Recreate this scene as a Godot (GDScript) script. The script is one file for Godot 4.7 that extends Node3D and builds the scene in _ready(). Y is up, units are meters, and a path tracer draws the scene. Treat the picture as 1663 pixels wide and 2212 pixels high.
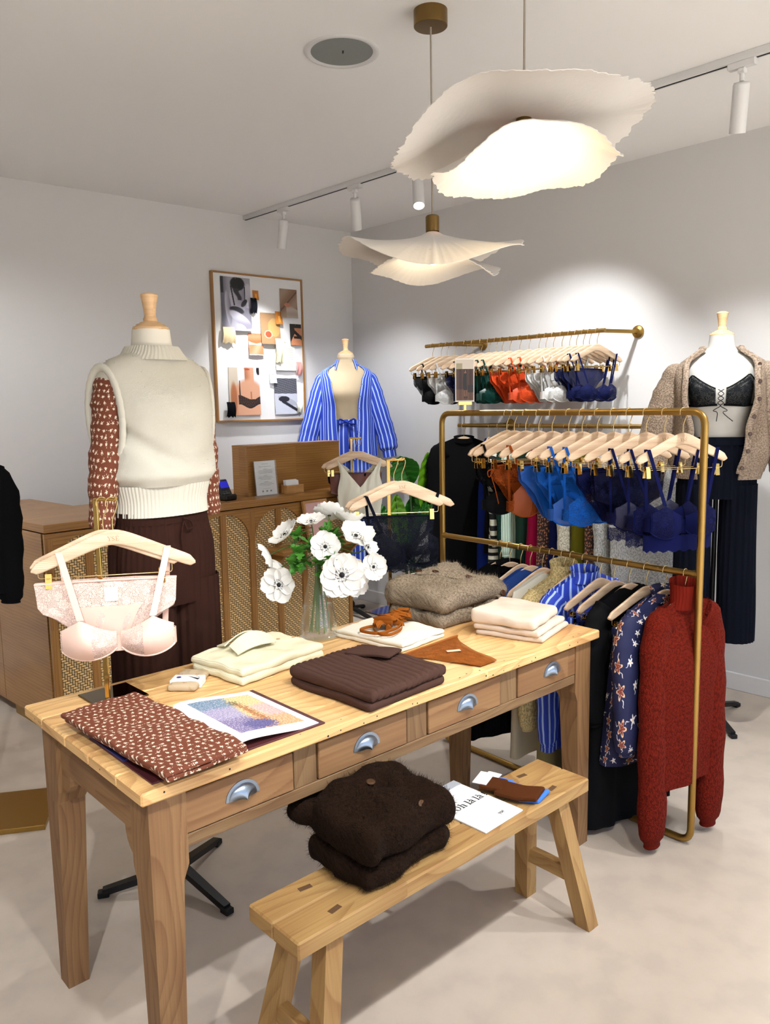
extends Node3D
# A boutique: old pine table, bench, brass rails of lingerie and clothes, three dressed mannequins, cane-fronted counter.

class Geo:
	var v := PackedVector3Array()
	var n := PackedVector3Array()
	var uv := PackedVector2Array()
	var ix := PackedInt32Array()
	var xf := Transform3D()
	var uvo := Vector2.ZERO
	func tri(a: int, b: int, c: int) -> void:
		# winds every triangle clockwise as seen from the side its normals point to
		var g := (v[b] - v[a]).cross(v[c] - v[a])
		if g.dot(n[a] + n[b] + n[c]) > 0.0:
			ix.append(a); ix.append(c); ix.append(b)
		else:
			ix.append(a); ix.append(b); ix.append(c)
	func quad(a: Vector3, b: Vector3, c: Vector3, d: Vector3, out: Vector3, us := 1.0, ax := -1) -> void:
		var m := (b - a).cross(d - a)
		if m.length_squared() < 1e-16:
			m = (c - b).cross(d - b)
		m = m.normalized()
		if m.dot(out) < 0.0:
			m = -m
		var k := v.size()
		var an := m.abs()
		for p in [a, b, c, d]:
			v.append(xf * p)
			n.append((xf.basis * m).normalized())
			var q := Vector2(p.x, p.z)
			if an.x > an.y and an.x >= an.z:
				q = Vector2(p.y, p.z) if ax == 1 else Vector2(p.z, p.y)
			elif an.z > an.y:
				q = Vector2(p.x, p.y) if ax != 1 else Vector2(p.y, p.x)
			elif ax == 2:
				q = Vector2(p.z, p.x)
			uv.append(q * us + uvo)
		tri(k, k + 1, k + 2)
		if c != d:
			tri(k, k + 2, k + 3)
	func box(size: Vector3, at := Vector3.ZERO, ch := 0.0, b := Basis(), ax := -1) -> Geo:
		# a box with chamfered edges
		var keep := xf
		xf = xf * Transform3D(b, at)
		var h := size * 0.5
		var i := h - Vector3.ONE * ch
		for s in [-1.0, 1.0]:
			quad(Vector3(s * h.x, -i.y, -i.z), Vector3(s * h.x, i.y, -i.z), Vector3(s * h.x, i.y, i.z), Vector3(s * h.x, -i.y, i.z), Vector3(s, 0, 0), 1.0, ax)
			quad(Vector3(-i.x, s * h.y, -i.z), Vector3(i.x, s * h.y, -i.z), Vector3(i.x, s * h.y, i.z), Vector3(-i.x, s * h.y, i.z), Vector3(0, s, 0), 1.0, ax)
			quad(Vector3(-i.x, -i.y, s * h.z), Vector3(i.x, -i.y, s * h.z), Vector3(i.x, i.y, s * h.z), Vector3(-i.x, i.y, s * h.z), Vector3(0, 0, s), 1.0, ax)
		if ch > 0.0:
			for s in [-1.0, 1.0]:
				for t in [-1.0, 1.0]:
					quad(Vector3(s * h.x, t * i.y, -i.z), Vector3(s * i.x, t * h.y, -i.z), Vector3(s * i.x, t * h.y, i.z), Vector3(s * h.x, t * i.y, i.z), Vector3(s, t, 0), 1.0, ax)
					quad(Vector3(s * h.x, -i.y, t * i.z), Vector3(s * i.x, -i.y, t * h.z), Vector3(s * i.x, i.y, t * h.z), Vector3(s * h.x, i.y, t * i.z), Vector3(s, 0, t), 1.0, ax)
					quad(Vector3(-i.x, s * h.y, t * i.z), Vector3(-i.x, s * i.y, t * h.z), Vector3(i.x, s * i.y, t * h.z), Vector3(i.x, s * h.y, t * i.z), Vector3(0, s, t), 1.0, ax)
					for w in [-1.0, 1.0]:
						var q := Vector3(s * i.x, t * i.y, w * h.z)
						quad(Vector3(s * h.x, t * i.y, w * i.z), Vector3(s * i.x, t * h.y, w * i.z), q, q, Vector3(s, t, w))
		xf = keep
		return self
	func hexa(p: Array) -> Geo:
		# eight corners: bottom 0-3 going round, top 4-7 above them
		var mid := Vector3.ZERO
		for q in p:
			mid += q / 8.0
		for f in [[0, 1, 2, 3], [4, 5, 6, 7], [0, 1, 5, 4], [1, 2, 6, 5], [2, 3, 7, 6], [3, 0, 4, 7]]:
			var c: Vector3 = (p[f[0]] + p[f[1]] + p[f[2]] + p[f[3]]) / 4.0
			quad(p[f[0]], p[f[1]], p[f[2]], p[f[3]], c - mid, 1.0, 1)
		return self
	func grid(p: PackedVector3Array, nu: int, nv: int, wrap := false, us := 1.0, vs := 1.0, flip := false, uvs := PackedVector2Array()) -> Geo:
		# p holds nv rows of nu points; a wrapped grid closes along u and needs no repeated column
		var k := v.size()
		var cols := nu + 1 if wrap else nu
		var mid := Vector3.ZERO
		for q in p:
			mid += q
		mid /= p.size()
		for j in nv:
			for i in cols:
				var a := i % nu
				var i0 := (a - 1 + nu) % nu if wrap else maxi(a - 1, 0)
				var i1 := (a + 1) % nu if wrap else mini(a + 1, nu - 1)
				var du := p[j * nu + i1] - p[j * nu + i0]
				var dv := p[mini(j + 1, nv - 1) * nu + a] - p[maxi(j - 1, 0) * nu + a]
				var m := du.cross(dv)
				if m.length_squared() < 1e-18:
					m = p[j * nu + a] - mid
					if flip:
						m = -m
				if flip:
					m = -m
				v.append(xf * p[j * nu + a])
				n.append((xf.basis * m).normalized())
				uv.append(uvs[j * nu + a] if uvs.size() else Vector2(float(i) / (cols - 1) * us, float(j) / maxi(nv - 1, 1) * vs))
		for j in nv - 1:
			for i in cols - 1:
				var a := k + j * cols + i
				tri(a, a + 1, a + cols + 1)
				tri(a, a + cols + 1, a + cols)
		return self
	func fan(p: PackedVector3Array, m: Vector3) -> Geo:
		# a flat convex cap
		var k := v.size()
		for q in p:
			v.append(xf * q)
			n.append((xf.basis * m).normalized())
			uv.append(Vector2(q.x, q.z if absf(m.y) > 0.5 else q.y))
		for i in range(1, p.size() - 1):
			tri(k, k + i, k + i + 1)
		return self
	func lathe(prof: Array, sides := 24, at := Vector3.ZERO, caps := true, b := Basis()) -> Geo:
		# profile of Vector2(radius, y), from the bottom up for outward normals
		var keep := xf
		xf = xf * Transform3D(b, at)
		var p := PackedVector3Array()
		var total := 0.0
		for j in prof.size():
			if j:
				total += prof[j].distance_to(prof[j - 1])
			for i in sides:
				var a := TAU * i / sides
				p.append(Vector3(cos(a) * prof[j].x, prof[j].y, -sin(a) * prof[j].x))
		grid(p, sides, prof.size(), true, 1.0, total)
		if caps:
			for e in [0, prof.size() - 1]:
				if prof[e].x > 1e-4:
					fan(p.slice(e * sides, (e + 1) * sides), Vector3(0, -1 if e == 0 else 1, 0))
		xf = keep
		return self
	func tube(path: PackedVector3Array, r, sides := 8, closed := false, caps := true, flat := 1.0, up := Vector3.ZERO) -> Geo:
		# sweeps a round (or flattened) section along a path; r is a number or one number per point
		var m := path.size()
		var p := PackedVector3Array()
		var t0 := (path[1] - path[0]).normalized()
		var nrm := up if up != Vector3.ZERO else (Vector3.UP if absf(t0.y) < 0.9 else Vector3.RIGHT)
		nrm = (nrm - t0 * nrm.dot(t0)).normalized()
		var last := t0
		var length := 0.0
		var wide := 0.0
		var ends := []
		for j in m:
			var a := path[(j - 1 + m) % m] if closed or j > 0 else path[j]
			var b := path[(j + 1) % m] if closed or j < m - 1 else path[j]
			var t := (b - a).normalized()
			var ax := last.cross(t)
			if ax.length() > 1e-6:
				nrm = nrm.rotated(ax.normalized(), last.angle_to(t))
			last = t
			nrm = (nrm - t * nrm.dot(t)).normalized()
			var bi := t.cross(nrm)
			var rad: float = r if r is float or r is int else r[j]
			wide = maxf(wide, rad)
			if j:
				length += path[j].distance_to(path[j - 1])
			for i in sides:
				var w := TAU * i / sides
				p.append(path[j] + nrm * (cos(w) * rad) + bi * (sin(w) * rad * flat))
			ends.append(t)
		if closed:
			for i in sides:
				p.append(p[i])
		grid(p, sides, m + 1 if closed else m, true, TAU * wide * (0.5 + 0.5 * flat), length)
		if caps and not closed:
			fan(p.slice(0, sides), -ends[0])
			fan(p.slice((m - 1) * sides, m * sides), ends[m - 1])
		return self
	func sheet(f: Callable, nu: int, nv: int, thick := 0.0015, us := 1.0, vs := 1.0) -> Geo:
		# a cloth or paper surface f(u, v) with a front, a back and edges
		var p := PackedVector3Array()
		for j in nv:
			for i in nu:
				p.append(f.call(float(i) / (nu - 1), float(j) / (nv - 1)))
		var k := v.size()
		grid(p, nu, nv, false, us, vs)
		var q := PackedVector3Array()
		var inv := xf.basis.inverse()
		for i in nu * nv:
			q.append(p[i] - (inv * n[k + i]).normalized() * thick)
		grid(q, nu, nv, false, us, vs, true)
		for e in 4:
			var rim := PackedVector3Array()
			var c := nu if e < 2 else nv
			for s in 2:
				for i in c:
					var at := i + (e % 2) * (nv - 1) * nu if e < 2 else i * nu + (e % 2) * (nu - 1)
					rim.append(p[at] if s == 0 else q[at])
			grid(rim, c, 2, false, us, 0.002)
		return self
	func soft(size: Vector3, r: float, at := Vector3.ZERO, seg := Vector3i(14, 4, 14), f = null, b := Basis()) -> Geo:
		# a box with round edges, displaced by f(point) -> point; for folded cloth
		var keep := xf
		xf = xf * Transform3D(b, at)
		var h := size * 0.5
		var inner := (h - Vector3.ONE * r).max(Vector3.ONE * 0.0005)
		for s in [-1.0, 1.0]:
			for a in 3:
				var u := (a + 1) % 3
				var w := (a + 2) % 3
				var nu := int(seg[u]) + 1
				var nv := int(seg[w]) + 1
				var p := PackedVector3Array()
				var uvs := PackedVector2Array()
				for j in nv:
					for i in nu:
						var q := Vector3.ZERO
						q[a] = s * h[a]
						q[u] = (smoothstep(0.0, 1.0, float(i) / (nu - 1)) * 0.5 + float(i) / (nu - 1) * 0.5) * 2.0 * h[u] - h[u]
						q[w] = (smoothstep(0.0, 1.0, float(j) / (nv - 1)) * 0.5 + float(j) / (nv - 1) * 0.5) * 2.0 * h[w] - h[w]
						var c := q.clamp(-inner, inner)
						var d := q - c
						var pt := c + d.normalized() * minf(r, h[h.min_axis_index()]) if d.length() > 1e-7 else q
						if f != null:
							pt = f.call(pt)
						p.append(pt)
						uvs.append(Vector2(q.x, q.z) + Vector2(0.3, 1.0) * q.y)
				grid(p, nu, nv, false, 1, 1, s < 0, uvs)
		xf = keep
		return self
	func prism(poly: PackedVector2Array, depth: float, ch := 0.0, at := Vector3.ZERO, b := Basis()) -> Geo:
		# an outline in x, y given thickness along z, its edges chamfered
		var keep := xf
		xf = xf * Transform3D(b, at)
		var inner := poly
		if ch > 0.0:
			var off := Geometry2D.offset_polygon(poly, -ch, Geometry2D.JOIN_MITER)
			if off.size() and off[0].size() == poly.size():
				inner = off[0]
				var best := 0
				for i in inner.size():
					if inner[i].distance_squared_to(poly[0]) < inner[best].distance_squared_to(poly[0]):
						best = i
				var turned := PackedVector2Array()
				for i in inner.size():
					turned.append(inner[(i + best) % inner.size()])
				inner = turned
			else:
				ch = 0.0
		var idx := Geometry2D.triangulate_polygon(inner)
		for s in [-1.0, 1.0]:
			var k := v.size()
			for q in inner:
				v.append(xf * Vector3(q.x, q.y, s * depth * 0.5))
				n.append((xf.basis * Vector3(0, 0, s)).normalized())
				uv.append(q)
			for i in range(0, idx.size(), 3):
				tri(k + idx[i], k + idx[i + 1], k + idx[i + 2])
		var m := poly.size()
		var sign_ := 1.0 if Geometry2D.is_polygon_clockwise(poly) else -1.0
		for i in m:
			var a := poly[i]
			var c := poly[(i + 1) % m]
			var ia := inner[i]
			var ic := inner[(i + 1) % m]
			var e := (c - a).normalized()
			var out := Vector3(-e.y, e.x, 0) * sign_
			var z := depth * 0.5
			var y := z - ch
			quad(Vector3(a.x, a.y, -y), Vector3(c.x, c.y, -y), Vector3(c.x, c.y, y), Vector3(a.x, a.y, y), out)
			if ch > 0.0:
				for s in [-1.0, 1.0]:
					quad(Vector3(a.x, a.y, s * y), Vector3(c.x, c.y, s * y), Vector3(ic.x, ic.y, s * z), Vector3(ia.x, ia.y, s * z), out + Vector3(0, 0, s))
		xf = keep
		return self
	func ball(r: Vector3, at := Vector3.ZERO, seg := 10, b := Basis()) -> Geo:
		var prof := []
		for j in seg + 1:
			var a := PI * j / seg - PI / 2
			prof.append(Vector2(maxf(cos(a), 0.0), sin(a)))
		return lathe(prof, seg * 2, at, false, b * Basis.from_scale(r))
	func mesh() -> ArrayMesh:
		var a := []
		a.resize(Mesh.ARRAY_MAX)
		a[Mesh.ARRAY_VERTEX] = v
		a[Mesh.ARRAY_NORMAL] = n
		a[Mesh.ARRAY_TEX_UV] = uv
		a[Mesh.ARRAY_INDEX] = ix
		var m := ArrayMesh.new()
		m.add_surface_from_arrays(Mesh.PRIMITIVE_TRIANGLES, a)
		return m

var M := {}
var taken := {}
var rng := RandomNumberGenerator.new()
var shared := {}

func numbered(called: String) -> String:
	if not taken.has(called):
		taken[called] = 0
		return called
	taken[called] += 1
	return "%s_%03d" % [called, taken[called]]

func tag(o: Node3D, label: String, category: String, group := "") -> Node3D:
	o.set_meta("label", label)
	o.set_meta("category", category)
	if group:
		o.set_meta("group", group)
	return o

func thing(called: String, label: String, category: String, group := "", at := Vector3.ZERO, turn := 0.0) -> Node3D:
	var o := Node3D.new()
	o.name = numbered(called)
	add_child(o)
	o.position = at
	o.rotation.y = turn
	tag(o, label, category, group)
	return o

func part(parent: Node3D, called: String, g, m: Material, xf := Transform3D()) -> MeshInstance3D:
	var o := MeshInstance3D.new()
	o.mesh = g.mesh() if g is Geo else g
	o.material_override = m
	o.name = called
	o.transform = xf
	parent.add_child(o, true)
	return o

func solo(called: String, g, m: Material, label: String, category: String, group := "", xf := Transform3D()) -> MeshInstance3D:
	var o := part(self, numbered(called), g, m, xf)
	tag(o, label, category, group)
	return o

func structure(called: String, g, m: Material) -> MeshInstance3D:
	var o := part(self, called, g, m)
	o.set_meta("kind", "structure")
	return o

func copy(src: Node3D, label: String, xf: Transform3D) -> Node3D:
	var o: Node3D = src.duplicate()
	o.name = numbered(String(src.name).rstrip("0123456789").rstrip("_"))
	add_child(o)
	o.transform = xf
	o.set_meta("label", label)
	return o

func pts(a: Array) -> PackedVector3Array:
	return PackedVector3Array(a)

func curve(a: Array, per := 6) -> PackedVector3Array:
	# a smooth path through the points
	var out := PackedVector3Array()
	for i in a.size() - 1:
		var p0: Vector3 = a[maxi(i - 1, 0)]
		var p3: Vector3 = a[mini(i + 2, a.size() - 1)]
		for k in per:
			out.append((a[i] as Vector3).cubic_interpolate(a[i + 1], p0, p3, float(k) / per))
	out.append(a[-1])
	return out

func rounded(a: Array, r: float, steps := 6) -> PackedVector3Array:
	# a polyline whose corners are rounded to radius r
	var out := PackedVector3Array()
	out.append(a[0])
	for i in range(1, a.size() - 1):
		var p: Vector3 = a[i]
		var d0: Vector3 = (a[i - 1] - p).normalized()
		var d1: Vector3 = (a[i + 1] - p).normalized()
		var s := p + d0 * r
		var e := p + d1 * r
		for k in steps + 1:
			var t := float(k) / steps
			out.append(s.lerp(p, t).lerp(p.lerp(e, t), t))
	out.append(a[-1])
	return out

func interp(keys: Array, t: float) -> float:
	# piecewise linear, smoothed: keys of [t, value]
	if t <= keys[0][0]:
		return keys[0][1]
	for i in keys.size() - 1:
		if t <= keys[i + 1][0]:
			var w: float = (t - keys[i][0]) / (keys[i + 1][0] - keys[i][0])
			return lerpf(keys[i][1], keys[i + 1][1], w * w * (3.0 - 2.0 * w))
	return keys[-1][1]

func noise(sd: int, freq: float, type := FastNoiseLite.TYPE_SIMPLEX_SMOOTH, oct := 3) -> FastNoiseLite:
	var f := FastNoiseLite.new()
	f.seed = sd
	f.frequency = freq
	f.noise_type = type
	f.fractal_octaves = oct
	if oct <= 1:
		f.fractal_type = FastNoiseLite.FRACTAL_NONE
	return f

func ntex(f: FastNoiseLite, size := 512, cols: Array = [], offs: Array = [], normal := 0.0) -> NoiseTexture2D:
	var t := NoiseTexture2D.new()
	t.width = size
	t.height = size
	t.seamless = true
	t.noise = f
	if cols.size():
		var g := Gradient.new()
		g.colors = PackedColorArray(cols)
		g.offsets = PackedFloat32Array(offs)
		t.color_ramp = g
	if normal > 0.0:
		t.as_normal_map = true
		t.bump_strength = normal
	return t

func paint(w: int, h: int, f: Callable) -> Image:
	var d := PackedByteArray()
	d.resize(w * h * 4)
	for y in h:
		for x in w:
			var c: Color = f.call(x, y)
			var k := (y * w + x) * 4
			d[k] = clampi(int(c.r * 255.0), 0, 255)
			d[k + 1] = clampi(int(c.g * 255.0), 0, 255)
			d[k + 2] = clampi(int(c.b * 255.0), 0, 255)
			d[k + 3] = clampi(int(c.a * 255.0), 0, 255)
	return Image.create_from_data(w, h, false, Image.FORMAT_RGBA8, d)

func tex(im: Image) -> ImageTexture:
	return ImageTexture.create_from_image(im)

func mat(key: String, col: Color, rough := 0.8, o := {}) -> StandardMaterial3D:
	if M.has(key):
		return M[key]
	var m := StandardMaterial3D.new()
	m.resource_name = key
	m.albedo_color = col
	m.roughness = rough
	m.cull_mode = BaseMaterial3D.CULL_DISABLED
	for k in o:
		match k:
			"tex":
				m.albedo_texture = o[k]
			"normal":
				m.normal_enabled = true
				m.normal_texture = o[k]
			"nscale":
				m.normal_scale = o[k]
			"scale":
				m.uv1_scale = o[k]
			"tri":
				m.uv1_triplanar = true
			"metal":
				m.metallic = o[k]
			"spec":
				m.metallic_specular = o[k]
			"alpha":
				m.transparency = BaseMaterial3D.TRANSPARENCY_ALPHA
			"backlight":
				m.backlight_enabled = true
				m.backlight = o[k]
			"rim":
				m.rim_enabled = true
				m.rim = o[k]
				m.rim_tint = 0.6
			"coat":
				m.clearcoat_enabled = true
				m.clearcoat = o[k]
				m.clearcoat_roughness = 0.25
			"emit":
				m.emission_enabled = true
				m.emission = o[k][0]
				m.emission_energy_multiplier = o[k][1]
			"offset":
				m.uv1_offset = o[k]
	M[key] = m
	return m

func variant(key: String, base: String, col: Color) -> StandardMaterial3D:
	# the same surface in another colour
	if not M.has(key):
		M[key] = M[base].duplicate()
		M[key].resource_name = key
		M[key].albedo_color = col
	return M[key]

func wood_image(sd: int, rings: float, warp: float, w := 768, h := 256) -> Image:
	# long-grained boards: growth rings cut along the grain, with fine fibres
	var a := noise(sd, 0.0035, FastNoiseLite.TYPE_SIMPLEX_SMOOTH, 2)
	var b := noise(sd + 7, 0.02, FastNoiseLite.TYPE_SIMPLEX_SMOOTH, 2)
	var c := noise(sd + 9, 0.004, FastNoiseLite.TYPE_SIMPLEX_SMOOTH, 2)
	var d := PackedByteArray()
	d.resize(w * h * 3)
	for y in h:
		for x in w:
			var r := y * rings / h + a.get_noise_2d(x * 0.55, y * 1.3) * warp
			var f := r - floorf(r)
			var late := pow(f, 3.0) * (1.0 - smoothstep(0.94, 1.0, f))
			var fib := b.get_noise_2d(x * 0.25, y * 14.0)
			var blot := c.get_noise_2d(x, y * 3.0 + 300.0)
			var t := clampf(0.21 * late + 0.09 * fib + 0.13 * blot, -0.3, 0.6)
			var k := (y * w + x) * 3
			d[k] = clampi(int((0.93 - 0.62 * t) * 255.0), 0, 255)
			d[k + 1] = clampi(int((0.92 - 0.86 * t) * 255.0), 0, 255)
			d[k + 2] = clampi(int((0.90 - 1.02 * t) * 255.0), 0, 255)
	return Image.create_from_data(w, h, false, Image.FORMAT_RGB8, d)

func make_materials() -> void:
	var pine := tex(wood_image(3, 9.0, 3.4))
	var oak := tex(wood_image(21, 26.0, 1.5, 512, 256))
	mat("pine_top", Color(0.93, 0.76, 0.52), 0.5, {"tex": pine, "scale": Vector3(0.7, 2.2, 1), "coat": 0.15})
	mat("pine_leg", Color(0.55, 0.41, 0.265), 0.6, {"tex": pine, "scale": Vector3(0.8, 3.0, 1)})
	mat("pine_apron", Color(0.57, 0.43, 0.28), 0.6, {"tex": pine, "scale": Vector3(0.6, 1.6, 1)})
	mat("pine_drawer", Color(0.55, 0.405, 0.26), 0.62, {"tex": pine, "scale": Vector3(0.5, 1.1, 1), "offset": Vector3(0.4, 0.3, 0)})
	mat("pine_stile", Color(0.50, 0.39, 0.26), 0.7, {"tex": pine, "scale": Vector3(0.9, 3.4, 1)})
	mat("bench_wood", Color(0.68, 0.54, 0.335), 0.65, {"tex": pine, "scale": Vector3(0.7, 2.0, 1), "offset": Vector3(0.2, 0.6, 0)})
	mat("bench_dark", Color(0.40, 0.29, 0.17), 0.75, {"tex": pine, "scale": Vector3(2.0, 6.0, 1)})
	mat("oak", Color(0.66, 0.475, 0.235), 0.42, {"tex": oak, "scale": Vector3(0.8, 2.5, 1), "coat": 0.3})
	mat("oak_face", Color(0.66, 0.475, 0.235), 0.38, {"tex": oak, "scale": Vector3(0.8, 2.5, 1), "tri": true, "coat": 0.35})
	mat("beech", Color(0.93, 0.825, 0.71), 0.5, {"tex": oak, "scale": Vector3(2.0, 10.0, 1)})
	mat("beech_block", Color(0.92, 0.77, 0.59), 0.45, {"tex": oak, "scale": Vector3(3.0, 10.0, 1), "tri": true})
	mat("pale_wood", Color(0.80, 0.61, 0.38), 0.55, {"tex": oak, "scale": Vector3(3.0, 9.0, 1), "tri": true})
	mat("brass", Color(0.63, 0.50, 0.26), 0.32, {"metal": 0.9})
	mat("brass_bright", Color(0.86, 0.72, 0.42), 0.14, {"metal": 1.0})
	mat("brass_mirror", Color(0.42, 0.35, 0.22), 0.06, {"metal": 1.0})
	mat("wire_gold", Color(0.80, 0.70, 0.50), 0.22, {"metal": 1.0})
	mat("cup_steel", Color(0.55, 0.60, 0.66), 0.33, {"metal": 0.95})
	mat("black_iron", Color(0.035, 0.037, 0.042), 0.45, {"metal": 0.3})
	mat("white_metal", Color(0.84, 0.84, 0.84), 0.45)
	mat("dark_slot", Color(0.03, 0.03, 0.03), 0.7)
	mat("ink", Color(0.06, 0.06, 0.08), 0.7)
	mat("white_paper", Color(0.9, 0.9, 0.9), 0.75)
	mat("neck_cloth", Color(0.88, 0.86, 0.80), 0.85)

func build_room() -> void:
	var wn := ntex(noise(5, 0.05), 256, [], [], 1.2)
	var wall := mat("wall_paint", Color(0.825, 0.82, 0.815), 0.9, {"normal": wn, "nscale": 0.12, "tri": true, "scale": Vector3(3, 3, 3)})
	var ceil := mat("ceiling_paint", Color(0.94, 0.94, 0.935), 0.9, {"normal": wn, "nscale": 0.1, "tri": true, "scale": Vector3(2, 2, 2)})
	var fn := ntex(noise(11, 0.012, FastNoiseLite.TYPE_SIMPLEX_SMOOTH, 5), 1024, [Color(0.95, 0.95, 0.955), Color(0.985, 0.985, 0.98), Color(1, 1, 1)], [0.2, 0.5, 0.8])
	var floor_m := mat("floor_microcement", Color(0.75, 0.70, 0.645), 0.5, {"tex": fn, "tri": true, "scale": Vector3(0.5, 0.5, 0.5), "normal": ntex(noise(12, 0.06), 512, [], [], 1.0), "nscale": 0.1})
	var skirt := mat("skirting_paint", Color(0.86, 0.855, 0.85), 0.5)
	var WX := 4.246
	structure("floor", Geo.new().box(Vector3(9.0, 0.2, 9.6), Vector3(1.0, -0.1, -1.2)), floor_m)
	structure("ceiling", Geo.new().box(Vector3(9.0, 0.2, 9.6), Vector3(1.0, 3.0, -1.2)), ceil)
	structure("wall_right", Geo.new().box(Vector3(0.2, 3.0, 9.6), Vector3(WX + 0.1, 1.45, -1.2)), wall)
	var turn := Basis(Vector3.UP, -0.061)
	var corner := Vector3(WX, 1.45, -4.79)
	structure("wall_back", Geo.new().box(Vector3(8.0, 3.0, 0.2), corner + turn * Vector3(-3.85, 0, -0.1), 0.0, turn), wall)
	structure("wall_left", Geo.new().box(Vector3(0.2, 3.0, 9.6), Vector3(-2.4, 1.45, -1.2)), wall)
	# the street side, behind the camera: two shop windows in a wall
	var g := Geo.new()
	var z := 3.0
	for c in [[-2.4, -1.6], [1.0, 1.4], [4.0, 4.4]]:
		g.box(Vector3(c[1] - c[0], 3.0, 0.2), Vector3((c[0] + c[1]) / 2, 1.45, z))
	for c in [[-1.6, 1.0], [1.4, 4.0]]:
		g.box(Vector3(c[1] - c[0], 0.3, 0.2), Vector3((c[0] + c[1]) / 2, 0.1, z))
		g.box(Vector3(c[1] - c[0], 0.3, 0.2), Vector3((c[0] + c[1]) / 2, 2.8, z))
	structure("wall_front", g, wall)
	var glass := mat("window_glass", Color(0.95, 0.98, 0.97, 0.06), 0.02, {"alpha": 1})
	var k := 1
	for c in [[-1.6, 1.0], [1.4, 4.0]]:
		var w := structure("window_%d" % k, Geo.new().box(Vector3(c[1] - c[0], 2.4, 0.01), Vector3((c[0] + c[1]) / 2, 1.45, z)), glass)
		var f := Geo.new()
		for s in [c[0] + 0.02, c[1] - 0.02]:
			f.box(Vector3(0.04, 2.4, 0.06), Vector3(s, 1.45, z))
		for s in [0.27, 2.63]:
			f.box(Vector3(c[1] - c[0] - 0.08, 0.04, 0.06), Vector3((c[0] + c[1]) / 2, s, z))
		part(w, "window_frame", f, M.black_iron)
		k += 1
	structure("baseboard_right", Geo.new().box(Vector3(0.018, 0.095, 8.0), Vector3(WX - 0.009, 0.0475, -0.8), 0.003), skirt)
	structure("baseboard_back", Geo.new().box(Vector3(6.6, 0.095, 0.018), corner + turn * Vector3(-3.3, -1.4025, 0.009), 0.003, turn), skirt)

func spot_fixture(at: Vector3, aim: Vector3, energy: float, angle: float, label: String, cast := true) -> void:
	# a white cylinder head on a short stem under the track
	var t := thing("track_spotlight", label, "spotlight", "white track spotlights", at)
	part(t, "adapter", Geo.new().box(Vector3(0.032, 0.026, 0.11), Vector3(0, -0.013, 0.0), 0.004).box(Vector3(0.026, 0.022, 0.03), Vector3(0, -0.036, 0), 0.004), M.white_metal)
	part(t, "stem", Geo.new().lathe([Vector2(0.009, -0.075), Vector2(0.009, -0.045)], 10), M.white_metal)
	var dir := (aim - (at + Vector3(0, -0.09, 0))).normalized()
	var b := Basis(Quaternion(Vector3.DOWN, dir))
	var x := Transform3D(b, Vector3(0, -0.075, 0))
	var L := 0.185
	part(t, "head", Geo.new().lathe([Vector2(0.030, -L), Vector2(0.0315, -L + 0.002), Vector2(0.0315, -0.012), Vector2(0.028, -0.003), Vector2(0.0, 0.0)], 24, Vector3.ZERO, false).lathe([Vector2(0.0, -L + 0.022), Vector2(0.026, -L + 0.02), Vector2(0.030, -L)], 24, Vector3.ZERO, false), M.white_metal, x)
	var lens := part(t, "lens_lamp", Geo.new().lathe([Vector2(0.0, -L + 0.012), Vector2(0.025, -L + 0.012)], 20, Vector3.ZERO, false), M.spot_lens, x)
	if cast:
		var s := SpotLight3D.new()
		s.name = "beam"
		s.light_color = Color(0.99, 0.995, 1.0)
		s.light_energy = energy
		s.spot_angle = angle
		s.spot_angle_attenuation = 0.75
		s.spot_range = 12.0
		s.spot_attenuation = 2.0
		s.light_size = 0.026
		s.shadow_enabled = true
		t.add_child(s)
		s.look_at_from_position(at + Vector3(0, -0.075, 0) + dir * (L + 0.01), aim + Vector3(0.001, 0, 0.0013))
	lens.set_meta("label", "glowing lens")

func track(called: String, label: String, a: Vector3, b: Vector3) -> void:
	var t := thing(called, label, "light track", "ceiling light tracks", a)
	var d := b - a
	var bs := Basis(Quaternion(Vector3(0, 0, 1), d.normalized()))
	part(t, "rail", Geo.new().box(Vector3(0.036, 0.03, d.length()), d / 2 + Vector3(0, -0.015, 0), 0.002, bs), M.white_metal)
	part(t, "slot", Geo.new().box(Vector3(0.010, 0.002, d.length() - 0.04), d / 2 + Vector3(0, -0.0305, 0), 0.0, bs), M.dark_slot)
	part(t, "end_cap", Geo.new().box(Vector3(0.038, 0.032, 0.012), Vector3(0, -0.016, 0), 0.002, bs), M.white_metal)

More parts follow.
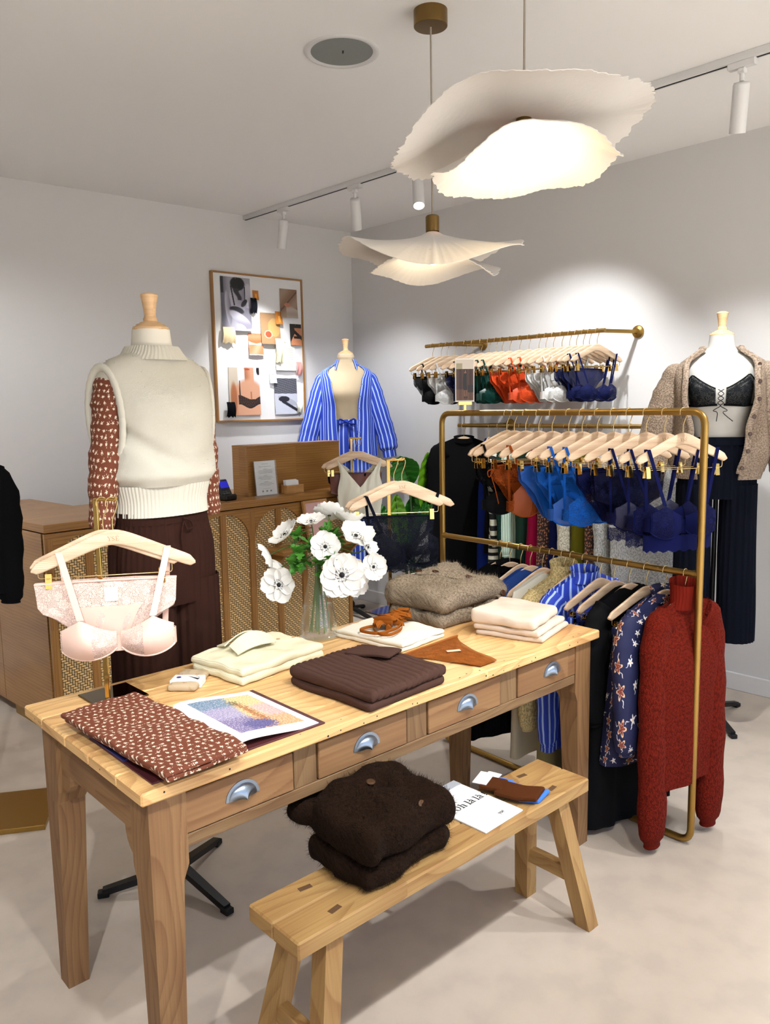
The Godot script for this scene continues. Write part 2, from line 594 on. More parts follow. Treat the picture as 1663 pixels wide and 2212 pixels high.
func build_ceiling() -> void:
	mat("spot_lens", Color(1, 1, 1), 0.4, {"emit": [Color(1.0, 0.96, 0.9), 6.0]})
	track("lighting_track", "white lighting track running along the right wall above the rails", Vector3(3.313, 2.9, -4.9), Vector3(3.313, 2.9, 0.6))
	var Y := 2.872
	spot_fixture(Vector3(3.313, Y, -4.40), Vector3(3.35, 1.2, -4.75), 1.7, 40.0, "white track spotlight nearest the room corner, lighting the pin board")
	spot_fixture(Vector3(3.313, Y, -3.69), Vector3(3.95, 1.2, -4.3), 1.6, 40.0, "white track spotlight tilted to the mannequin in the striped shirt")
	spot_fixture(Vector3(3.313, Y, -3.17), Vector3(2.4, 0.3, -2.2), 1.4, 44.0, "track spotlight with its lit face showing behind the paper pendant")
	spot_fixture(Vector3(3.313, Y, -2.35), Vector3(4.1, 1.3, -2.8), 1.9, 46.0, "track spotlight hidden behind the large paper shade, aimed at the wall rails")
	spot_fixture(Vector3(3.313, Y, -1.41), Vector3(3.85, 0.9, -1.75), 1.8, 46.0, "white track spotlight above the mannequin in the cardigan")
	track("lighting_track", "white lighting track across the ceiling near the shop windows", Vector3(-0.6, 2.9, -0.12), Vector3(3.25, 2.9, -0.12))
	for s in [
		[-0.4, Vector3(0.35, 0.0, -2.9), 3.6, 30.0, "white track spotlight aimed at the bare floor by the counter"],
		[0.55, Vector3(1.05, 0.78, -1.7), 2.0, 26.0, "white track spotlight aimed at the printed cloth on the table"],
		[1.25, Vector3(1.65, 0.78, -1.75), 2.9, 27.0, "white track spotlight aimed at the middle of the table"],
		[2.0, Vector3(2.0, 0.0, -1.05), 1.3, 30.0, "white track spotlight aimed at the floor beside the bench"],
		[2.75, Vector3(2.6, 0.7, -1.45), 2.1, 30.0, "white track spotlight aimed at the red jumper on the rack"]]:
		spot_fixture(Vector3(s[0], Y, -0.12), s[1], s[2], s[3], s[4])
	track("lighting_track", "white lighting track beside the counter end of the shop", Vector3(-0.3, 2.9, -4.4), Vector3(-0.3, 2.9, -1.6))
	spot_fixture(Vector3(-0.3, Y, -3.5), Vector3(1.7, 0.9, -4.95), 3.0, 34.0, "white track spotlight aimed at the wall behind the counter")
	# the shop goes on towards the street: its own track of spots there
	track("lighting_track", "white lighting track over the shop floor by the street windows", Vector3(-1.9, 2.9, 1.5), Vector3(3.9, 2.9, 1.5))
	for k in 5:
		spot_fixture(Vector3(-1.5 + 1.25 * k, Y, 1.5), Vector3(-1.5 + 1.25 * k, 0.0, 1.4), 10.0, 48.0, ["white track spotlight by the street windows, next to the left wall", "white track spotlight by the street windows, second from the left wall", "white track spotlight by the street windows, in the middle of its track", "white track spotlight by the street windows, second from the right wall", "white track spotlight by the street windows, next to the right wall"][k])
	# speaker
	var sp := thing("ceiling_speaker", "round ceiling speaker with grey grille and white rim", "speaker", "", Vector3(2.131, 2.9, -2.431))
	part(sp, "rim", Geo.new().lathe([Vector2(0.118, -0.002), Vector2(0.13, -0.007), Vector2(0.142, -0.005), Vector2(0.146, 0.002)], 48, Vector3.ZERO, false), M.white_metal)
	part(sp, "grille", Geo.new().lathe([Vector2(0.0, -0.006), Vector2(0.06, -0.006), Vector2(0.118, -0.003), Vector2(0.12, 0.0)], 48, Vector3.ZERO, false), mat("speaker_grille", Color(0.52, 0.54, 0.53), 0.6, {"normal": ntex(noise(2, 0.2, FastNoiseLite.TYPE_CELLULAR, 1), 256, [], [], 3.0), "tri": true, "scale": Vector3(12, 12, 12)}))
	part(sp, "maker_plate", Geo.new().box(Vector3(0.022, 0.002, 0.006), Vector3(-0.005, -0.0065, 0.012), 0.0, Basis(Vector3.UP, 0.9)), M.ink)

func petal_sheet(f: Callable, nu: int, nv: int, sd: int) -> Geo:
	# paper sheet with a torn, ragged edge: f(angle, t) gives the surface, t = 1 at the rim
	var nz := noise(sd, 1.0, FastNoiseLite.TYPE_SIMPLEX, 3)
	var g := Geo.new()
	g.sheet(func(u: float, w: float) -> Vector3:
		var a := u * TAU
		var rag := 1.0 + (0.03 * nz.get_noise_2d(cos(a) * 9.0, sin(a) * 9.0) + 0.009 * nz.get_noise_2d(cos(a) * 45.0, sin(a) * 45.0)) * w
		return f.call(a, w, rag), nu, nv, 0.0022, 1.0, 1.0)
	return g

func build_pendants() -> void:
	var paper := mat("lamp_paper", Color(0.87, 0.86, 0.84), 0.9, {"backlight": Color(0.42, 0.31, 0.13), "normal": ntex(noise(31, 0.03, FastNoiseLite.TYPE_SIMPLEX, 4), 512, [], [], 2.0), "nscale": 0.35, "tri": true, "scale": Vector3(3, 3, 3)})
	mat("antique_brass", Color(0.50, 0.40, 0.24), 0.32, {"metal": 1.0})
	mat("cord_cloth", Color(0.62, 0.58, 0.53), 0.8)
	mat("bulb_glow", Color(1, 1, 1), 0.5, {"emit": [Color(1.0, 0.90, 0.68), 6.0]})
	# small pendant
	var c := Vector3(2.152, 2.18, -1.99)
	var t := thing("pendant_lamp", "smaller flat paper pendant lamp on a brass stem above the flowers", "pendant lamp", "torn paper pendant lamps", c)
	part(t, "ceiling_rose", Geo.new().lathe([Vector2(0.0, 0.667), Vector2(0.056, 0.667), Vector2(0.058, 0.669), Vector2(0.058, 0.72)], 32, Vector3.ZERO, false), M.antique_brass)
	part(t, "cord", Geo.new().tube(pts([Vector3(0, 0.67, 0), Vector3(0.001, 0.4, 0), Vector3(0, 0.05, 0)]), 0.0032, 8), M.cord_cloth)
	part(t, "socket", Geo.new().lathe([Vector2(0.024, -0.01), Vector2(0.0245, 0.04), Vector2(0.021, 0.045), Vector2(0.0, 0.05)], 24, Vector3.ZERO, false), M.antique_brass)
	var top := func(a: float, w: float, rag: float) -> Vector3:
		var R := 0.36 + 0.035 * cos(2.0 * a + 1.3) + 0.012 * sin(5.0 * a)
		var r := (0.02 + (R - 0.02) * w) * rag
		return Vector3(cos(a) * r, -0.012 - 0.075 * pow(w, 0.7) + 0.05 * w * w * sin(2.0 * a + 0.3) + 0.02 * w * w * sin(4.0 * a + 1.0) + 0.035 * w * cos(a + 0.72), sin(a) * r)
	part(t, "upper_shade", petal_sheet(top, 260, 14, 4), paper)
	var low := func(a: float, w: float, rag: float) -> Vector3:
		var R := 0.235 + 0.02 * cos(2.0 * a + 0.4) + 0.008 * sin(5.0 * a)
		var r := (0.022 + (R - 0.022) * w) * rag
		return Vector3(cos(a) * r - 0.005, -0.05 - 0.095 * pow(w, 0.8) + 0.018 * w * w * sin(2.0 * a + 2.0) + 0.018 * w * w * sin(3.0 * a + 1.0), sin(a) * r + 0.02)
	part(t, "lower_shade", petal_sheet(low, 220, 12, 5), paper)
	part(t, "bulb", Geo.new().ball(Vector3(0.032, 0.04, 0.032), Vector3(0, -0.085, 0), 10), M.bulb_glow)
	var l := OmniLight3D.new()
	l.name = "bulb_light"
	l.light_color = Color(1.0, 0.89, 0.72)
	l.light_energy = 0.085
	l.light_size = 0.03
	l.omni_range = 12.0
	l.omni_attenuation = 2.0
	l.shadow_enabled = true
	t.add_child(l)
	l.position = Vector3(0, -0.085, 0)
	# large pendant
	c = Vector3(1.895, 2.36, -1.405)
	t = thing("pendant_lamp", "large wavy two-layered paper pendant lamp above the front of the table", "pendant lamp", "torn paper pendant lamps", c)
	part(t, "ceiling_rose", Geo.new().lathe([Vector2(0.0, 0.487), Vector2(0.056, 0.487), Vector2(0.058, 0.489), Vector2(0.058, 0.54)], 32, Vector3.ZERO, false), M.antique_brass)
	part(t, "cord", Geo.new().tube(pts([Vector3(0, 0.49, 0), Vector3(0.001, 0.3, 0), Vector3(0, 0.02, 0)]), 0.0032, 8), M.cord_cloth)
	part(t, "socket", Geo.new().lathe([Vector2(0.022, -0.05), Vector2(0.0225, 0.02), Vector2(0.0, 0.025)], 24, Vector3.ZERO, false), M.antique_brass)
	# image right is (0.72, 0, 0.69): the sheet is long that way, folded up at its right end and towards the back
	var right := Vector3(0.722, 0, 0.691)
	var back := Vector3(0.691, 0, -0.722)
	var big := func(a: float, w: float, rag: float) -> Vector3:
		var r := w * rag
		var x := cos(a) * r * (0.345 + 0.03 * smoothstep(0.2, 0.9, cos(a - 0.0)))
		var y := sin(a) * r * (0.25 + 0.02 * sin(3.0 * a))
		var h := 0.0
		h += 0.035 * smoothstep(0.0, 0.24, -y)                        # the near rim curls up
		h += 0.035 * smoothstep(0.20, 0.36, x) * smoothstep(0.1, -0.15, y) * w
		h -= 0.105 * pow(smoothstep(0.05, 0.36, -x), 1.2)               # the left end droops
		h -= 0.05 * smoothstep(0.05, 0.26, y)
		h += 0.010 * sin(5.0 * a + 0.6) * w * w + 0.012 * sin(3.0 * a + 2.2) * w * w
		return right * (x - 0.022) + back * y + Vector3(0, h - 0.02, 0)
	part(t, "upper_shade", petal_sheet(big, 320, 18, 6), paper)
	var bl := func(a: float, w: float, rag: float) -> Vector3:
		var r := w * rag
		var x := cos(a) * r * 0.262
		var y := sin(a) * r * 0.20
		var h := -0.05 - 0.045 * w * w - 0.072 * smoothstep(0.0, 0.26, -x) - 0.03 * smoothstep(0.03, 0.26, x) - 0.062 * smoothstep(0.0, 0.2, y)
		h += 0.009 * sin(6.0 * a + 1.0) * w * w + 0.012 * sin(3.0 * a) * w * w
		return right * (x + 0.008) + back * y + Vector3(0, h, 0)
	part(t, "lower_shade", petal_sheet(bl, 280, 16, 8), paper)
	part(t, "bulb", Geo.new().ball(Vector3(0.034, 0.042, 0.034), Vector3(0.02, -0.115, 0.0), 10), M.bulb_glow)
	l = l.duplicate()
	t.add_child(l)
	l.position = Vector3(0.02, -0.115, 0.0)

func plank(g: Geo, size: Vector3, at: Vector3, ch: float, ax := -1) -> Geo:
	g.uvo = Vector2(rng.randf(), rng.randf()) * 3.0
	return g.box(size, at, ch, Basis(), ax)

func build_table() -> void:
	var t := thing("table", "old stripped pine table with four drawers and steel cup handles", "table", "", Vector3(1.542, 0, -1.794), -0.0208)
	var L := 1.685
	var W := 0.697
	var z := -W / 2
	var ws := [0.13, 0.155, 0.14, 0.15, 0.122]
	for w in ws:
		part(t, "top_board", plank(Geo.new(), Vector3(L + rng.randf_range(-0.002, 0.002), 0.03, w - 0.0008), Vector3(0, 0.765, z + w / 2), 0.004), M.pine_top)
		z += w
	# aprons: left end with curved feet towards the legs, back, right end
	var zl := 0.3
	var arch := func(half: float) -> PackedVector2Array:
		var p := PackedVector2Array([Vector2(-half, 0.75), Vector2(half, 0.75), Vector2(half, 0.575)])
		for k in 7:
			var a := PI / 2 * k / 6
			p.append(Vector2(half - 0.055 * sin(a), 0.575 + 0.062 * (1.0 - cos(a))))
		for k in 7:
			var a := PI / 2 * (6 - k) / 6
			p.append(Vector2(-half + 0.055 * sin(a), 0.575 + 0.062 * (1.0 - cos(a))))
		p.append(Vector2(-half, 0.575))
		return p
	for s in [-1.0, 1.0]:
		var g := Geo.new()
		g.uvo = Vector2(0.3, 0.42 + 0.2 * s)
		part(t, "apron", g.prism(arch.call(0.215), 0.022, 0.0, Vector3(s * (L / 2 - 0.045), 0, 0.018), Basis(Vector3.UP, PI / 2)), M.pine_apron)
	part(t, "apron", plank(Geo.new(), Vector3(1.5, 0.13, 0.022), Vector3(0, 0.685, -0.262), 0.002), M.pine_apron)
	# legs: square above, tapering below
	for sx in [-1.0, 1.0]:
		for sz in [-1.0, 1.0]:
			var ox: float = sx * (L / 2 - 0.022)
			var oz: float = 0.326 if sz > 0 else -0.288
			var g := Geo.new()
			g.uvo = Vector2(rng.randf(), rng.randf()) * 2.0
			var wt := 0.088
			var wb := 0.056
			var lv := [[0.0, wb], [0.54, 0.074], [0.575, wt], [0.75, wt]]
			for k in 3:
				var p := []
				for q in 2:
					var y: float = lv[k + q][0]
					var w: float = lv[k + q][1]
					p.append(Vector3(ox, y, oz)); p.append(Vector3(ox - sx * w, y, oz)); p.append(Vector3(ox - sx * w, y, oz - sz * w)); p.append(Vector3(ox, y, oz - sz * w))
				g.hexa(p)
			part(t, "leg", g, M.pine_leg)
	# front: rails, stiles and drawers
	var F := 0.319
	part(t, "top_rail", plank(Geo.new(), Vector3(1.5, 0.014, 0.03), Vector3(0, 0.743, F - 0.016), 0.001), M.pine_apron)
	part(t, "bottom_rail", plank(Geo.new(), Vector3(1.52, 0.03, 0.03), Vector3(0, 0.624, F - 0.012), 0.002), M.pine_stile)
	var dr := [[-0.747, -0.442], [-0.371, -0.061], [0.018, 0.339], [0.421, 0.772]]
	for s in [[-0.442, -0.371], [-0.061, 0.018], [0.339, 0.421]]:
		part(t, "stile", plank(Geo.new(), Vector3(s[1] - s[0] - 0.003, 0.1, 0.026), Vector3((s[0] + s[1]) / 2, 0.689, F - 0.013), 0.0015, 1), M.pine_stile)
	for d in dr:
		var mid: float = (d[0] + d[1]) / 2
		var q := part(t, "drawer", plank(Geo.new(), Vector3(d[1] - d[0] - 0.006, 0.094, 0.02), Vector3(0, 0, 0), 0.0022), M.pine_drawer, Transform3D(Basis(), Vector3(mid, 0.688, F - 0.006)))
		var hx := 0.005
		# cup pull: a quarter dome open at the bottom, on a flat flange
		var cup := PackedVector3Array()
		var nu := 17
		for j in 8:
			for i in nu:
				var a := PI * i / (nu - 1)
				var e := PI / 2 * j / 7
				var sx := 0.037 * cos(e) + 0.001
				cup.append(Vector3(-cos(a) * sx, sin(a) * 0.034 * cos(e) - 0.014, 0.011 + 0.022 * sin(e) * (0.35 + 0.65 * sin(a))))
		var h := part(q, "cup_handle", Geo.new().grid(cup, nu, 8, false, 1, 1, true), M.cup_steel, Transform3D(Basis(), Vector3(hx, 0.002, 0.0)))
		var fl := PackedVector2Array()
		for i in 19:
			var a := PI * i / 18
			fl.append(Vector2(cos(a) * 0.045, sin(a) * 0.041 - 0.014))
		part(h, "flange", Geo.new().prism(fl, 0.0025, 0.0, Vector3(0, 0, 0.0112)), M.cup_steel)
	# old nail holes along the edges
	var nails := Geo.new()
	for k in 16:
		nails.lathe([Vector2(0.0018 + rng.randf() * 0.0015, 0.0), Vector2(0.0, 0.0004)], 7, Vector3(rng.randf_range(-0.8, 0.8), 0.7801, 0.335 - rng.randf() * 0.012), false)
		nails.lathe([Vector2(0.0018 + rng.randf() * 0.0012, 0.0), Vector2(0.0, 0.0004)], 7, Vector3(rng.randf_range(-0.8, 0.8), 0.765 + rng.randf_range(-0.008, 0.006), 0.3486), false, Basis(Vector3.RIGHT, PI / 2))
	for k in 6:
		nails.lathe([Vector2(0.0022, 0.0), Vector2(0.0, 0.0004)], 7, Vector3(-0.8428, 0.765, rng.randf_range(-0.3, 0.3)), false, Basis(Vector3(0, 0, 1), PI / 2))
	part(t, "nail_holes", nails, M.dark_slot).set_meta("kind", "stuff")

func build_bench() -> void:
	var t := thing("bench", "narrow rustic wooden bench with splayed legs in front of the table", "bench", "", Vector3(1.447, 0, -1.323), -0.023)
	var L := 1.07
	for s in [-1.0, 1.0]:
		part(t, "seat_board", plank(Geo.new(), Vector3(L, 0.042, 0.0945), Vector3(0, 0.429, s * 0.0477), 0.004), M.bench_wood)
	for sx in [-1.0, 1.0]:
		for sz in [-1.0, 1.0]:
			var g := Geo.new()
			g.uvo = Vector2(rng.randf(), rng.randf()) * 2.0
			var a := Vector3(sx * 0.425, 0.41, sz * 0.055)
			var b := Vector3(sx * 0.505, 0.0, sz * 0.115)
			var p := []
			for q in [b, a]:
				for k in [[-1, -1], [1, -1], [1, 1], [-1, 1]]:
					p.append(q + Vector3(k[0] * 0.024, 0, k[1] * 0.024))
			part(t, "leg", g.hexa(p), M.bench_wood)
			part(t, "tenon", Geo.new().box(Vector3(0.034, 0.004, 0.016), Vector3(sx * 0.405, 0.4488, sz * 0.055), 0.001, Basis(Vector3.UP, 0.15 * sz)), M.bench_dark)
		part(t, "stretcher", plank(Geo.new(), Vector3(0.03, 0.045, 0.185), Vector3(sx * 0.473, 0.165, 0), 0.003, 2), M.bench_wood)

const RA := Vector3(2.655, 0, -2.409)
const RB := Vector3(2.586, 0, -1.178)

func on_rack(s: float, y: float) -> Vector3:
	return RA.lerp(RB, s) + Vector3(0, y, 0)

func build_rack() -> void:
	var t := thing("clothes_rack", "freestanding brass clothes rack with two hanging rails", "clothes rack", "", RA)
	var d := RB - RA
	var H := 1.525
	part(t, "frame", Geo.new().tube(rounded([d * 0.5 + Vector3(0, 0.0125, 0), Vector3(0, 0.0125, 0), Vector3(0, H, 0), d + Vector3(0, H, 0), d + Vector3(0, 0.0125, 0), d * 0.5 + Vector3(0, 0.0125, 0)], 0.05, 8), 0.0125, 14, false, false), M.brass)
	part(t, "lower_rail", Geo.new().tube(pts([Vector3(0, 0.976, 0), d + Vector3(0, 0.976, 0)]), 0.0115, 14), M.brass)
	for e in [Vector3.ZERO, d]:
		part(t, "rail_collar", Geo.new().tube(pts([e + d * (0.008 if e == Vector3.ZERO else -0.008) + Vector3(0, 0.976, 0), e + d * (0.018 if e == Vector3.ZERO else -0.018) + Vector3(0, 0.976, 0)]), 0.0135, 14), M.brass)

func wall_rail(label: String, x: float, y: float, z0: float, z1: float, b0: float, b1: float) -> void:
	# a rod along the right wall on two arms, each with a round flange
	var WX := 4.246
	var t := thing("wall_rail", label, "clothes rail", "brass rails on the right wall", Vector3(WX, y, 0))
	part(t, "rod", Geo.new().tube(pts([Vector3(x - WX, 0, z0), Vector3(x - WX, 0, z1)]), 0.012, 14), M.brass)
	for b in [b0, b1]:
		part(t, "arm", Geo.new().tube(pts([Vector3(-0.004, 0, b + 0.09), Vector3(x - WX, 0, b)]), 0.011, 12), M.brass)
		part(t, "flange", Geo.new().lathe([Vector2(0.034, 0.0), Vector2(0.036, 0.004), Vector2(0.034, 0.012), Vector2(0.016, 0.016)], 24, Vector3(0, 0, b + 0.09), true, Basis(Vector3(0, 0, 1), PI / 2)), M.brass)

func arch_half(w: float, h: float, right: bool) -> PackedVector2Array:
	# half of a tall round-topped panel: straight along the middle of the arch, round on the outside
	var p := PackedVector2Array([Vector2(0, 0), Vector2(w, 0)])
	for k in 13:
		var a := PI / 2 * k / 12
		p.append(Vector2(w * cos(a), h - w * 1.05 + w * 1.05 * sin(a)))
	if not right:
		for i in p.size():
			p[i].x = w - p[i].x
		p.reverse()
	return p

func build_counter() -> void:
	# woven cane
	var n := 128
	var cane_f := func(x: int, y: int) -> Color:
		# twill weave: strands of four pass over and under, one step further in each row
		var cell := 8
		var i := x / cell
		var j := y / cell
		var over := (i + j) % 4 < 2
		var fx := float(x % cell) / cell - 0.5
		var fy := float(y % cell) / cell - 0.5
		var e := absf(fy) if over else absf(fx)
		var tone := 0.92 - 1.1 * e * e + (0.04 if over else -0.05)
		if e > 0.42:
			tone *= 0.42
		var edge := (i + j) % 4
		if (over and ((edge == 0 and fx < -0.3) or (edge == 1 and fx > 0.3))) or (not over and ((edge == 2 and fy < -0.3) or (edge == 3 and fy > 0.3))):
			tone *= 0.45
		return Color(tone, tone * 0.96, tone * 0.9)
	var cane_im := paint(n, n, cane_f)
	var bump := cane_im.duplicate()
	bump.convert(Image.FORMAT_RGB8)
	bump.bump_map_to_normal_map(3.0)
	var cane := mat("cane", Color(0.98, 0.86, 0.64), 0.65, {"tex": tex(cane_im), "normal": tex(bump), "scale": Vector3(5.2, 5.2, 1)})
	var t := thing("counter", "oak sales counter with arched woven cane panels", "counter", "", Vector3(1.35, 0, -3.68), 0.051)
	var L := 1.952
	var D := 0.6
	# carcase: core behind the panels, left return, worktop
	part(t, "body", Geo.new().box(Vector3(L, 0.93, D - 0.03), Vector3(L / 2, 0.54, -D / 2 - 0.02), 0.0), M.oak_face)
	part(t, "return_body", Geo.new().box(Vector3(0.43, 0.93, 0.56), Vector3(0.215, 0.54, -D - 0.29), 0.0), M.oak_face)
	part(t, "plinth", Geo.new().box(Vector3(L - 0.06, 0.075, D - 0.1), Vector3(L / 2, 0.0375, -D / 2 - 0.02), 0.0), M.brass)
	part(t, "worktop", Geo.new().box(Vector3(L + 0.012, 0.038, D + 0.03), Vector3(L / 2, 1.031, -D / 2), 0.002), M.oak)
	part(t, "return_top", Geo.new().box(Vector3(0.44, 0.038, 0.56), Vector3(0.214, 1.031, -D - 0.296), 0.002, Basis(), 2), M.oak)
	# face frame around the panels, in boards that stand proud of the cane
	var pw := 0.155
	var y0 := 0.12
	var y1 := 0.983
	var fz := -0.0085
	part(t, "face_rail", Geo.new().box(Vector3(L, 1.005 - y1, 0.017), Vector3(L / 2, (1.005 + y1) / 2, fz), 0.001), M.oak)
	part(t, "face_rail", Geo.new().box(Vector3(L, y0 - 0.075, 0.017), Vector3(L / 2, (y0 + 0.075) / 2, fz), 0.001), M.oak)
	var x := 0.037
	part(t, "face_stile", Geo.new().box(Vector3(x, y1 - y0, 0.017), Vector3(x / 2, (y0 + y1) / 2, fz), 0.001, Basis(), 1), M.oak)
	for k in 10:
		var w1 := 0.193 - pw if k < 9 else L - x - pw
		part(t, "face_stile", Geo.new().box(Vector3(w1, y1 - y0, 0.017), Vector3(x + pw + w1 / 2, (y0 + y1) / 2, fz), 0.001, Basis(), 1), M.oak)
		# spandrel: the corner of wood above the round shoulder
		var sp := PackedVector2Array()
		var right := k % 2 == 1
		for q in 13:
			var a := PI / 2 * q / 12
			sp.append(Vector2(pw * cos(a), y1 - pw * 1.05 + pw * 1.05 * sin(a)))
		sp.append(Vector2(pw, y1))
		if not right:
			for q in sp.size():
				sp[q].x = pw - sp[q].x
			sp.reverse()
		part(t, "spandrel", Geo.new().prism(sp, 0.017, 0.0, Vector3(x, 0, fz)), M.oak)
		part(t, "cane_panel", Geo.new().box(Vector3(pw + 0.01, y1 - y0 + 0.01, 0.004), Vector3(x + pw / 2, (y0 + y1) / 2, -0.0155), 0.0), cane)
		x += 0.193
	# screen box on the worktop
	var r := thing("screen_box", "oak upstand box standing on the counter behind the notice", "upstand", "", Vector3(1.35, 0, -3.68), 0.051)
	part(r, "front_board", Geo.new().box(Vector3(0.735, 0.285, 0.018), Vector3(1.64, 1.1925, -0.16), 0.001), M.oak)
	for s in [1.283, 1.998]:
		part(r, "side_board", Geo.new().box(Vector3(0.018, 0.285, 0.13), Vector3(s, 1.1925, -0.234), 0.001), M.oak)
	part(r, "back_board", Geo.new().box(Vector3(0.697, 0.285, 0.012), Vector3(1.6405, 1.1925, -0.292), 0.001), M.oak)
	part(r, "lid", Geo.new().box(Vector3(0.735, 0.012, 0.15), Vector3(1.6405, 1.341, -0.224), 0.001), M.oak)
	# ledge in front of the counter
	var s2 := thing("ledge", "narrow oak ledge fixed to the front of the counter behind the flowers", "shelf", "", Vector3(1.35, 0, -3.68), 0.051)
	part(s2, "board", Geo.new().box(Vector3(0.72, 0.022, 0.2), Vector3(1.59, 0.754, 0.1), 0.002), M.oak)
	for b in [1.3, 1.88]:
		part(s2, "bracket", Geo.new().prism(PackedVector2Array([Vector2(0, 0), Vector2(0.15, 0), Vector2(0, -0.15)]), 0.018, 0.0, Vector3(b, 0.742, 0.001), Basis(Vector3.UP, -PI / 2)), M.oak)

func fabric_materials() -> void:
	# lace: a fine net with sprigs of leaves and petals, everything between the threads clear
	var cell := noise(4, 0.16, FastNoiseLite.TYPE_CELLULAR, 1)
	cell.cellular_return_type = FastNoiseLite.RETURN_DISTANCE2_SUB
	var S := 192
	var motif := []
	var r := RandomNumberGenerator.new()
	r.seed = 9
	for k in 12:
		motif.append([Vector2(r.randf() * S, r.randf() * S), r.randf_range(15, 26), r.randf() * TAU, r.randi_range(5, 7)])
	var lace_f := func(x: int, y: int) -> Color:
		var a := 0.24
		var d := cell.get_noise_2d(x, y) * 0.5 + 0.5
		if d < 0.16:
			a = 0.8
		for m in motif:
			var p := Vector2(x, y) - (m[0] as Vector2)
			p.x = wrapf(p.x, -S / 2.0, S / 2.0)
			p.y = wrapf(p.y, -S / 2.0, S / 2.0)
			var q := p.length() / (m[1] as float)
			if q < 1.0:
				var pet := 0.55 + 0.45 * absf(cos(p.angle() * m[3] * 0.5 + m[2]))
				var e := q / pet
				if e < 1.0:
					a = maxf(a, 1.0 if e > 0.78 or e < 0.22 or absf(sin(p.angle() * m[3] * 1.5)) < 0.3 else 0.5)
		return Color(1, 1, 1, a)
	var lace := tex(paint(S, S, lace_f))
	mat("lace", Color.WHITE, 0.75, {"tex": lace, "alpha": 1, "spec": 0.25, "scale": Vector3(9, 9, 1)})
	var weave := ntex(noise(44, 0.25, FastNoiseLite.TYPE_SIMPLEX, 2), 256, [], [], 3.0)
	mat("cloth", Color.WHITE, 0.9, {"normal": weave, "nscale": 0.25, "scale": Vector3(12, 12, 1), "spec": 0.22})
	mat("satin", Color.WHITE, 0.38, {"rim": 0.2})
	mat("sheer", Color.WHITE, 0.6, {"alpha": 1})
	# fuzzy knit: blotchy heathered yarn
	var heather := ntex(noise(51, 0.06, FastNoiseLite.TYPE_SIMPLEX, 4), 512, [Color(0.74, 0.73, 0.72), Color(0.92, 0.915, 0.91), Color(1, 1, 1)], [0.2, 0.55, 0.85])
	var knit_h := Image.create(32, 32, false, Image.FORMAT_RGB8)
	for y in 32:
		for x in 32:
			var fx := absf(fmod(x / 16.0, 1.0) - 0.5) * 2.0
			var fy := fmod(y / 8.0 + fx * 0.8, 1.0)
			var h := (1.0 - pow(absf(fx - 0.5) * 2.0, 2.0)) * (0.6 + 0.4 * sin(fy * TAU))
			knit_h.set_pixel(x, y, Color(h, h, h))
	knit_h.bump_map_to_normal_map(4.0)
	var knit := tex(knit_h)
	mat("knit", Color.WHITE, 0.95, {"normal": knit, "nscale": 0.5, "scale": Vector3(110, 110, 1), "spec": 0.2})
	mat("mohair", Color.WHITE, 0.95, {"tex": heather, "normal": weave, "nscale": 0.6, "scale": Vector3(2.4, 2.4, 1), "spec": 0.2, "rim": 0.1})
	var rib_h := Image.create(32, 4, false, Image.FORMAT_RGB8)
	for x in 32:
		var h := pow(absf(sin(PI * x / 32.0)), 0.5)
		for y in 4:
			rib_h.set_pixel(x, y, Color(h, h, h))
	rib_h.bump_map_to_normal_map(6.0)
	M["rib_normal"] = null
	mat("ribbed", Color.WHITE, 0.9, {"normal": tex(rib_h), "nscale": 1.0, "scale": Vector3(70, 1, 1), "spec": 0.2})
	# stripes
	var st := Image.create(64, 4, false, Image.FORMAT_RGB8)
	st.fill(Color(0.13, 0.25, 0.72))
	st.fill_rect(Rect2i(6, 0, 10, 4), Color(0.62, 0.74, 0.95))
	st.fill_rect(Rect2i(10, 0, 2, 4), Color(0.80, 0.88, 1.0))
	st.fill_rect(Rect2i(36, 0, 9, 4), Color(0.62, 0.74, 0.95))
	st.fill_rect(Rect2i(40, 0, 1, 4), Color(0.82, 0.88, 1.0))
	mat("blue_stripe", Color.WHITE, 0.7, {"tex": tex(st), "scale": Vector3(17, 1, 1), "normal": weave, "nscale": 0.1})
	var bw := Image.create(4, 32, false, Image.FORMAT_RGB8)
	bw.fill(Color(0.86, 0.87, 0.80))
	bw.fill_rect(Rect2i(0, 0, 4, 15), Color(0.03, 0.05, 0.05))
	mat("breton", Color.WHITE, 0.85, {"tex": tex(bw), "scale": Vector3(1, 26, 1)})
	var mint := Image.create(32, 4, false, Image.FORMAT_RGB8)
	mint.fill(Color(0.74, 0.82, 0.75))
	mint.fill_rect(Rect2i(0, 0, 5, 4), Color(0.35, 0.48, 0.42))
	mat("mint_stripe", Color.WHITE, 0.8, {"tex": tex(mint), "scale": Vector3(60, 1, 1)})
	# small print: cream sprigs on brown
	mat("brown_sprig", Color.WHITE, 0.8, {"tex": tex(sprig_image()), "scale": Vector3(8.0, 8.0, 1), "normal": weave, "nscale": 0.12})
	mat("navy_floral", Color.WHITE, 0.75, {"tex": tex(floral_image(Color(0.03, 0.06, 0.24), [Color(0.42, 0.12, 0.08), Color(0.86, 0.72, 0.58), Color(0.90, 0.88, 0.86)], 7, 34)), "scale": Vector3(2.9, 2.9, 1)})
	mat("ditsy", Color.WHITE, 0.8, {"tex": tex(floral_image(Color(0.16, 0.10, 0.09), [Color(0.80, 0.38, 0.20), Color(0.86, 0.74, 0.52), Color(0.85, 0.5, 0.45)], 12, 120)), "scale": Vector3(5, 5, 1)})

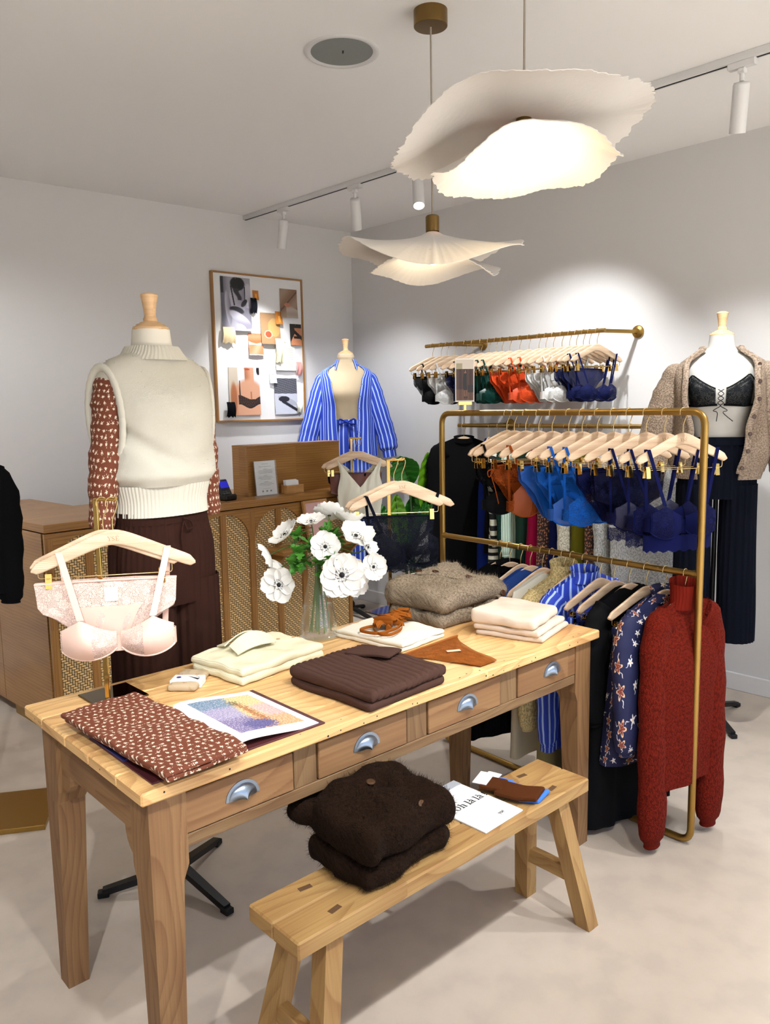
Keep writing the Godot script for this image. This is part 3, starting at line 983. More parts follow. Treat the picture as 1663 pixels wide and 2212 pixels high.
func sprig_image() -> Image:
	var S := 256
	var im := Image.create(S, S, false, Image.FORMAT_RGB8)
	im.fill(Color(0.42, 0.205, 0.11))
	var r := RandomNumberGenerator.new()
	r.seed = 77
	var dot := func(p: Vector2, a: float, l: float, w: float, c: Color) -> void:
		# one leaf or petal: a pointed oval
		var n := int(l * 2.0)
		for k in n:
			var t := float(k) / n
			var half := w * sin(PI * t)
			var m := int(half * 2.0) + 1
			for q in range(-m, m + 1):
				var o := p + Vector2(cos(a), sin(a)) * (t * l) + Vector2(-sin(a), cos(a)) * (q * 0.5)
				if absf(q * 0.5) <= half:
					im.set_pixel(wrapi(int(o.x), 0, S), wrapi(int(o.y), 0, S), c)
	var cream := Color(0.88, 0.82, 0.74)
	for j in 7:
		for i in 7:
			var p := Vector2(i + 0.5 + 0.5 * (j % 2), j + 0.5) * (S / 7.0) + Vector2(r.randf_range(-6, 6), r.randf_range(-6, 6))
			var a0 := r.randf() * TAU
			for k in 5:
				dot.call(p, a0 + TAU * k / 5.0 + r.randf_range(-0.2, 0.2), r.randf_range(7.0, 10.5), 2.5, cream)
			for k in 3:
				var q := p + Vector2.from_angle(r.randf() * TAU) * r.randf_range(9, 13)
				dot.call(q, r.randf() * TAU, r.randf_range(5.0, 8.0), 1.8, cream.darkened(0.08))
	return im

func floral_image(ground: Color, cols: Array, sd: int, count: int) -> Image:
	var S := 256
	var im := Image.create(S, S, false, Image.FORMAT_RGB8)
	im.fill(ground)
	var r := RandomNumberGenerator.new()
	r.seed = sd
	var side := int(ceil(sqrt(count)))
	for k in count:
		var p := Vector2(k % side + r.randf_range(0.2, 0.8), k / side + r.randf_range(0.2, 0.8)) * S / side
		var big := k % 2 == 0
		var R := (0.34 if big else 0.2) * S / side
		var c0: Color = cols[0] if big else cols[2]
		var c1: Color = cols[1]
		var ph := r.randf() * TAU
		for y in range(-int(R) - 1, int(R) + 2):
			for x in range(-int(R) - 1, int(R) + 2):
				var q := Vector2(x, y)
				var edge := R * (0.72 + 0.28 * cos(q.angle() * 5.0 + ph))
				var d := q.length()
				if d < edge:
					var c := c0
					if big and (d > edge * 0.72 or absf(sin(d * 0.75 + q.angle() * 2.0)) < 0.22):
						c = c1
					elif not big and d < R * 0.25:
						c = cols[1]
					im.set_pixel(wrapi(int(p.x + x), 0, S), wrapi(int(p.y + y), 0, S), c)
		for l in 2:
			var a := ph + l * 2.4
			for s in int(R * 1.2):
				var o := p + Vector2.from_angle(a) * (R * 0.9 + s * 0.7) + Vector2.from_angle(a + PI / 2) * sin(s * 0.3) * 2.0
				for w in 2:
					im.set_pixel(wrapi(int(o.x) + w, 0, S), wrapi(int(o.y), 0, S), cols[2])
	return im

func dye(base: String, col: Color) -> StandardMaterial3D:
	return variant(base + col.to_html(), base, col)

func hanger_body(half: float, drop: float) -> Geo:
	# a wooden arm: a rounded rectangle swept along a bow, rounded off at both tips
	var p := PackedVector3Array()
	var n := 33
	var sides := 12
	for j in n:
		var s := -1.0 + 2.0 * j / (n - 1)
		var t := absf(s)
		var x := half * s
		var y := -0.09 - drop * ((sqrt(t * t + 0.03) - 0.173) / 0.842 * 1.12 - 0.12 * t * t)
		var hh := lerpf(0.0205, 0.0155, t)
		if t > 0.9:
			hh *= sqrt(maxf(1.0 - pow((t - 0.9) / 0.1, 2.0), 0.04))
		for i in sides:
			var a := TAU * i / sides
			var cx := signf(cos(a)) * pow(absf(cos(a)), 0.55)
			var cy := signf(sin(a)) * pow(absf(sin(a)), 0.55)
			p.append(Vector3(x, y + cy * hh, cx * 0.0058))
	var uvs := PackedVector2Array()
	for j in n:
		for i in sides:
			uvs.append(Vector2(j * 0.012, p[j * sides + i].y + 0.2))
	return Geo.new().grid(p, sides, n, true, 1, 1, false, uvs).fan(p.slice(0, sides), Vector3.LEFT).fan(p.slice((n - 1) * sides), Vector3.RIGHT)

func hook_geo(rod: float) -> Geo:
	var k := rod + 0.0022
	var path := [Vector3(0, -0.072, 0), Vector3(0, -0.045, 0), Vector3(k * 0.7, -k * 1.25, 0), Vector3(k, 0, 0), Vector3(k * 0.7, k * 0.7, 0), Vector3(0, k, 0), Vector3(-k * 0.7, k * 0.7, 0), Vector3(-k, 0, 0), Vector3(-k * 0.95, -k * 0.6, 0)]
	return Geo.new().tube(curve(path, 3), 0.0018, 6)

func make_hanger(called: String, label: String, group: String, clips: bool, xf: Transform3D, mark := false) -> Node3D:
	var key := called + ("c" if clips else "p") + ("m" if mark else "")
	if shared.has(key):
		var o := copy(shared[key], label, xf)
		o.set_meta("group", group)
		return o
	var t := thing(called, label, "hanger", group)
	t.transform = xf
	part(t, "body", hanger_body(0.185 if clips else 0.205, 0.072 if clips else 0.078), M.beech)
	part(t, "hook", hook_geo(0.0125), M.wire_gold)
	if clips:
		part(t, "clip_bar", Geo.new().tube(rounded([Vector3(-0.168, -0.155, 0), Vector3(-0.168, -0.192, 0), Vector3(0.168, -0.192, 0), Vector3(0.168, -0.155, 0)], 0.008, 3), 0.0015, 6), M.wire_gold)
		for s in [-1.0, 1.0]:
			var c := Geo.new()
			c.box(Vector3(0.017, 0.040, 0.002), Vector3(s * 0.142, -0.199, 0.0085), 0.0006, Basis(Vector3.RIGHT, -0.12))
			c.box(Vector3(0.017, 0.040, 0.002), Vector3(s * 0.142, -0.199, -0.0085), 0.0006, Basis(Vector3.RIGHT, 0.12))
			c.box(Vector3(0.012, 0.008, 0.018), Vector3(s * 0.142, -0.194, 0), 0.001)
			part(t, "clip", c, M.brass_bright)
	if mark:
		var tm := TextMesh.new()
		var f := SystemFont.new()
		f.font_names = PackedStringArray(["Droid Serif"])
		tm.font = f
		tm.text = "YSÉ"
		tm.font_size = 24
		tm.pixel_size = 0.0007
		tm.depth = 0.0006
		part(t, "branded_mark", tm, mat("burnt_mark", Color(0.66, 0.52, 0.38), 0.7), Transform3D(Basis(), Vector3(0, -0.093, 0.0058)))
	shared[key] = t
	return t

func ribbon(a: Vector3, b: Vector3, w: float, sag := Vector3.ZERO, n := 9) -> Geo:
	# a strap: narrow band from a to b
	var side := Vector3(w / 2, 0, 0)
	return Geo.new().sheet(func(u: float, v: float) -> Vector3:
		return a.lerp(b, u) + sag * sin(PI * u) + side * (v * 2.0 - 1.0), n, 2, 0.0014, a.distance_to(b), w)

func make_bra(label: String, group: String, xf: Transform3D, o: Dictionary) -> Node3D:
	# hangs by its straps from the notches of a hanger whose rail point is the origin
	var t := thing("bra", label, "bra", group)
	t.transform = xf
	var cw: float = o.get("cw", 0.128)
	var ch: float = o.get("ch", 0.095)
	var yc: float = o.get("y", -0.35)
	var peak: float = o.get("peak", 0.35)
	var gap := 0.012
	var depth: float = o.get("depth", 0.03)
	var sx: float = o.get("sx", 0.142)
	for s in [-1.0, 1.0]:
		var f := func(u: float, v: float) -> Vector3:
			var x: float = gap / 2 + cw * u
			var lo: float = yc - ch * 0.5 * sqrt(maxf(1.0 - pow((u - 0.5) * 1.7, 2.0), 0.05))
			var hi: float = yc + ch * (0.18 + peak * pow(maxf(0.0, 1.0 - absf(u - 0.62) / 0.62), 1.3))
			return Vector3(s * x, lerpf(lo, hi, v), 0.012 + depth * sin(PI * (0.08 + 0.84 * u)) * sin(PI * (0.12 + 0.70 * v)))
		part(t, "cup", Geo.new().sheet(f, 15, 11, 0.0016, cw, ch * 1.4), o.cup)
		if o.has("panel"):
			# opaque side sling over the lace
			var f2 := func(u: float, v: float) -> Vector3:
				var q: Vector3 = f.call(0.42 + 0.55 * u, v)
				return q + Vector3(0, 0, 0.002)
			part(t, "side_panel", Geo.new().sheet(f2, 9, 11, 0.0012, cw * 0.5, ch * 1.4), o.panel)
		var wire := PackedVector3Array()
		for k in 13:
			wire.append(f.call(k / 12.0, 0.0) + Vector3(0, 0, 0.001))
		part(t, "underwire", Geo.new().tube(wire, 0.0032, 6), o.strap)
		var top: Vector3 = f.call(0.62, 1.0)
		var sw: float = o.get("sw", 0.011)
		part(t, "strap", ribbon(Vector3(s * sx, -0.118 + (-0.004), 0.008), top, sw), o.strap)
		part(t, "back_strap", ribbon(Vector3(s * sx, -0.122, -0.008), Vector3(s * 0.115, yc - 0.01, -0.03), sw * 0.9), o.strap)
		# band: from the cup round to the back
		var bh: float = o.get("band", 0.04)
		part(t, "wing", Geo.new().sheet(func(u: float, v: float) -> Vector3:
			var x := interp([[0.0, gap / 2 + cw - 0.004], [0.14, gap / 2 + cw + 0.006], [0.3, cw], [1.0, 0.015]], u)
			return Vector3(s * x, yc - ch * 0.06 + (v - 0.5) * bh * (1.15 - 0.45 * u) - 0.012 * u, lerpf(0.014, -0.034, smoothstep(0.0, 0.35, u)) + 0.004 * sin(u * 11.0)), 13, 4, 0.0014, 0.15, bh), o.get("wing", o.cup))
	part(t, "centre_gore", Geo.new().sheet(func(u: float, v: float) -> Vector3:
		return Vector3((u - 0.5) * (gap + 0.012), yc - ch * 0.36 + v * ch * 0.42, 0.016), 4, 4, 0.0016, 0.02, 0.03), o.strap)
	if o.get("longline", 0.0) > 0.0:
		var ll: float = o.longline
		part(t, "lower_band", Geo.new().sheet(func(u: float, v: float) -> Vector3:
			var a := (u - 0.5) * PI * 0.9
			return Vector3(sin(a) * 0.142, yc - ch * 0.40 - v * ll + 0.004 * sin(u * 60.0) * (1.0 if v > 0.95 else 0.0), -0.02 + 0.045 * cos(a)), 40, 5, 0.0014, 0.3, ll), o.get("wing", o.cup))
	return t

func make_brief(label: String, group: String, xf: Transform3D, o: Dictionary) -> Node3D:
	# knickers pegged by the waist to the clip bar
	var t := thing("knickers", label, "knickers", group)
	t.transform = xf
	var w: float = o.get("w", 0.15)
	var y0: float = o.get("y", -0.207)
	var h: float = o.get("h", 0.17)
	var side: float = o.get("side", 0.055)
	for s in [1.0, -1.0]:
		var f := func(u: float, v: float) -> Vector3:
			var hw := 0.0
			var sd := side / h
			if v < sd:
				hw = w - 0.006 * v / sd
			else:
				var q := (v - sd) / (1.0 - sd)
				hw = lerpf(w - 0.006, 0.036, pow(q, 0.62 if s > 0 else 0.85))
			var x := (u * 2.0 - 1.0) * hw
			return Vector3(x, y0 - h * v + 0.006 * sin(PI * u) * (1.0 - v), s * (0.006 + 0.012 * cos(x / w * 1.4) * sin(PI * clampf(v + 0.05, 0.0, 1.0)) + 0.003 * sin(x * 90.0 + v * 6.0)))
		part(t, "front_panel" if s > 0 else "back_panel", Geo.new().sheet(f, 19, 13, 0.0014, 2.0 * w, h), o.front if s > 0 else o.get("back", o.front))
	part(t, "waistband", Geo.new().tube(PackedVector3Array([Vector3(-w, y0, 0.006), Vector3(-w * 0.4, y0 + 0.004, 0.013), Vector3(w * 0.4, y0 + 0.004, 0.013), Vector3(w, y0, 0.006), Vector3(w, y0, -0.006), Vector3(w * 0.4, y0 + 0.004, -0.011), Vector3(-w * 0.4, y0 + 0.004, -0.011), Vector3(-w, y0, -0.006)]), 0.0028, 6, true), o.get("trim", o.front))
	if o.has("insert"):
		part(t, "gusset", Geo.new().sheet(func(u: float, v: float) -> Vector3:
			var q := 0.34 + 0.66 * v
			return Vector3((u - 0.5) * 2.0 * lerpf(0.088, 0.034, pow(v, 0.8)), y0 - h * q, 0.021 - 0.008 * v), 9, 9, 0.0014, 0.15, 0.12), o.insert)
	if o.has("ties"):
		for s in [-1.0, 1.0]:
			part(t, "tie", Geo.new().tube(curve([Vector3(s * w, y0 - 0.012, 0.008), Vector3(s * (w + 0.014), y0 - 0.03, 0.014), Vector3(s * (w - 0.004), y0 - 0.09, 0.016), Vector3(s * (w - 0.02), y0 - 0.15, 0.014)], 4), 0.0022, 5), o.ties)
			part(t, "bow", Geo.new().tube(curve([Vector3(s * w, y0 - 0.012, 0.01), Vector3(s * (w + 0.028), y0 - 0.018, 0.014), Vector3(s * (w + 0.022), y0 - 0.042, 0.014), Vector3(s * w, y0 - 0.014, 0.012)], 4), 0.0022, 5), o.ties)
	return t

func hang_top(called: String, label: String, category: String, group: String, xf: Transform3D, o: Dictionary) -> Node3D:
	# a garment with shoulders, hanging from a hanger whose rail point is the origin
	var t := thing(called, label, category, group)
	t.transform = xf
	var keys: Array = o.get("width", [[0.0, 0.2], [0.12, 0.215], [0.5, 0.2], [1.0, 0.215]])
	var L: float = o.get("len", 0.6)
	var T: float = o.get("thick", 0.045)
	var amp: float = o.get("fold", 0.012)
	var ph: float = o.get("phase", 1.0)
	var nf: float = o.get("nfold", 30.0)
	var slope := 0.40
	var y_top: float = o.get("top", -0.074)
	var nu := 48
	var nv := 22
	var p := PackedVector3Array()
	for j in nv:
		var v := float(j) / (nv - 1)
		v = pow(v, 1.25)
		var w := interp(keys, v)
		var th := lerpf(0.011, T, smoothstep(0.0, 0.35, v))
		for i in nu:
			var a := TAU * i / nu
			var c := cos(a)
			var s := sin(a)
			var x := signf(c) * pow(absf(c), 0.8) * w
			var z := signf(s) * pow(absf(s), 0.7) * th
			var yt := y_top - slope * maxf(absf(x) - 0.05, 0.0) - 0.02 * smoothstep(0.06, 0.0, absf(x)) * (1.0 if s > 0.0 else 0.3)
			var fold := amp * smoothstep(0.1, 0.9, v) * (sin(x * nf + ph + (1.5 if s > 0.0 else 0.0)) + 0.5 * sin(x * nf * 2.3 + ph * 2.0))
			p.append(Vector3(x, lerpf(yt, y_top - L, v) + 0.006 * v * sin(x * nf * 0.5 + ph), z + fold))
	part(t, o.get("body_name", "body"), Geo.new().grid(p, nu, nv, true, o.get("us", 0.9), L), o.m)
	if o.get("sleeve", 0.0) > 0.0:
		var sl: float = o.sleeve
		var sr: float = o.get("sr", 0.055)
		for s in [-1.0, 1.0]:
			var w0: float = interp(keys, 0.05) - 0.02 - o.get("inset", 0.025)
			var top := Vector3(s * w0, y_top - slope * (w0 - 0.05) - 0.05, 0)
			var path := curve([top + Vector3(-s * 0.03, 0.012, 0), top + Vector3(s * 0.02, -0.05, 0.0), top + Vector3(s * 0.034, -sl * 0.45, o.get("swing", 0.01)), top + Vector3(s * 0.03, -sl * 0.9, o.get("swing", 0.01) * 1.5), top + Vector3(s * 0.028, -sl, o.get("swing", 0.01) * 1.5)], 7)
			var rad := []
			for k in path.size():
				var q := float(k) / (path.size() - 1)
				rad.append(interp([[0.0, sr], [0.3, sr * 1.05], [0.75, sr * o.get("puff", 0.85)], [0.88, sr * 0.62], [1.0, sr * 0.6]], q) * (1.0 + 0.06 * sin(k * 1.7)))
			part(t, "sleeve", Geo.new().tube(path, rad, 14, false, true, 0.62, Vector3.RIGHT), o.get("sm", o.m))
	if o.get("neck", 0.0) > 0.0:
		var nh: float = o.neck
		var ring := PackedVector3Array()
		for j in 6:
			var v := j / 5.0
			for i in 24:
				var a := TAU * i / 24
				ring.append(Vector3(cos(a) * (0.068 - 0.006 * sin(PI * v)), y_top - 0.028 + nh * v - 0.012 * sin(a) , sin(a) * (0.03 + 0.008 * v)))
		part(t, "collar", Geo.new().grid(ring, 24, 6, true, 0.4, nh), o.get("cm", o.m))
	if o.get("shirt_collar", false):
		for s in [-1.0, 1.0]:
			part(t, "collar", Geo.new().sheet(func(u: float, v: float) -> Vector3:
				return Vector3(s * (0.008 + 0.062 * u - 0.01 * v * (1.0 - u)), y_top - 0.035 + 0.035 * u - v * 0.05, 0.02 + 0.01 * v - 0.03 * u * u), 7, 5, 0.002, 0.1, 0.05), o.m)
		for k in 5:
			part(t, "button", Geo.new().lathe([Vector2(0.0055, 0.0), Vector2(0.005, 0.002), Vector2(0.0, 0.0022)], 10, Vector3(0.0, y_top - 0.11 - k * 0.085, T + 0.006), false, Basis(Vector3.RIGHT, PI / 2)), dye("satin", Color(0.85, 0.85, 0.82)))
	return t

func hang_bottom(called: String, label: String, category: String, group: String, xf: Transform3D, o: Dictionary) -> Node3D:
	# a skirt, or trousers when "legs" is set, pegged by the waist to the clip bar
	var t := thing(called, label, category, group)
	t.transform = xf
	var L: float = o.get("len", 0.6)
	var w: float = o.get("w", 0.17)
	var hem: float = o.get("hem", 0.2)
	var T: float = o.get("thick", 0.03)
	var y0 := -0.205
	var runs := [0.0]
	if o.get("legs", false):
		runs = [-1.0, 1.0]
	for r in runs:
		var p := PackedVector3Array()
		var nu := 36
		var nv := 16
		for j in nv:
			var v := float(j) / (nv - 1)
			var hw := lerpf(w, hem, v) * (0.5 if r != 0.0 else 1.0)
			for i in nu:
				var a := TAU * i / nu
				var x := signf(cos(a)) * pow(absf(cos(a)), 0.75) * hw
				var z := signf(sin(a)) * pow(absf(sin(a)), 0.7) * lerpf(0.008, T, smoothstep(0.0, 0.4, v))
				z += o.get("fold", 0.01) * smoothstep(0.0, 0.7, v) * sin(x * o.get("nfold", 34.0) + o.get("phase", 0.0) + (1.2 if sin(a) > 0 else 0.0))
				p.append(Vector3(x + r * hw * 0.97, y0 - L * v + 0.008 * v * sin(x * 25.0), z))
		part(t, "leg" if r != 0.0 else "body", Geo.new().grid(p, nu, nv, true, 0.8, L), o.m)
	part(t, "waistband", Geo.new().box(Vector3(w * 2.0 + 0.004, 0.028, 0.02), Vector3(0, y0 - 0.006, 0), 0.004), o.get("wm", o.m))
	return t

func t_stand(label: String, at: Vector3, turn: float, height: float, plate := 0.14, off := Vector3.ZERO) -> Node3D:
	var t := thing("display_stand", label, "display stand", "brass tabletop display stands", at, turn)
	part(t, "base_plate", Geo.new().box(Vector3(plate, 0.005, plate), Basis(Vector3.UP, -turn) * off + Vector3(0, 0.0025, 0), 0.001, Basis(Vector3.UP, -turn)), M.brass_mirror)
	part(t, "post", Geo.new().box(Vector3(0.013, height, 0.008), Vector3(0, height / 2 + 0.004, 0), 0.001), M.brass_bright)
	part(t, "arm", Geo.new().tube(rounded([Vector3(-0.004, height - 0.004, 0), Vector3(-0.004, height + 0.006, 0), Vector3(0.055, height + 0.006, 0), Vector3(0.06, height + 0.013, 0)], 0.003, 2), 0.0042, 8), M.brass_bright)
	return t

func turned(at: Vector3, th: float) -> Transform3D:
	return Transform3D(Basis(Vector3.UP, th), at)

func few(words: String, most: int) -> String:
	# the first few words of a label
	return " ".join(words.split(" ").slice(0, most)).trim_suffix(",")

func hung_set(at: Vector3, th: float, hl: String, hg: String, brief, bra, group: String, words: String, mark := false) -> void:
	# one clip hanger with knickers, a bra or both
	var held: String = brief["label"] if brief != null else bra["label"]
	make_hanger("clip_hanger", hl + " " + few(held, 9), hg, true, turned(at, th), mark)
	if brief != null:
		make_brief((brief["label"] if brief.has("label") else "knickers") + " " + words, group, turned(at, th), brief)
	if bra != null:
		make_bra((bra["label"] if bra.has("label") else "bra") + " " + words, group, turned(at, th), bra)

func build_front_rack() -> void:
	var black := Color(0.05, 0.052, 0.06)
	var navy := Color(0.04, 0.06, 0.235)
	var midnight := Color(0.03, 0.045, 0.17)
	var blue := Color(0.075, 0.33, 0.68)
	var rust := Color(0.56, 0.26, 0.08)
	var hl := "front rack clip hanger holding the"
	var hg := "clip hangers on the front rack"
	var g := "lingerie on the front rack"
	var w := "on the front rack's top rail"
	var L := func(c: Color) -> StandardMaterial3D: return dye("lace", c)
	var C := func(c: Color) -> StandardMaterial3D: return dye("cloth", c)
	var S := func(c: Color, a: float) -> StandardMaterial3D: return dye("sheer", Color(c.r, c.g, c.b, a))
	var rows := [
		[0.308, {"label": "black lace knickers", "front": L.call(black), "trim": C.call(black)}, null],
		[0.340, null, {"label": "black soft bra", "cup": C.call(black), "strap": C.call(black), "y": -0.36}],
		[0.388, {"label": "rust lace knickers with side ties", "front": L.call(rust), "back": L.call(rust), "trim": C.call(rust), "ties": C.call(rust), "insert": C.call(rust), "h": 0.2}, null],
		[0.442, null, {"label": "rust triangle bralette", "cup": L.call(rust), "panel": S.call(rust, 0.8), "strap": C.call(rust), "y": -0.355, "ch": 0.1, "peak": 0.75}],
		[0.495, {"label": "bright blue sheer knickers, first of the pair,", "front": S.call(blue, 0.72), "back": S.call(blue, 0.72), "insert": C.call(blue), "trim": C.call(blue), "h": 0.2}, null],
		[0.558, {"label": "bright blue lace-trimmed knickers, second of the pair,", "front": L.call(blue), "back": S.call(blue, 0.7), "trim": C.call(blue), "insert": C.call(blue), "h": 0.19}, null],
		[0.608, null, {"label": "bright blue sheer bra hung beside the blue knickers", "cup": S.call(blue, 0.75), "strap": C.call(blue), "y": -0.37, "ch": 0.1, "peak": 0.5}],
		[0.662, null, {"label": "bright blue lace bra hung next to the navy lingerie", "cup": L.call(blue), "strap": C.call(blue), "y": -0.365, "ch": 0.1, "peak": 0.5}],
		[0.718, {"label": "navy blue lace knickers beside the blue bra", "front": L.call(navy), "back": L.call(navy), "trim": C.call(navy), "h": 0.19}, null],
		[0.770, {"label": "dark navy lace shorts between the bras", "front": L.call(midnight), "back": L.call(midnight), "trim": C.call(navy), "h": 0.17, "side": 0.1}, null],
		[0.825, null, {"label": "navy lace longline bra, innermost of three", "cup": L.call(navy), "wing": L.call(navy), "strap": C.call(navy), "longline": 0.045, "y": -0.36, "ch": 0.1, "panel": S.call(navy, 0.8)}],
		[0.883, null, {"label": "navy lace longline bra, middle of three", "cup": C.call(navy), "wing": L.call(navy), "strap": C.call(navy), "longline": 0.05, "y": -0.365, "ch": 0.11, "panel": L.call(navy)}],
		[0.938, null, {"label": "navy lace longline bra, outermost of three", "cup": C.call(navy), "wing": C.call(navy), "strap": C.call(navy), "longline": 0.055, "y": -0.37, "ch": 0.11, "panel": L.call(navy), "sw": 0.014}],
	]
	var n := 0
	for r in rows:
		var th := lerpf(-0.36, -0.42, r[0]) + rng.randf_range(-0.07, 0.07)
		hung_set(on_rack(r[0], 1.5235), th, hl, hg, r[1], r[2], g, w, n > 10)
		n += 1
	# lower rail: clothes
	var hw := "on the front rack's lower rail"
	var lg := "clothes on the front rack"
	var cl := [
		[0.280, "top", "blouse", "black crepe blouse at the far end", "blouse", {"m": C.call(black), "len": 0.62, "sleeve": 0.5}],
		[0.322, "top", "jacket", "black jacket hung second from the far post", "jacket", {"m": dye("ribbed", black), "len": 0.72, "neck": 0.03, "sleeve": 0.55}],
		[0.370, "skirt", "skirt", "long black ribbed skirt pegged next to the jacket", "skirt", {"m": dye("ribbed", black), "len": 0.55, "w": 0.16}],
		[0.410, "top", "camisole", "denim blue camisole", "camisole", {"m": C.call(Color(0.16, 0.28, 0.55)), "len": 0.55}],
		[0.460, "trousers", "trousers", "pale cream pleated trousers", "trousers", {"m": C.call(Color(0.80, 0.76, 0.66)), "len": 0.62, "w": 0.15, "hem": 0.17, "legs": true}],
		[0.498, "top", "top", "ivory satin top with a beaded neckline", "top", {"m": dye("satin", Color(0.86, 0.85, 0.80)), "len": 0.5}],
		[0.545, "top", "jumper", "pale yellow fluffy jumper", "jumper", {"m": dye("mohair", Color(0.88, 0.80, 0.58)), "len": 0.55, "neck": 0.07, "sleeve": 0.5}],
		[0.578, "trousers", "trousers", "olive beige wide trousers", "trousers", {"m": C.call(Color(0.56, 0.52, 0.36)), "len": 0.66, "w": 0.16, "hem": 0.18, "legs": true}],
		[0.625, "top", "shirt", "blue striped cotton shirt with its collar open", "shirt", {"m": M.blue_stripe, "len": 0.66, "neck": 0.045, "shirt_collar": true, "sleeve": 0.55, "top": -0.06}],
		[0.680, "trousers", "trousers", "blue striped pyjama trousers", "trousers", {"m": M.blue_stripe, "len": 0.66, "w": 0.16, "hem": 0.17, "legs": true}],
		[0.730, "skirt", "skirt", "dark navy skirt with a black hanging strap", "skirt", {"m": C.call(Color(0.05, 0.07, 0.2)), "len": 0.62}],
		[0.782, "top", "dress", "long black dress", "dress", {"m": C.call(black), "len": 0.88, "sleeve": 0.4, "width": [[0.0, 0.19], [0.15, 0.2], [0.4, 0.19], [1.0, 0.24]]}],
		[0.838, "skirt", "skirt", "navy floral skirt pegged behind the floral blouse", "skirt", {"m": M.navy_floral, "len": 0.5, "w": 0.16, "hem": 0.2}],
		[0.898, "top", "blouse", "navy blouse printed with rust and cream flowers", "blouse", {"m": M.navy_floral, "len": 0.48, "neck": 0.035, "sleeve": 0.46, "puff": 1.0}],
	]
	for c in cl:
		var th := rng.randf_range(-0.24, -0.08)
		var xf := turned(on_rack(c[0], 0.9755), th)
		var clip: bool = c[1] != "top"
		make_hanger("clip_hanger" if clip else "wooden_hanger", "front rack lower hanger holding the " + few(c[3], 9), "hangers on the front rack's lower rail", clip, xf)
		var o: Dictionary = c[5]
		o["phase"] = rng.randf() * 6.0
		if clip:
			hang_bottom(c[2], c[3] + " " + hw, c[4], lg, xf, o)
		else:
			hang_top(c[2], c[3] + " " + hw, c[4], lg, xf, o)
	# red jumper at the near end
	var xf2 := turned(on_rack(0.958, 0.9755), -0.25)
	make_hanger("wooden_hanger", "beech hanger inside the red jumper", "hangers on the front rack's lower rail", false, xf2 * Transform3D(Basis.from_scale(Vector3(0.74, 1, 1)), Vector3.ZERO))
	var red := dye("mohair", Color(0.42, 0.11, 0.06))
	var o2 := {"m": red, "cm": dye("ribbed", Color(0.41, 0.095, 0.05)), "sm": red, "len": 0.66, "neck": 0.085, "sleeve": 0.79, "sr": 0.056, "puff": 1.08, "inset": 0.045, "thick": 0.05, "fold": 0.008, "nfold": 22.0, "top": -0.085, "width": [[0.0, 0.175], [0.12, 0.19], [0.6, 0.175], [0.9, 0.175], [1.0, 0.155]]}
	var j := hang_top("jumper", "brick red mohair jumper with a high ribbed neck at the rack's near end", "jumper", lg, xf2, o2)
	fuzz(j, "body", 5000, 0.009, Color(0.46, 0.13, 0.07), 3)

func fuzz(t: Node3D, of: String, count: int, length: float, col: Color, sd: int) -> void:
	# loose hairs standing off a brushed knit
	var src: MeshInstance3D = t.get_node(of)
	var a: Array = src.mesh.surface_get_arrays(0)
	var v: PackedVector3Array = a[Mesh.ARRAY_VERTEX]
	var n: PackedVector3Array = a[Mesh.ARRAY_NORMAL]
	var ix: PackedInt32Array = a[Mesh.ARRAY_INDEX]
	var r := RandomNumberGenerator.new()
	r.seed = sd
	var cum := PackedFloat32Array()
	var sum := 0.0
	for k in range(0, ix.size(), 3):
		sum += (v[ix[k + 1]] - v[ix[k]]).cross(v[ix[k + 2]] - v[ix[k]]).length()
		cum.append(sum)
	var g := Geo.new()
	for k in count:
		var q := cum.bsearch(r.randf() * sum) * 3
		q = mini(q, ix.size() - 3)
		var b := r.randf()
		var c := r.randf() * (1.0 - b)
		var p := v[ix[q]] * (1.0 - b - c) + v[ix[q + 1]] * b + v[ix[q + 2]] * c
		var m := n[ix[q]]
		var rd := Vector3(r.randf_range(-1, 1), r.randf_range(-1, 1), r.randf_range(-1, 1))
		var d := (m * 0.6 + rd * 0.8).normalized()
		if d.dot(m) < 0.0:
			d = d - 2.0 * m * d.dot(m)
		var side := d.cross(rd).normalized() * 0.00035
		var l := length * r.randf_range(0.4, 1.3)
		var mid := p + d * l * 0.5 + rd * l * 0.1
		var e := p + d * l + rd * l * 0.35
		var i0 := g.v.size()
		for z in [p - side, p + side, mid - side * 0.7, mid + side * 0.7, e]:
			g.v.append(z); g.n.append(m); g.uv.append(Vector2.ZERO)
		for z in [[0, 1, 3], [0, 3, 2], [2, 3, 4]]:
			g.ix.append(i0 + z[0]); g.ix.append(i0 + z[1]); g.ix.append(i0 + z[2])
	var o := part(t, "fuzz", g, dye("cloth", col), src.transform)
	o.set_meta("kind", "stuff")

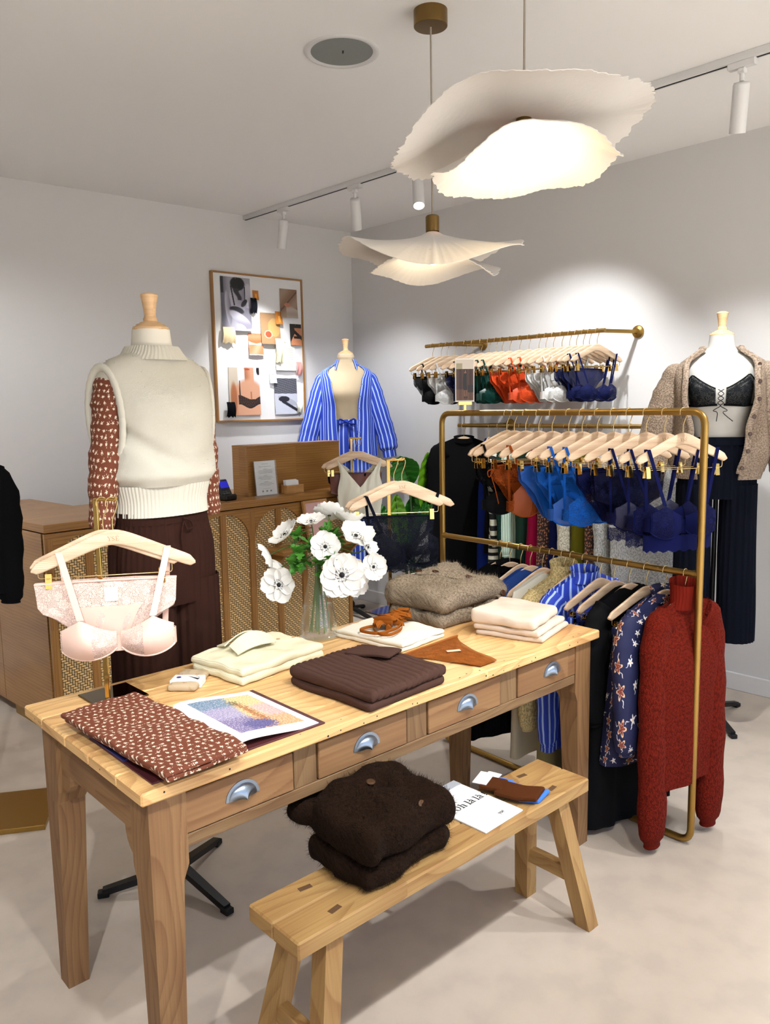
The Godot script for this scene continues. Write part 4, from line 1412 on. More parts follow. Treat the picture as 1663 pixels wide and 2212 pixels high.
func build_wall_rails() -> void:
	var black := Color(0.05, 0.052, 0.06)
	var white := Color(0.86, 0.86, 0.85)
	var navy := Color(0.04, 0.065, 0.235)
	var royal := Color(0.07, 0.095, 0.27)
	var green := Color(0.03, 0.22, 0.19)
	var orange := Color(0.84, 0.30, 0.13)
	var L := func(c: Color) -> StandardMaterial3D: return dye("lace", c)
	var C := func(c: Color) -> StandardMaterial3D: return dye("cloth", c)
	var N := func(c: Color) -> StandardMaterial3D: return dye("satin", c)
	var hl := "upper wall rail hanger holding the"
	var hg := "clip hangers on the upper wall rail"
	var g := "lingerie on the upper wall rail"
	var w := "on the upper wall rail"
	var zs := [-3.698, -3.622, -3.568, -3.501, -3.41, -3.346, -3.277, -3.215, -3.161, -3.113, -3.054, -2.979, -2.911, -2.839, -2.79, -2.737, -2.679, -2.627, -2.582, -2.536, -2.497, -2.448]
	var brief := func(label: String, c: Color, kind: String) -> Dictionary:
		var m: StandardMaterial3D = L.call(c) if kind == "lace" else N.call(c)
		return {"label": label, "front": m, "back": m, "trim": C.call(c), "insert": N.call(c), "h": 0.18}
	var bra := func(label: String, c: Color, kind: String) -> Dictionary:
		var m: StandardMaterial3D = L.call(c) if kind == "lace" else N.call(c)
		return {"label": label, "cup": m, "strap": C.call(c), "y": -0.34}
	var items := [
		[brief.call("black lace knickers at the open end", black, "lace"), null],
		[null, bra.call("black strappy lace bra", black, "lace")],
		[brief.call("white lace knickers next to the black bra", white, "lace"), null],
		[null, bra.call("white lace bra beside the picture card", white, "lace")],
		[brief.call("navy lace knickers behind the picture card", navy, "lace"), null],
		[null, bra.call("navy lace bra behind the picture card", navy, "lace")],
		[brief.call("bottle green lace knickers, first of two,", green, "lace"), null],
		[brief.call("bottle green satin knickers, second of two,", green, "satin"), null],
		[null, bra.call("bottle green satin bra, first of two,", green, "satin")],
		[null, bra.call("bottle green lace bra, second of two,", green, "lace")],
		[brief.call("orange satin knickers, first of two,", orange, "satin"), null],
		[brief.call("orange lace knickers, second of two,", orange, "lace"), null],
		[null, bra.call("orange ruffled bra, first of two,", orange, "satin")],
		[null, bra.call("orange lace bra, second of two,", orange, "lace")],
		[brief.call("white satin knickers next to the orange bras", white, "satin"), null],
		[brief.call("white sheer knickers between the white sets", white, "lace"), null],
		[null, bra.call("white satin bra, first of two,", white, "satin")],
		[null, bra.call("white lace bra, second of two,", white, "lace")],
		[brief.call("royal navy lace knickers next to the white bras", royal, "lace"), null],
		[brief.call("royal navy satin knickers near the wall bracket", royal, "satin"), null],
		[null, bra.call("royal navy lace bra, inner of the last two,", royal, "lace")],
		[null, bra.call("royal navy bra with lace sides, last before the wall bracket,", royal, "lace")],
	]
	for k in zs.size():
		hung_set(Vector3(3.99, 1.956, zs[k]), -0.3 + rng.randf_range(-0.06, 0.06), hl, hg, items[k][0], items[k][1], g, w)
	# lower rail: clothes
	var lw := "on the lower wall rail"
	var lg := "clothes on the lower wall rail"
	var cl := [
		[-3.375, "top", "jumper", "large black high-necked jumper at the open end of the lower wall rail", "jumper", {"m": C.call(black), "len": 0.92, "neck": 0.03, "sleeve": 0.72, "sr": 0.06, "width": [[0.0, 0.19], [0.12, 0.215], [0.6, 0.215], [1.0, 0.235]]}, -0.76],
		[-3.17, "top", "dress", "cobalt blue dress beside the black jumper", "dress", {"m": C.call(Color(0.06, 0.14, 0.42)), "len": 0.95, "width": [[0.0, 0.16], [1.0, 0.18]]}, 0.42],
		[-3.10, "top", "cardigan", "black cardigan half hidden by the striped top", "cardigan", {"m": C.call(black), "len": 0.7, "sleeve": 0.55, "width": [[0.0, 0.17], [1.0, 0.19]]}, 0.3],
		[-3.01, "top", "striped_top", "black and white striped top", "top", {"m": M.breton, "len": 0.75, "sleeve": 0.55}, 0.1],
		[-2.93, "top", "jumper", "teal green jumper between the striped tops", "jumper", {"m": dye("mohair", Color(0.12, 0.25, 0.22)), "len": 0.75, "sleeve": 0.6}, 0.0],
		[-2.85, "top", "shirt", "mint shirt with thin green stripes", "shirt", {"m": M.mint_stripe, "len": 0.85, "sleeve": 0.6, "neck": 0.04}, -0.25],
		[-2.77, "top", "dress", "dark green dress beside the magenta one", "dress", {"m": C.call(Color(0.09, 0.17, 0.13)), "len": 0.95}, -0.25],
		[-2.69, "top", "dress", "magenta dress", "dress", {"m": C.call(Color(0.52, 0.04, 0.20)), "len": 0.98, "width": [[0, 0.17], [0.2, 0.17], [1, 0.2]]}, -0.2],
		[-2.61, "top", "dress", "orange ditsy floral dress next to the magenta dress", "dress", {"m": M.ditsy, "len": 0.98}, -0.2],
		[-2.53, "top", "top", "navy top next to the floral dress", "top", {"m": C.call(navy), "len": 0.9}, -0.2],
		[-2.46, "top", "jumper", "cream textured jumper", "jumper", {"m": dye("mohair", Color(0.84, 0.82, 0.74)), "len": 0.9, "sleeve": 0.6}, -0.2],
		[-2.38, "top", "dress", "olive green dress", "dress", {"m": C.call(Color(0.36, 0.34, 0.07)), "len": 0.95}, -0.2],
		[-2.30, "top", "dress", "ditsy floral dress between olive dress and pale jumper", "dress", {"m": M.ditsy, "len": 1.0}, -0.2],
		[-2.20, "top", "jumper", "pale grey fluffy jumper, inner of two,", "jumper", {"m": dye("mohair", Color(0.74, 0.75, 0.74)), "len": 0.78, "sleeve": 0.62, "sr": 0.07}, -0.25],
		[-2.09, "top", "jumper", "pale grey fluffy jumper, outer of two,", "jumper", {"m": dye("mohair", Color(0.78, 0.79, 0.79)), "len": 0.8, "sleeve": 0.64, "sr": 0.07}, -0.3],
	]
	var first := true
	for c in cl:
		var xf := turned(Vector3(3.93, 1.4295, c[0]), c[6] + rng.randf_range(-0.05, 0.05))
		make_hanger("wooden_hanger", "lower wall rail hanger holding the " + few(c[3], 9), "hangers on the lower wall rail", false, xf)
		var o: Dictionary = c[5]
		o["phase"] = rng.randf() * 6.0
		hang_top(c[2], c[3] if first else c[3] + " " + lw, c[4], lg, xf, o)
		first = false

func build_stands() -> void:
	# blush set on the table
	var P := Vector3(0.874, 0.7805, -2.01)
	var armd := -0.95
	t_stand("brass display stand holding the blush pink lingerie on the table", P, armd, 0.545, 0.14, Vector3(0.033, 0, -0.04))
	var dir := Basis(Vector3.UP, armd) * Vector3.RIGHT
	var pink := Color(0.90, 0.765, 0.70)
	var pale := Color(0.925, 0.82, 0.77)
	var hg := "hangers on the display stands"
	var a := P + Vector3(0, 0.543, 0) + dir * 0.018
	var b := P + Vector3(0, 0.543, 0) + dir * 0.045
	make_hanger("clip_hanger", "beech clip hanger holding the blush pink knickers", hg, true, turned(a, -0.56))
	make_brief("blush pink knickers with a deep lace waistband on the table stand", "blush pink set", turned(a, -0.56), {"front": dye("lace", pale), "back": dye("lace", pale), "insert": dye("satin", pink), "trim": dye("satin", pink), "h": 0.185, "side": 0.075, "w": 0.178})
	part(get_child(get_child_count() - 1), "care_label", Geo.new().box(Vector3(0.034, 0.038, 0.0008), Vector3(0.012, -0.238, 0.022), 0.0), dye("sheer", Color(0.95, 0.93, 0.9, 0.7)))
	make_hanger("wooden_hanger", "marked beech hanger holding the blush pink bra", hg, false, turned(b, -0.52), true)
	make_bra("blush pink underwired bra with lace inner cups on the table stand", "blush pink set", turned(b, -0.52), {"cup": dye("lace", pale), "panel": dye("satin", pink), "wing": dye("satin", pink), "strap": dye("satin", pink), "y": -0.355, "ch": 0.1, "cw": 0.135, "sw": 0.017, "depth": 0.055, "sx": 0.135, "peak": 0.4})
	# navy sheer set on the far side of the table
	P = Vector3(2.055, 0.78, -2.135)
	armd = -0.7
	t_stand("brass display stand holding the black sheer lingerie at the back of the table", P, armd, 0.575)
	dir = Basis(Vector3.UP, armd) * Vector3.RIGHT
	var ink := Color(0.035, 0.045, 0.09)
	a = P + Vector3(0, 0.573, 0) + dir * 0.02
	b = P + Vector3(0, 0.573, 0) + dir * 0.05
	make_hanger("clip_hanger", "beech clip hanger holding the black sheer knickers", hg, true, turned(a, -0.62))
	make_brief("black sheer knickers with embroidered flowers on the rear table stand", "black sheer set", turned(a, -0.62), {"front": dye("lace", ink), "back": dye("sheer", Color(ink.r, ink.g, ink.b, 0.25)), "trim": dye("cloth", ink), "h": 0.2, "w": 0.15})
	make_hanger("wooden_hanger", "marked beech hanger holding the black sheer bra", hg, false, turned(b, -0.5), true)
	var nb := make_bra("black sheer longline bra with embroidered flowers on the rear table stand", "black sheer set", turned(b, -0.5), {"cup": dye("lace", ink), "strap": dye("cloth", ink), "wing": dye("lace", ink), "longline": 0.03, "y": -0.33, "ch": 0.13, "cw": 0.13, "sw": 0.012, "sx": 0.14})
	part(nb, "price_tag", Geo.new().box(Vector3(0.075, 0.022, 0.0008), Vector3(0.03, -0.43, 0.03), 0.0, Basis(Vector3(0, 0, 1), 0.18)), M.white_paper)
	# third stand, on the ledge of the counter
	P = Vector3(1.35, 0.765, -3.68) + Basis(Vector3.UP, 0.051) * Vector3(1.845, 0, 0.13)
	armd = -0.75
	t_stand("brass display stand holding the ivory satin camisole by the counter", P, armd, 0.6, 0.11)
	dir = Basis(Vector3.UP, armd) * Vector3.RIGHT
	var y := P + Vector3(0, 0.598, 0)
	var brown := Color(0.36, 0.15, 0.06)
	make_hanger("clip_hanger", "beech clip hanger holding black knickers by the counter", hg, true, turned(y, -0.6))
	make_brief("black knickers pegged behind the ivory camisole by the counter", "lingerie by the counter", turned(y, -0.6), {"front": dye("cloth", ink), "h": 0.2})
	make_hanger("clip_hanger", "beech clip hanger holding tan satin shorts by the counter", hg, true, turned(y + dir * 0.022, -0.58))
	make_brief("tan brown satin shorts pegged behind the ivory camisole", "lingerie by the counter", turned(y + dir * 0.022, -0.58), {"front": dye("satin", brown), "h": 0.17, "side": 0.12, "w": 0.16})
	make_hanger("wooden_hanger", "beech hanger holding the ivory satin camisole", hg, false, turned(y + dir * 0.046, -0.56))
	var cam := thing("camisole", "ivory satin camisole with a deep neckline by the counter", "camisole", "lingerie by the counter")
	cam.transform = turned(y + dir * 0.046, -0.56)
	var ivory := dye("satin", Color(0.87, 0.86, 0.79))
	for s in [1.0, -1.0]:
		part(cam, "front" if s > 0 else "back", Geo.new().sheet(func(u: float, v: float) -> Vector3:
			var q := u * 2.0 - 1.0
			var hw := interp([[0.0, 0.135], [0.25, 0.12], [0.55, 0.14], [1.0, 0.125]], v)
			var deep := 0.175 if s > 0 else 0.11
			var inner := deep * pow(1.0 - absf(q), 0.9)
			var top := -0.115 - inner
			return Vector3(q * hw, lerpf(top, -0.47, v), s * (0.01 + 0.03 * sin(PI * clampf(v + 0.1, 0.0, 1.0)) * (1.0 - q * q * 0.7) + 0.006 * sin(q * 14.0 + v * 5.0))), 27, 18, 0.0016, 0.28, 0.3), ivory)
	# picture card clipped to the top of the front rack
	var cp := on_rack(0.115, 1.5375)
	var card := thing("card_holder", "brass card holder on the front rack showing a woman in a black dress", "card holder", "", cp, -0.62)
	part(card, "clamp", Geo.new().box(Vector3(0.06, 0.016, 0.016), Vector3(0, 0.03, 0), 0.001).box(Vector3(0.012, 0.03, 0.008), Vector3(0, 0.012, 0), 0.001), M.brass_bright)
	part(card, "card", Geo.new().box(Vector3(0.084, 0.185, 0.003), Vector3(0, 0.128, 0.0), 0.0), M.white_paper)
	var dress_f := func(x: int, y: int) -> Color:
		var u := x / 48.0
		var v := y / 106.0
		var c := Color(0.80, 0.78, 0.74)
		if v > 0.22:
			c = Color(0.24, 0.13, 0.085) if v < 0.72 else Color(0.36, 0.24, 0.17)
			c = c.lightened(0.06 * sin(u * 21.0))
		if v < 0.22 and u < 0.35 and v > 0.08:
			c = Color(0.62, 0.6, 0.5)
		if v > 0.62 and v < 0.8 and u > 0.66:
			c = Color(0.12, 0.09, 0.08)
		var d := absf(u - 0.5 - 0.03 * sin(v * 9.0))
		if v > 0.25 and v < 0.33 and d < 0.055:
			c = Color(0.55, 0.38, 0.29)
		if v > 0.24 and v < 0.30 and d < 0.075 and d > 0.03:
			c = Color(0.12, 0.07, 0.05)
		if v > 0.33 and v < 0.74 and d < 0.085 + 0.05 * (v - 0.33):
			c = Color(0.045, 0.045, 0.05)
		if v >= 0.74 and v < 0.9 and absf(d - 0.05) < 0.022:
			c = Color(0.5, 0.34, 0.26)
		if v >= 0.9 and v < 0.935 and absf(d - 0.06) < 0.04:
			c = Color(0.05, 0.05, 0.05)
		return c
	part(card, "photograph", Geo.new().sheet(func(u: float, v: float) -> Vector3: return Vector3((u - 0.5) * 0.076, 0.128 + (0.5 - v) * 0.172, 0.0026), 2, 2, 0.0006), mat("card_photo", Color.WHITE, 0.4, {"tex": tex(paint(48, 106, dress_f))}))

func ring_at(keys: Array, y: float) -> Array:
	# smooth interpolation of [y, half width, front depth, back depth, centre x]
	var i := 0
	while i < keys.size() - 2 and y > keys[i + 1][0]:
		i += 1
	var t: float = clampf((y - keys[i][0]) / (keys[i + 1][0] - keys[i][0]), 0.0, 1.0)
	var out := []
	for c in range(1, 5):
		var p0: float = keys[maxi(i - 1, 0)][c] if keys[maxi(i - 1, 0)].size() > c else 0.0
		var p1: float = keys[i][c] if keys[i].size() > c else 0.0
		var p2: float = keys[i + 1][c] if keys[i + 1].size() > c else 0.0
		var p3: float = keys[mini(i + 2, keys.size() - 1)][c] if keys[mini(i + 2, keys.size() - 1)].size() > c else 0.0
		var q := cubic_interpolate(p1, p2, p0, p3, t)
		out.append(clampf(q, minf(p1, p2) - 0.01, maxf(p1, p2) + 0.01))
	return out

func shell_point(keys: Array, y: float, a: float, off: float) -> Vector3:
	# angle a runs from the front (+z) round the figure's left (+x)
	var r := ring_at(keys, y)
	var s := sin(a)
	var c := cos(a)
	var z: float = (r[1] if c > 0.0 else r[2]) + off
	return Vector3(r[3] + signf(s) * pow(absf(s), 0.85) * (r[0] + off), y, signf(c) * pow(absf(c), 0.85) * z)

func shell(keys: Array, y0: float, y1: float, nu: int, nv: int, f = null, us := 1.0) -> Geo:
	# closed round the body
	var p := PackedVector3Array()
	for j in nv:
		var y := lerpf(y0, y1, float(j) / (nv - 1))
		for i in nu:
			var a := TAU * i / nu
			p.append(shell_point(keys, y, a, f.call(a, y) if f != null else 0.0))
	return Geo.new().grid(p, nu, nv, true, us, absf(y1 - y0))

func open_shell(keys: Array, y0: float, y1: float, gap: Callable, nu: int, nv: int, f = null, us := 1.0, thick := 0.003) -> Geo:
	# open down the front: gap(y) is the half angle left free
	return Geo.new().sheet(func(u: float, v: float) -> Vector3:
		var y := lerpf(y0, y1, v)
		var g: float = gap.call(y)
		var a := lerpf(g, TAU - g, u)
		return shell_point(keys, y, a, f.call(a, y) if f != null else 0.0), nu, nv, thick, us, absf(y1 - y0))

func torso_keys(dy: float) -> Array:
	return [[1.14 + dy, 0.130, 0.075, 0.08], [1.24 + dy, 0.128, 0.08, 0.08], [1.33 + dy, 0.118, 0.085, 0.08], [1.44 + dy, 0.135, 0.105, 0.085], [1.52 + dy, 0.150, 0.128, 0.09], [1.60 + dy, 0.158, 0.105, 0.09], [1.66 + dy, 0.160, 0.075, 0.08], [1.695 + dy, 0.135, 0.062, 0.068], [1.72 + dy, 0.085, 0.058, 0.06], [1.74 + dy, 0.062, 0.056, 0.056], [1.80 + dy, 0.053, 0.053, 0.053]]

func mannequin(label: String, at: Vector3, turn: float, dy: float, feet: Array, cloth: Material) -> Node3D:
	var t := thing("mannequin", label, "mannequin", "dress forms with wooden neck caps", at, turn)
	var tk := torso_keys(dy)
	part(t, "torso", shell(tk, 1.14 + dy, 1.80 + dy, 40, 40).fan(PackedVector3Array(range(24).map(func(i: int) -> Vector3: return Vector3(sin(TAU * i / 24) * 0.13, 1.14 + dy, cos(TAU * i / 24) * 0.077))), Vector3.DOWN), cloth)
	var c := 1.80 + dy
	part(t, "neck_cap", Geo.new().lathe([Vector2(0.0535, c - 0.001), Vector2(0.054, c + 0.004), Vector2(0.052, c + 0.009), Vector2(0.044, c + 0.011), Vector2(0.042, c + 0.016), Vector2(0.033, c + 0.018), Vector2(0.031, c + 0.022), Vector2(0.022, c + 0.024), Vector2(0.020, c + 0.028), Vector2(0.0215, c + 0.032), Vector2(0.019, c + 0.036), Vector2(0.0165, c + 0.042), Vector2(0.0205, c + 0.075), Vector2(0.026, c + 0.101), Vector2(0.0255, c + 0.104), Vector2(0.015, c + 0.109), Vector2(0.0, c + 0.111)], 28), M.beech_block)
	part(t, "pole", Geo.new().lathe([Vector2(0.011, 0.05), Vector2(0.011, 1.16 + dy)], 14), M.black_iron)
	part(t, "hub", Geo.new().lathe([Vector2(0.0, 0.045), Vector2(0.026, 0.047), Vector2(0.026, 0.1), Vector2(0.016, 0.115), Vector2(0.0, 0.12)], 16, Vector3.ZERO, false), M.black_iron)
	for a in feet:
		var d := Vector3(cos(a), 0, -sin(a))
		var s := Vector3(-d.z, 0, d.x)
		var p := []
		for q in [[0.015, 0.052, 0.016], [0.245, 0.006, 0.012]]:
			for k in [[-1, 0], [1, 0]]:
				p.append(d * q[0] + s * (k[0] * q[2]) + Vector3(0, q[1], 0))
			for k in [[1, 1], [-1, 1]]:
				p.append(d * q[0] + s * (k[0] * q[2]) + Vector3(0, q[1] + 0.022, 0))
		var l := part(t, "leg", Geo.new().hexa(p), M.black_iron)
		part(l, "foot", Geo.new().box(Vector3(0.036, 0.02, 0.03), d * 0.243 + Vector3(0, 0.01, 0), 0.003, Basis(Vector3.UP, a)), M.black_iron)
	return t

func sleeve_geo(path: Array, rad: Array, flat := 0.7, folds := 0.05) -> Geo:
	var p := curve(path, 8)
	var r := []
	for k in p.size():
		var q := float(k) / (p.size() - 1)
		r.append(interp(rad, q) * (1.0 + folds * sin(k * 1.3) + folds * 0.6 * sin(k * 2.9 + 1.0)))
	return Geo.new().tube(p, r, 18, false, true, flat, Vector3.RIGHT)

func trousers_on(t: Node3D, m: Material, y_top: float, y_hem: float, ribs: int, spread := 0.085, rx := 0.088, depth := 0.088) -> void:
	# hips, then a leg each side
	var crotch := y_top - 0.27
	var hip := [[crotch - 0.02, spread + rx - 0.006, depth, depth], [y_top - 0.12, spread + rx - 0.012, depth + 0.012, depth + 0.014], [y_top - 0.02, 0.15, 0.1, 0.1], [y_top, 0.148, 0.099, 0.099]]
	var rf := func(a: float, _y: float) -> float: return 0.0022 * cos(a * ribs * 2) if ribs > 0 else 0.0
	part(t, "hips", shell(hip, crotch - 0.02, y_top, 160 if ribs > 0 else 56, 10, rf, 1.0), m)
	for s in [-1.0, 1.0]:
		var k := [[y_hem, rx * 1.04, depth * 0.95, depth * 0.95, s * (spread + 0.006)], [(y_hem + crotch) / 2, rx, depth * 0.95, depth * 0.95, s * (spread + 0.002)], [crotch + 0.05, rx * 0.96, depth, depth, s * spread]]
		var lf := func(a: float, y: float) -> float: return (0.0024 * cos(a * ribs) if ribs > 0 else 0.0) + 0.005 * sin(a * 3.0 + y * 5.0) * smoothstep(crotch, y_hem, y)
		part(t, "leg", shell(k, y_hem, crotch + 0.05, 120 if ribs > 0 else 40, 18, lf, 0.55), m)
	part(t, "waistband", shell([[y_top - 0.035, 0.152, 0.103, 0.103], [y_top + 0.002, 0.15, 0.101, 0.101]], y_top - 0.035, y_top + 0.002, 60, 4, func(a: float, _y: float) -> float: return 0.0015 * cos(a * 30.0)), m)

func build_mannequins() -> void:
	build_vest_figure()
	build_stripe_figure()
	build_cardigan_figure()

func build_vest_figure() -> void:
	var at := Vector3(1.19, 0, -2.262)
	var turn := 0.12
	mannequin("cream mannequin in a knitted vest standing behind the table", at, turn, 0.0, [2.64 - turn, 4.81 - turn, 0.52 - turn], M.neck_cloth)
	# sprigged blouse under the vest: only its sleeves and cuffs show
	var bl := thing("blouse", "brown blouse with cream sprigs worn under the cream vest", "blouse", "", at, turn)
	for s in [-1.0, 1.0]:
		part(bl, "sleeve", sleeve_geo([Vector3(s * 0.12, 1.66, 0.0), Vector3(s * 0.148, 1.61, 0.0), Vector3(s * 0.162, 1.50, 0.0), Vector3(s * 0.182, 1.36, -0.008), Vector3(s * 0.197, 1.22, -0.012)], [[0.0, 0.04], [0.2, 0.05], [0.6, 0.046], [1.0, 0.034]], 1.2), M.brown_sprig)
	part(bl, "body", shell([[1.30, 0.13, 0.09, 0.09], [1.45, 0.14, 0.115, 0.092], [1.62, 0.16, 0.1, 0.088], [1.69, 0.125, 0.066, 0.068]], 1.30, 1.69, 40, 12), M.brown_sprig)
	# vest
	var cream := dye("knit", Color(0.80, 0.785, 0.73))
	var v := thing("knitted_vest", "cream knitted vest with ribbed neck, armholes and hem", "vest", "", at, turn)
	var keys := [[1.335, 0.158, 0.122, 0.118], [1.37, 0.172, 0.142, 0.13], [1.42, 0.170, 0.14, 0.125], [1.50, 0.166, 0.148, 0.118], [1.545, 0.167, 0.154, 0.113], [1.60, 0.176, 0.134, 0.108], [1.65, 0.184, 0.102, 0.1], [1.685, 0.172, 0.085, 0.085], [1.71, 0.138, 0.074, 0.075], [1.722, 0.104, 0.074, 0.072], [1.73, 0.088, 0.07, 0.068]]
	var drape := func(a: float, y: float) -> float:
		var b := a if a < PI else a - TAU
		var crease := -0.016 * exp(-pow((y - 1.395 - 0.085 * clampf(-b, -0.3, 1.6)) / 0.024, 2.0)) * smoothstep(0.5, -0.3, b) * smoothstep(-1.9, -1.2, b)
		var swell := 0.010 * exp(-pow((y - 1.36) / 0.018, 2.0)) * (0.6 + 0.4 * sin(b * 4.0))
		return crease + swell + 0.006 * sin(a * 3.0 + y * 16.0) * smoothstep(1.6, 1.4, y) + 0.004 * sin(a * 5.0 - y * 30.0) * smoothstep(1.55, 1.38, y)
	part(v, "body", shell(keys, 1.335, 1.73, 72, 40, drape, 1.0), cream)
	var ribm := dye("cloth", Color(0.80, 0.785, 0.73))
	part(v, "hem_rib", shell([[1.244, 0.150, 0.112, 0.108], [1.29, 0.148, 0.112, 0.108], [1.338, 0.158, 0.122, 0.118]], 1.244, 1.338, 288, 8, func(a: float, _y: float) -> float: return 0.0016 * cos(a * 72.0), 1.0), ribm)
	part(v, "neck_rib", shell([[1.708, 0.112, 0.086, 0.076], [1.726, 0.094, 0.080, 0.072], [1.744, 0.082, 0.073, 0.069], [1.75, 0.077, 0.068, 0.066]], 1.708, 1.75, 200, 7, func(a: float, _y: float) -> float: return 0.0018 * cos(a * 50.0), 1.0), ribm)
	for s in [-1.0, 1.0]:
		var band := PackedVector3Array()
		for k in 60:
			var a := TAU * k / 60
			band.append(Vector3(s * (0.172 + 0.006 * sin(a) - 0.012 * cos(a)), 1.54 + 0.145 * sin(a), 0.004 + 0.066 * cos(a)))
		var rr := []
		for k in 60:
			rr.append(0.0085 + 0.001 * (k % 2))
		part(v, "armhole_rib", Geo.new().tube(band, rr, 12, true, false, 1.35), ribm)
	fuzz(v, "body", 5000, 0.006, Color(0.84, 0.83, 0.78), 8)
	var tr := thing("trousers", "dark brown ribbed wide trousers worn by the mannequin in the vest", "trousers", "", at, turn)
	var brown := dye("cloth", Color(0.185, 0.105, 0.08))
	trousers_on(tr, brown, 1.255, 0.42, 22, 0.085, 0.098, 0.095)
	part(tr, "drawstring", Geo.new().tube(curve([Vector3(0.0, 1.235, 0.112), Vector3(0.022, 1.225, 0.118), Vector3(0.03, 1.205, 0.118), Vector3(0.01, 1.2, 0.117), Vector3(0.0, 1.225, 0.116), Vector3(-0.012, 1.18, 0.117), Vector3(-0.008, 1.14, 0.116)], 5), 0.003, 6), brown)

func build_stripe_figure() -> void:
	var at := Vector3(3.845, 0, -4.42)
	var turn := -0.72
	var dy := 0.14
	mannequin("mannequin in a blue striped shirt standing in the corner behind the counter", at, turn, dy, [1.2, 3.3, 5.38], M.neck_cloth)
	var beige := dye("knit", Color(0.76, 0.69, 0.58))
	var tk := torso_keys(dy)
	var top := thing("roll_neck_top", "beige fine-knit roll neck top under the striped shirt", "top", "", at, turn)
	part(top, "body", shell(tk, 1.2 + dy, 1.742 + dy, 48, 36, func(_a: float, _y: float) -> float: return 0.004), beige)
	part(top, "roll_neck", shell([[1.735 + dy, 0.066, 0.062, 0.062], [1.765 + dy, 0.060, 0.060, 0.060], [1.772 + dy, 0.064, 0.064, 0.064], [1.796 + dy, 0.0585, 0.0585, 0.0585]], 1.735 + dy, 1.796 + dy, 48, 10), beige)
	var sh := thing("shirt", "open blue and white striped shirt on the corner mannequin", "shirt", "", at, turn)
	var keys := [[1.065 + dy, 0.215, 0.13, 0.12], [1.2 + dy, 0.205, 0.125, 0.115], [1.4 + dy, 0.195, 0.125, 0.11], [1.52 + dy, 0.19, 0.142, 0.105], [1.62 + dy, 0.195, 0.115, 0.1], [1.675 + dy, 0.185, 0.085, 0.088], [1.705 + dy, 0.14, 0.072, 0.076], [1.735 + dy, 0.075, 0.066, 0.066]]
	var gap := func(y: float) -> float: return interp([[1.06 + dy, 0.26], [1.4 + dy, 0.36], [1.6 + dy, 0.52], [1.735 + dy, 0.95]], y)
	var fold := func(a: float, y: float) -> float: return 0.007 * sin(a * 9.0 + 1.0) * smoothstep(1.65 + dy, 1.2 + dy, y)
	part(sh, "body", open_shell(keys, 1.065 + dy, 1.735 + dy, gap, 80, 30, fold, 0.95), M.blue_stripe)
	for s in [-1.0, 1.0]:
		part(sh, "sleeve", sleeve_geo([Vector3(s * 0.13, 1.645 + dy, 0), Vector3(s * 0.175, 1.58 + dy, 0.0), Vector3(s * 0.235, 1.38 + dy, 0.02), Vector3(s * 0.285, 1.20 + dy, 0.03), Vector3(s * 0.30, 1.10 + dy, 0.04)], [[0.0, 0.03], [0.15, 0.066], [0.7, 0.07], [0.9, 0.07], [1.0, 0.05]], 0.75, 0.03), M.blue_stripe)
		part(sh, "cuff", Geo.new().tube(pts([Vector3(s * 0.30, 1.105 + dy, 0.04), Vector3(s * 0.307, 1.055 + dy, 0.042)]), 0.05, 18, false, true, 0.75, Vector3.RIGHT), M.blue_stripe)
		part(sh, "collar", Geo.new().sheet(func(u: float, w: float) -> Vector3:
			var a: float = s * (0.75 + 2.3 * u)
			var r := 0.068 + 0.032 * w * (1.0 - 0.25 * u)
			return Vector3(sin(a) * r * 1.05, 1.762 + dy - 0.058 * w * (1.0 + 0.3 * (1.0 - u)), cos(a) * r), 14, 5, 0.002, 0.25, 0.05), M.blue_stripe)
	for k in 6:
		part(sh, "button", Geo.new().lathe([Vector2(0.006, 0.0), Vector2(0.0055, 0.002), Vector2(0.0, 0.0025)], 10, shell_point(keys, 1.58 + dy - k * 0.085, gap.call(1.58 + dy - k * 0.085) + 0.06, 0.006), false, Basis(Vector3.RIGHT, PI / 2)), dye("satin", Color(0.35, 0.45, 0.75)))
	var tr := thing("trousers", "blue striped drawstring trousers on the corner mannequin", "trousers", "", at, turn)
	trousers_on(tr, M.blue_stripe, 1.33 + dy, 0.4, 0, 0.085, 0.092, 0.09)
	part(tr, "bow", Geo.new().tube(curve([Vector3(0, 1.31 + dy, 0.112), Vector3(0.05, 1.335 + dy, 0.125), Vector3(0.055, 1.30 + dy, 0.125), Vector3(0, 1.31 + dy, 0.116), Vector3(-0.05, 1.335 + dy, 0.125), Vector3(-0.055, 1.30 + dy, 0.125), Vector3(0, 1.31 + dy, 0.116), Vector3(0.02, 1.22 + dy, 0.12), Vector3(0.012, 1.12 + dy, 0.118)], 5), 0.006, 7), dye("cloth", Color(0.10, 0.17, 0.50)))

func dye_tex(key: String, base: String, sc: Vector3) -> StandardMaterial3D:
	if not M.has(key):
		M[key] = M[base].duplicate()
		M[key].resource_name = key
		M[key].uv1_scale = sc
	return M[key]

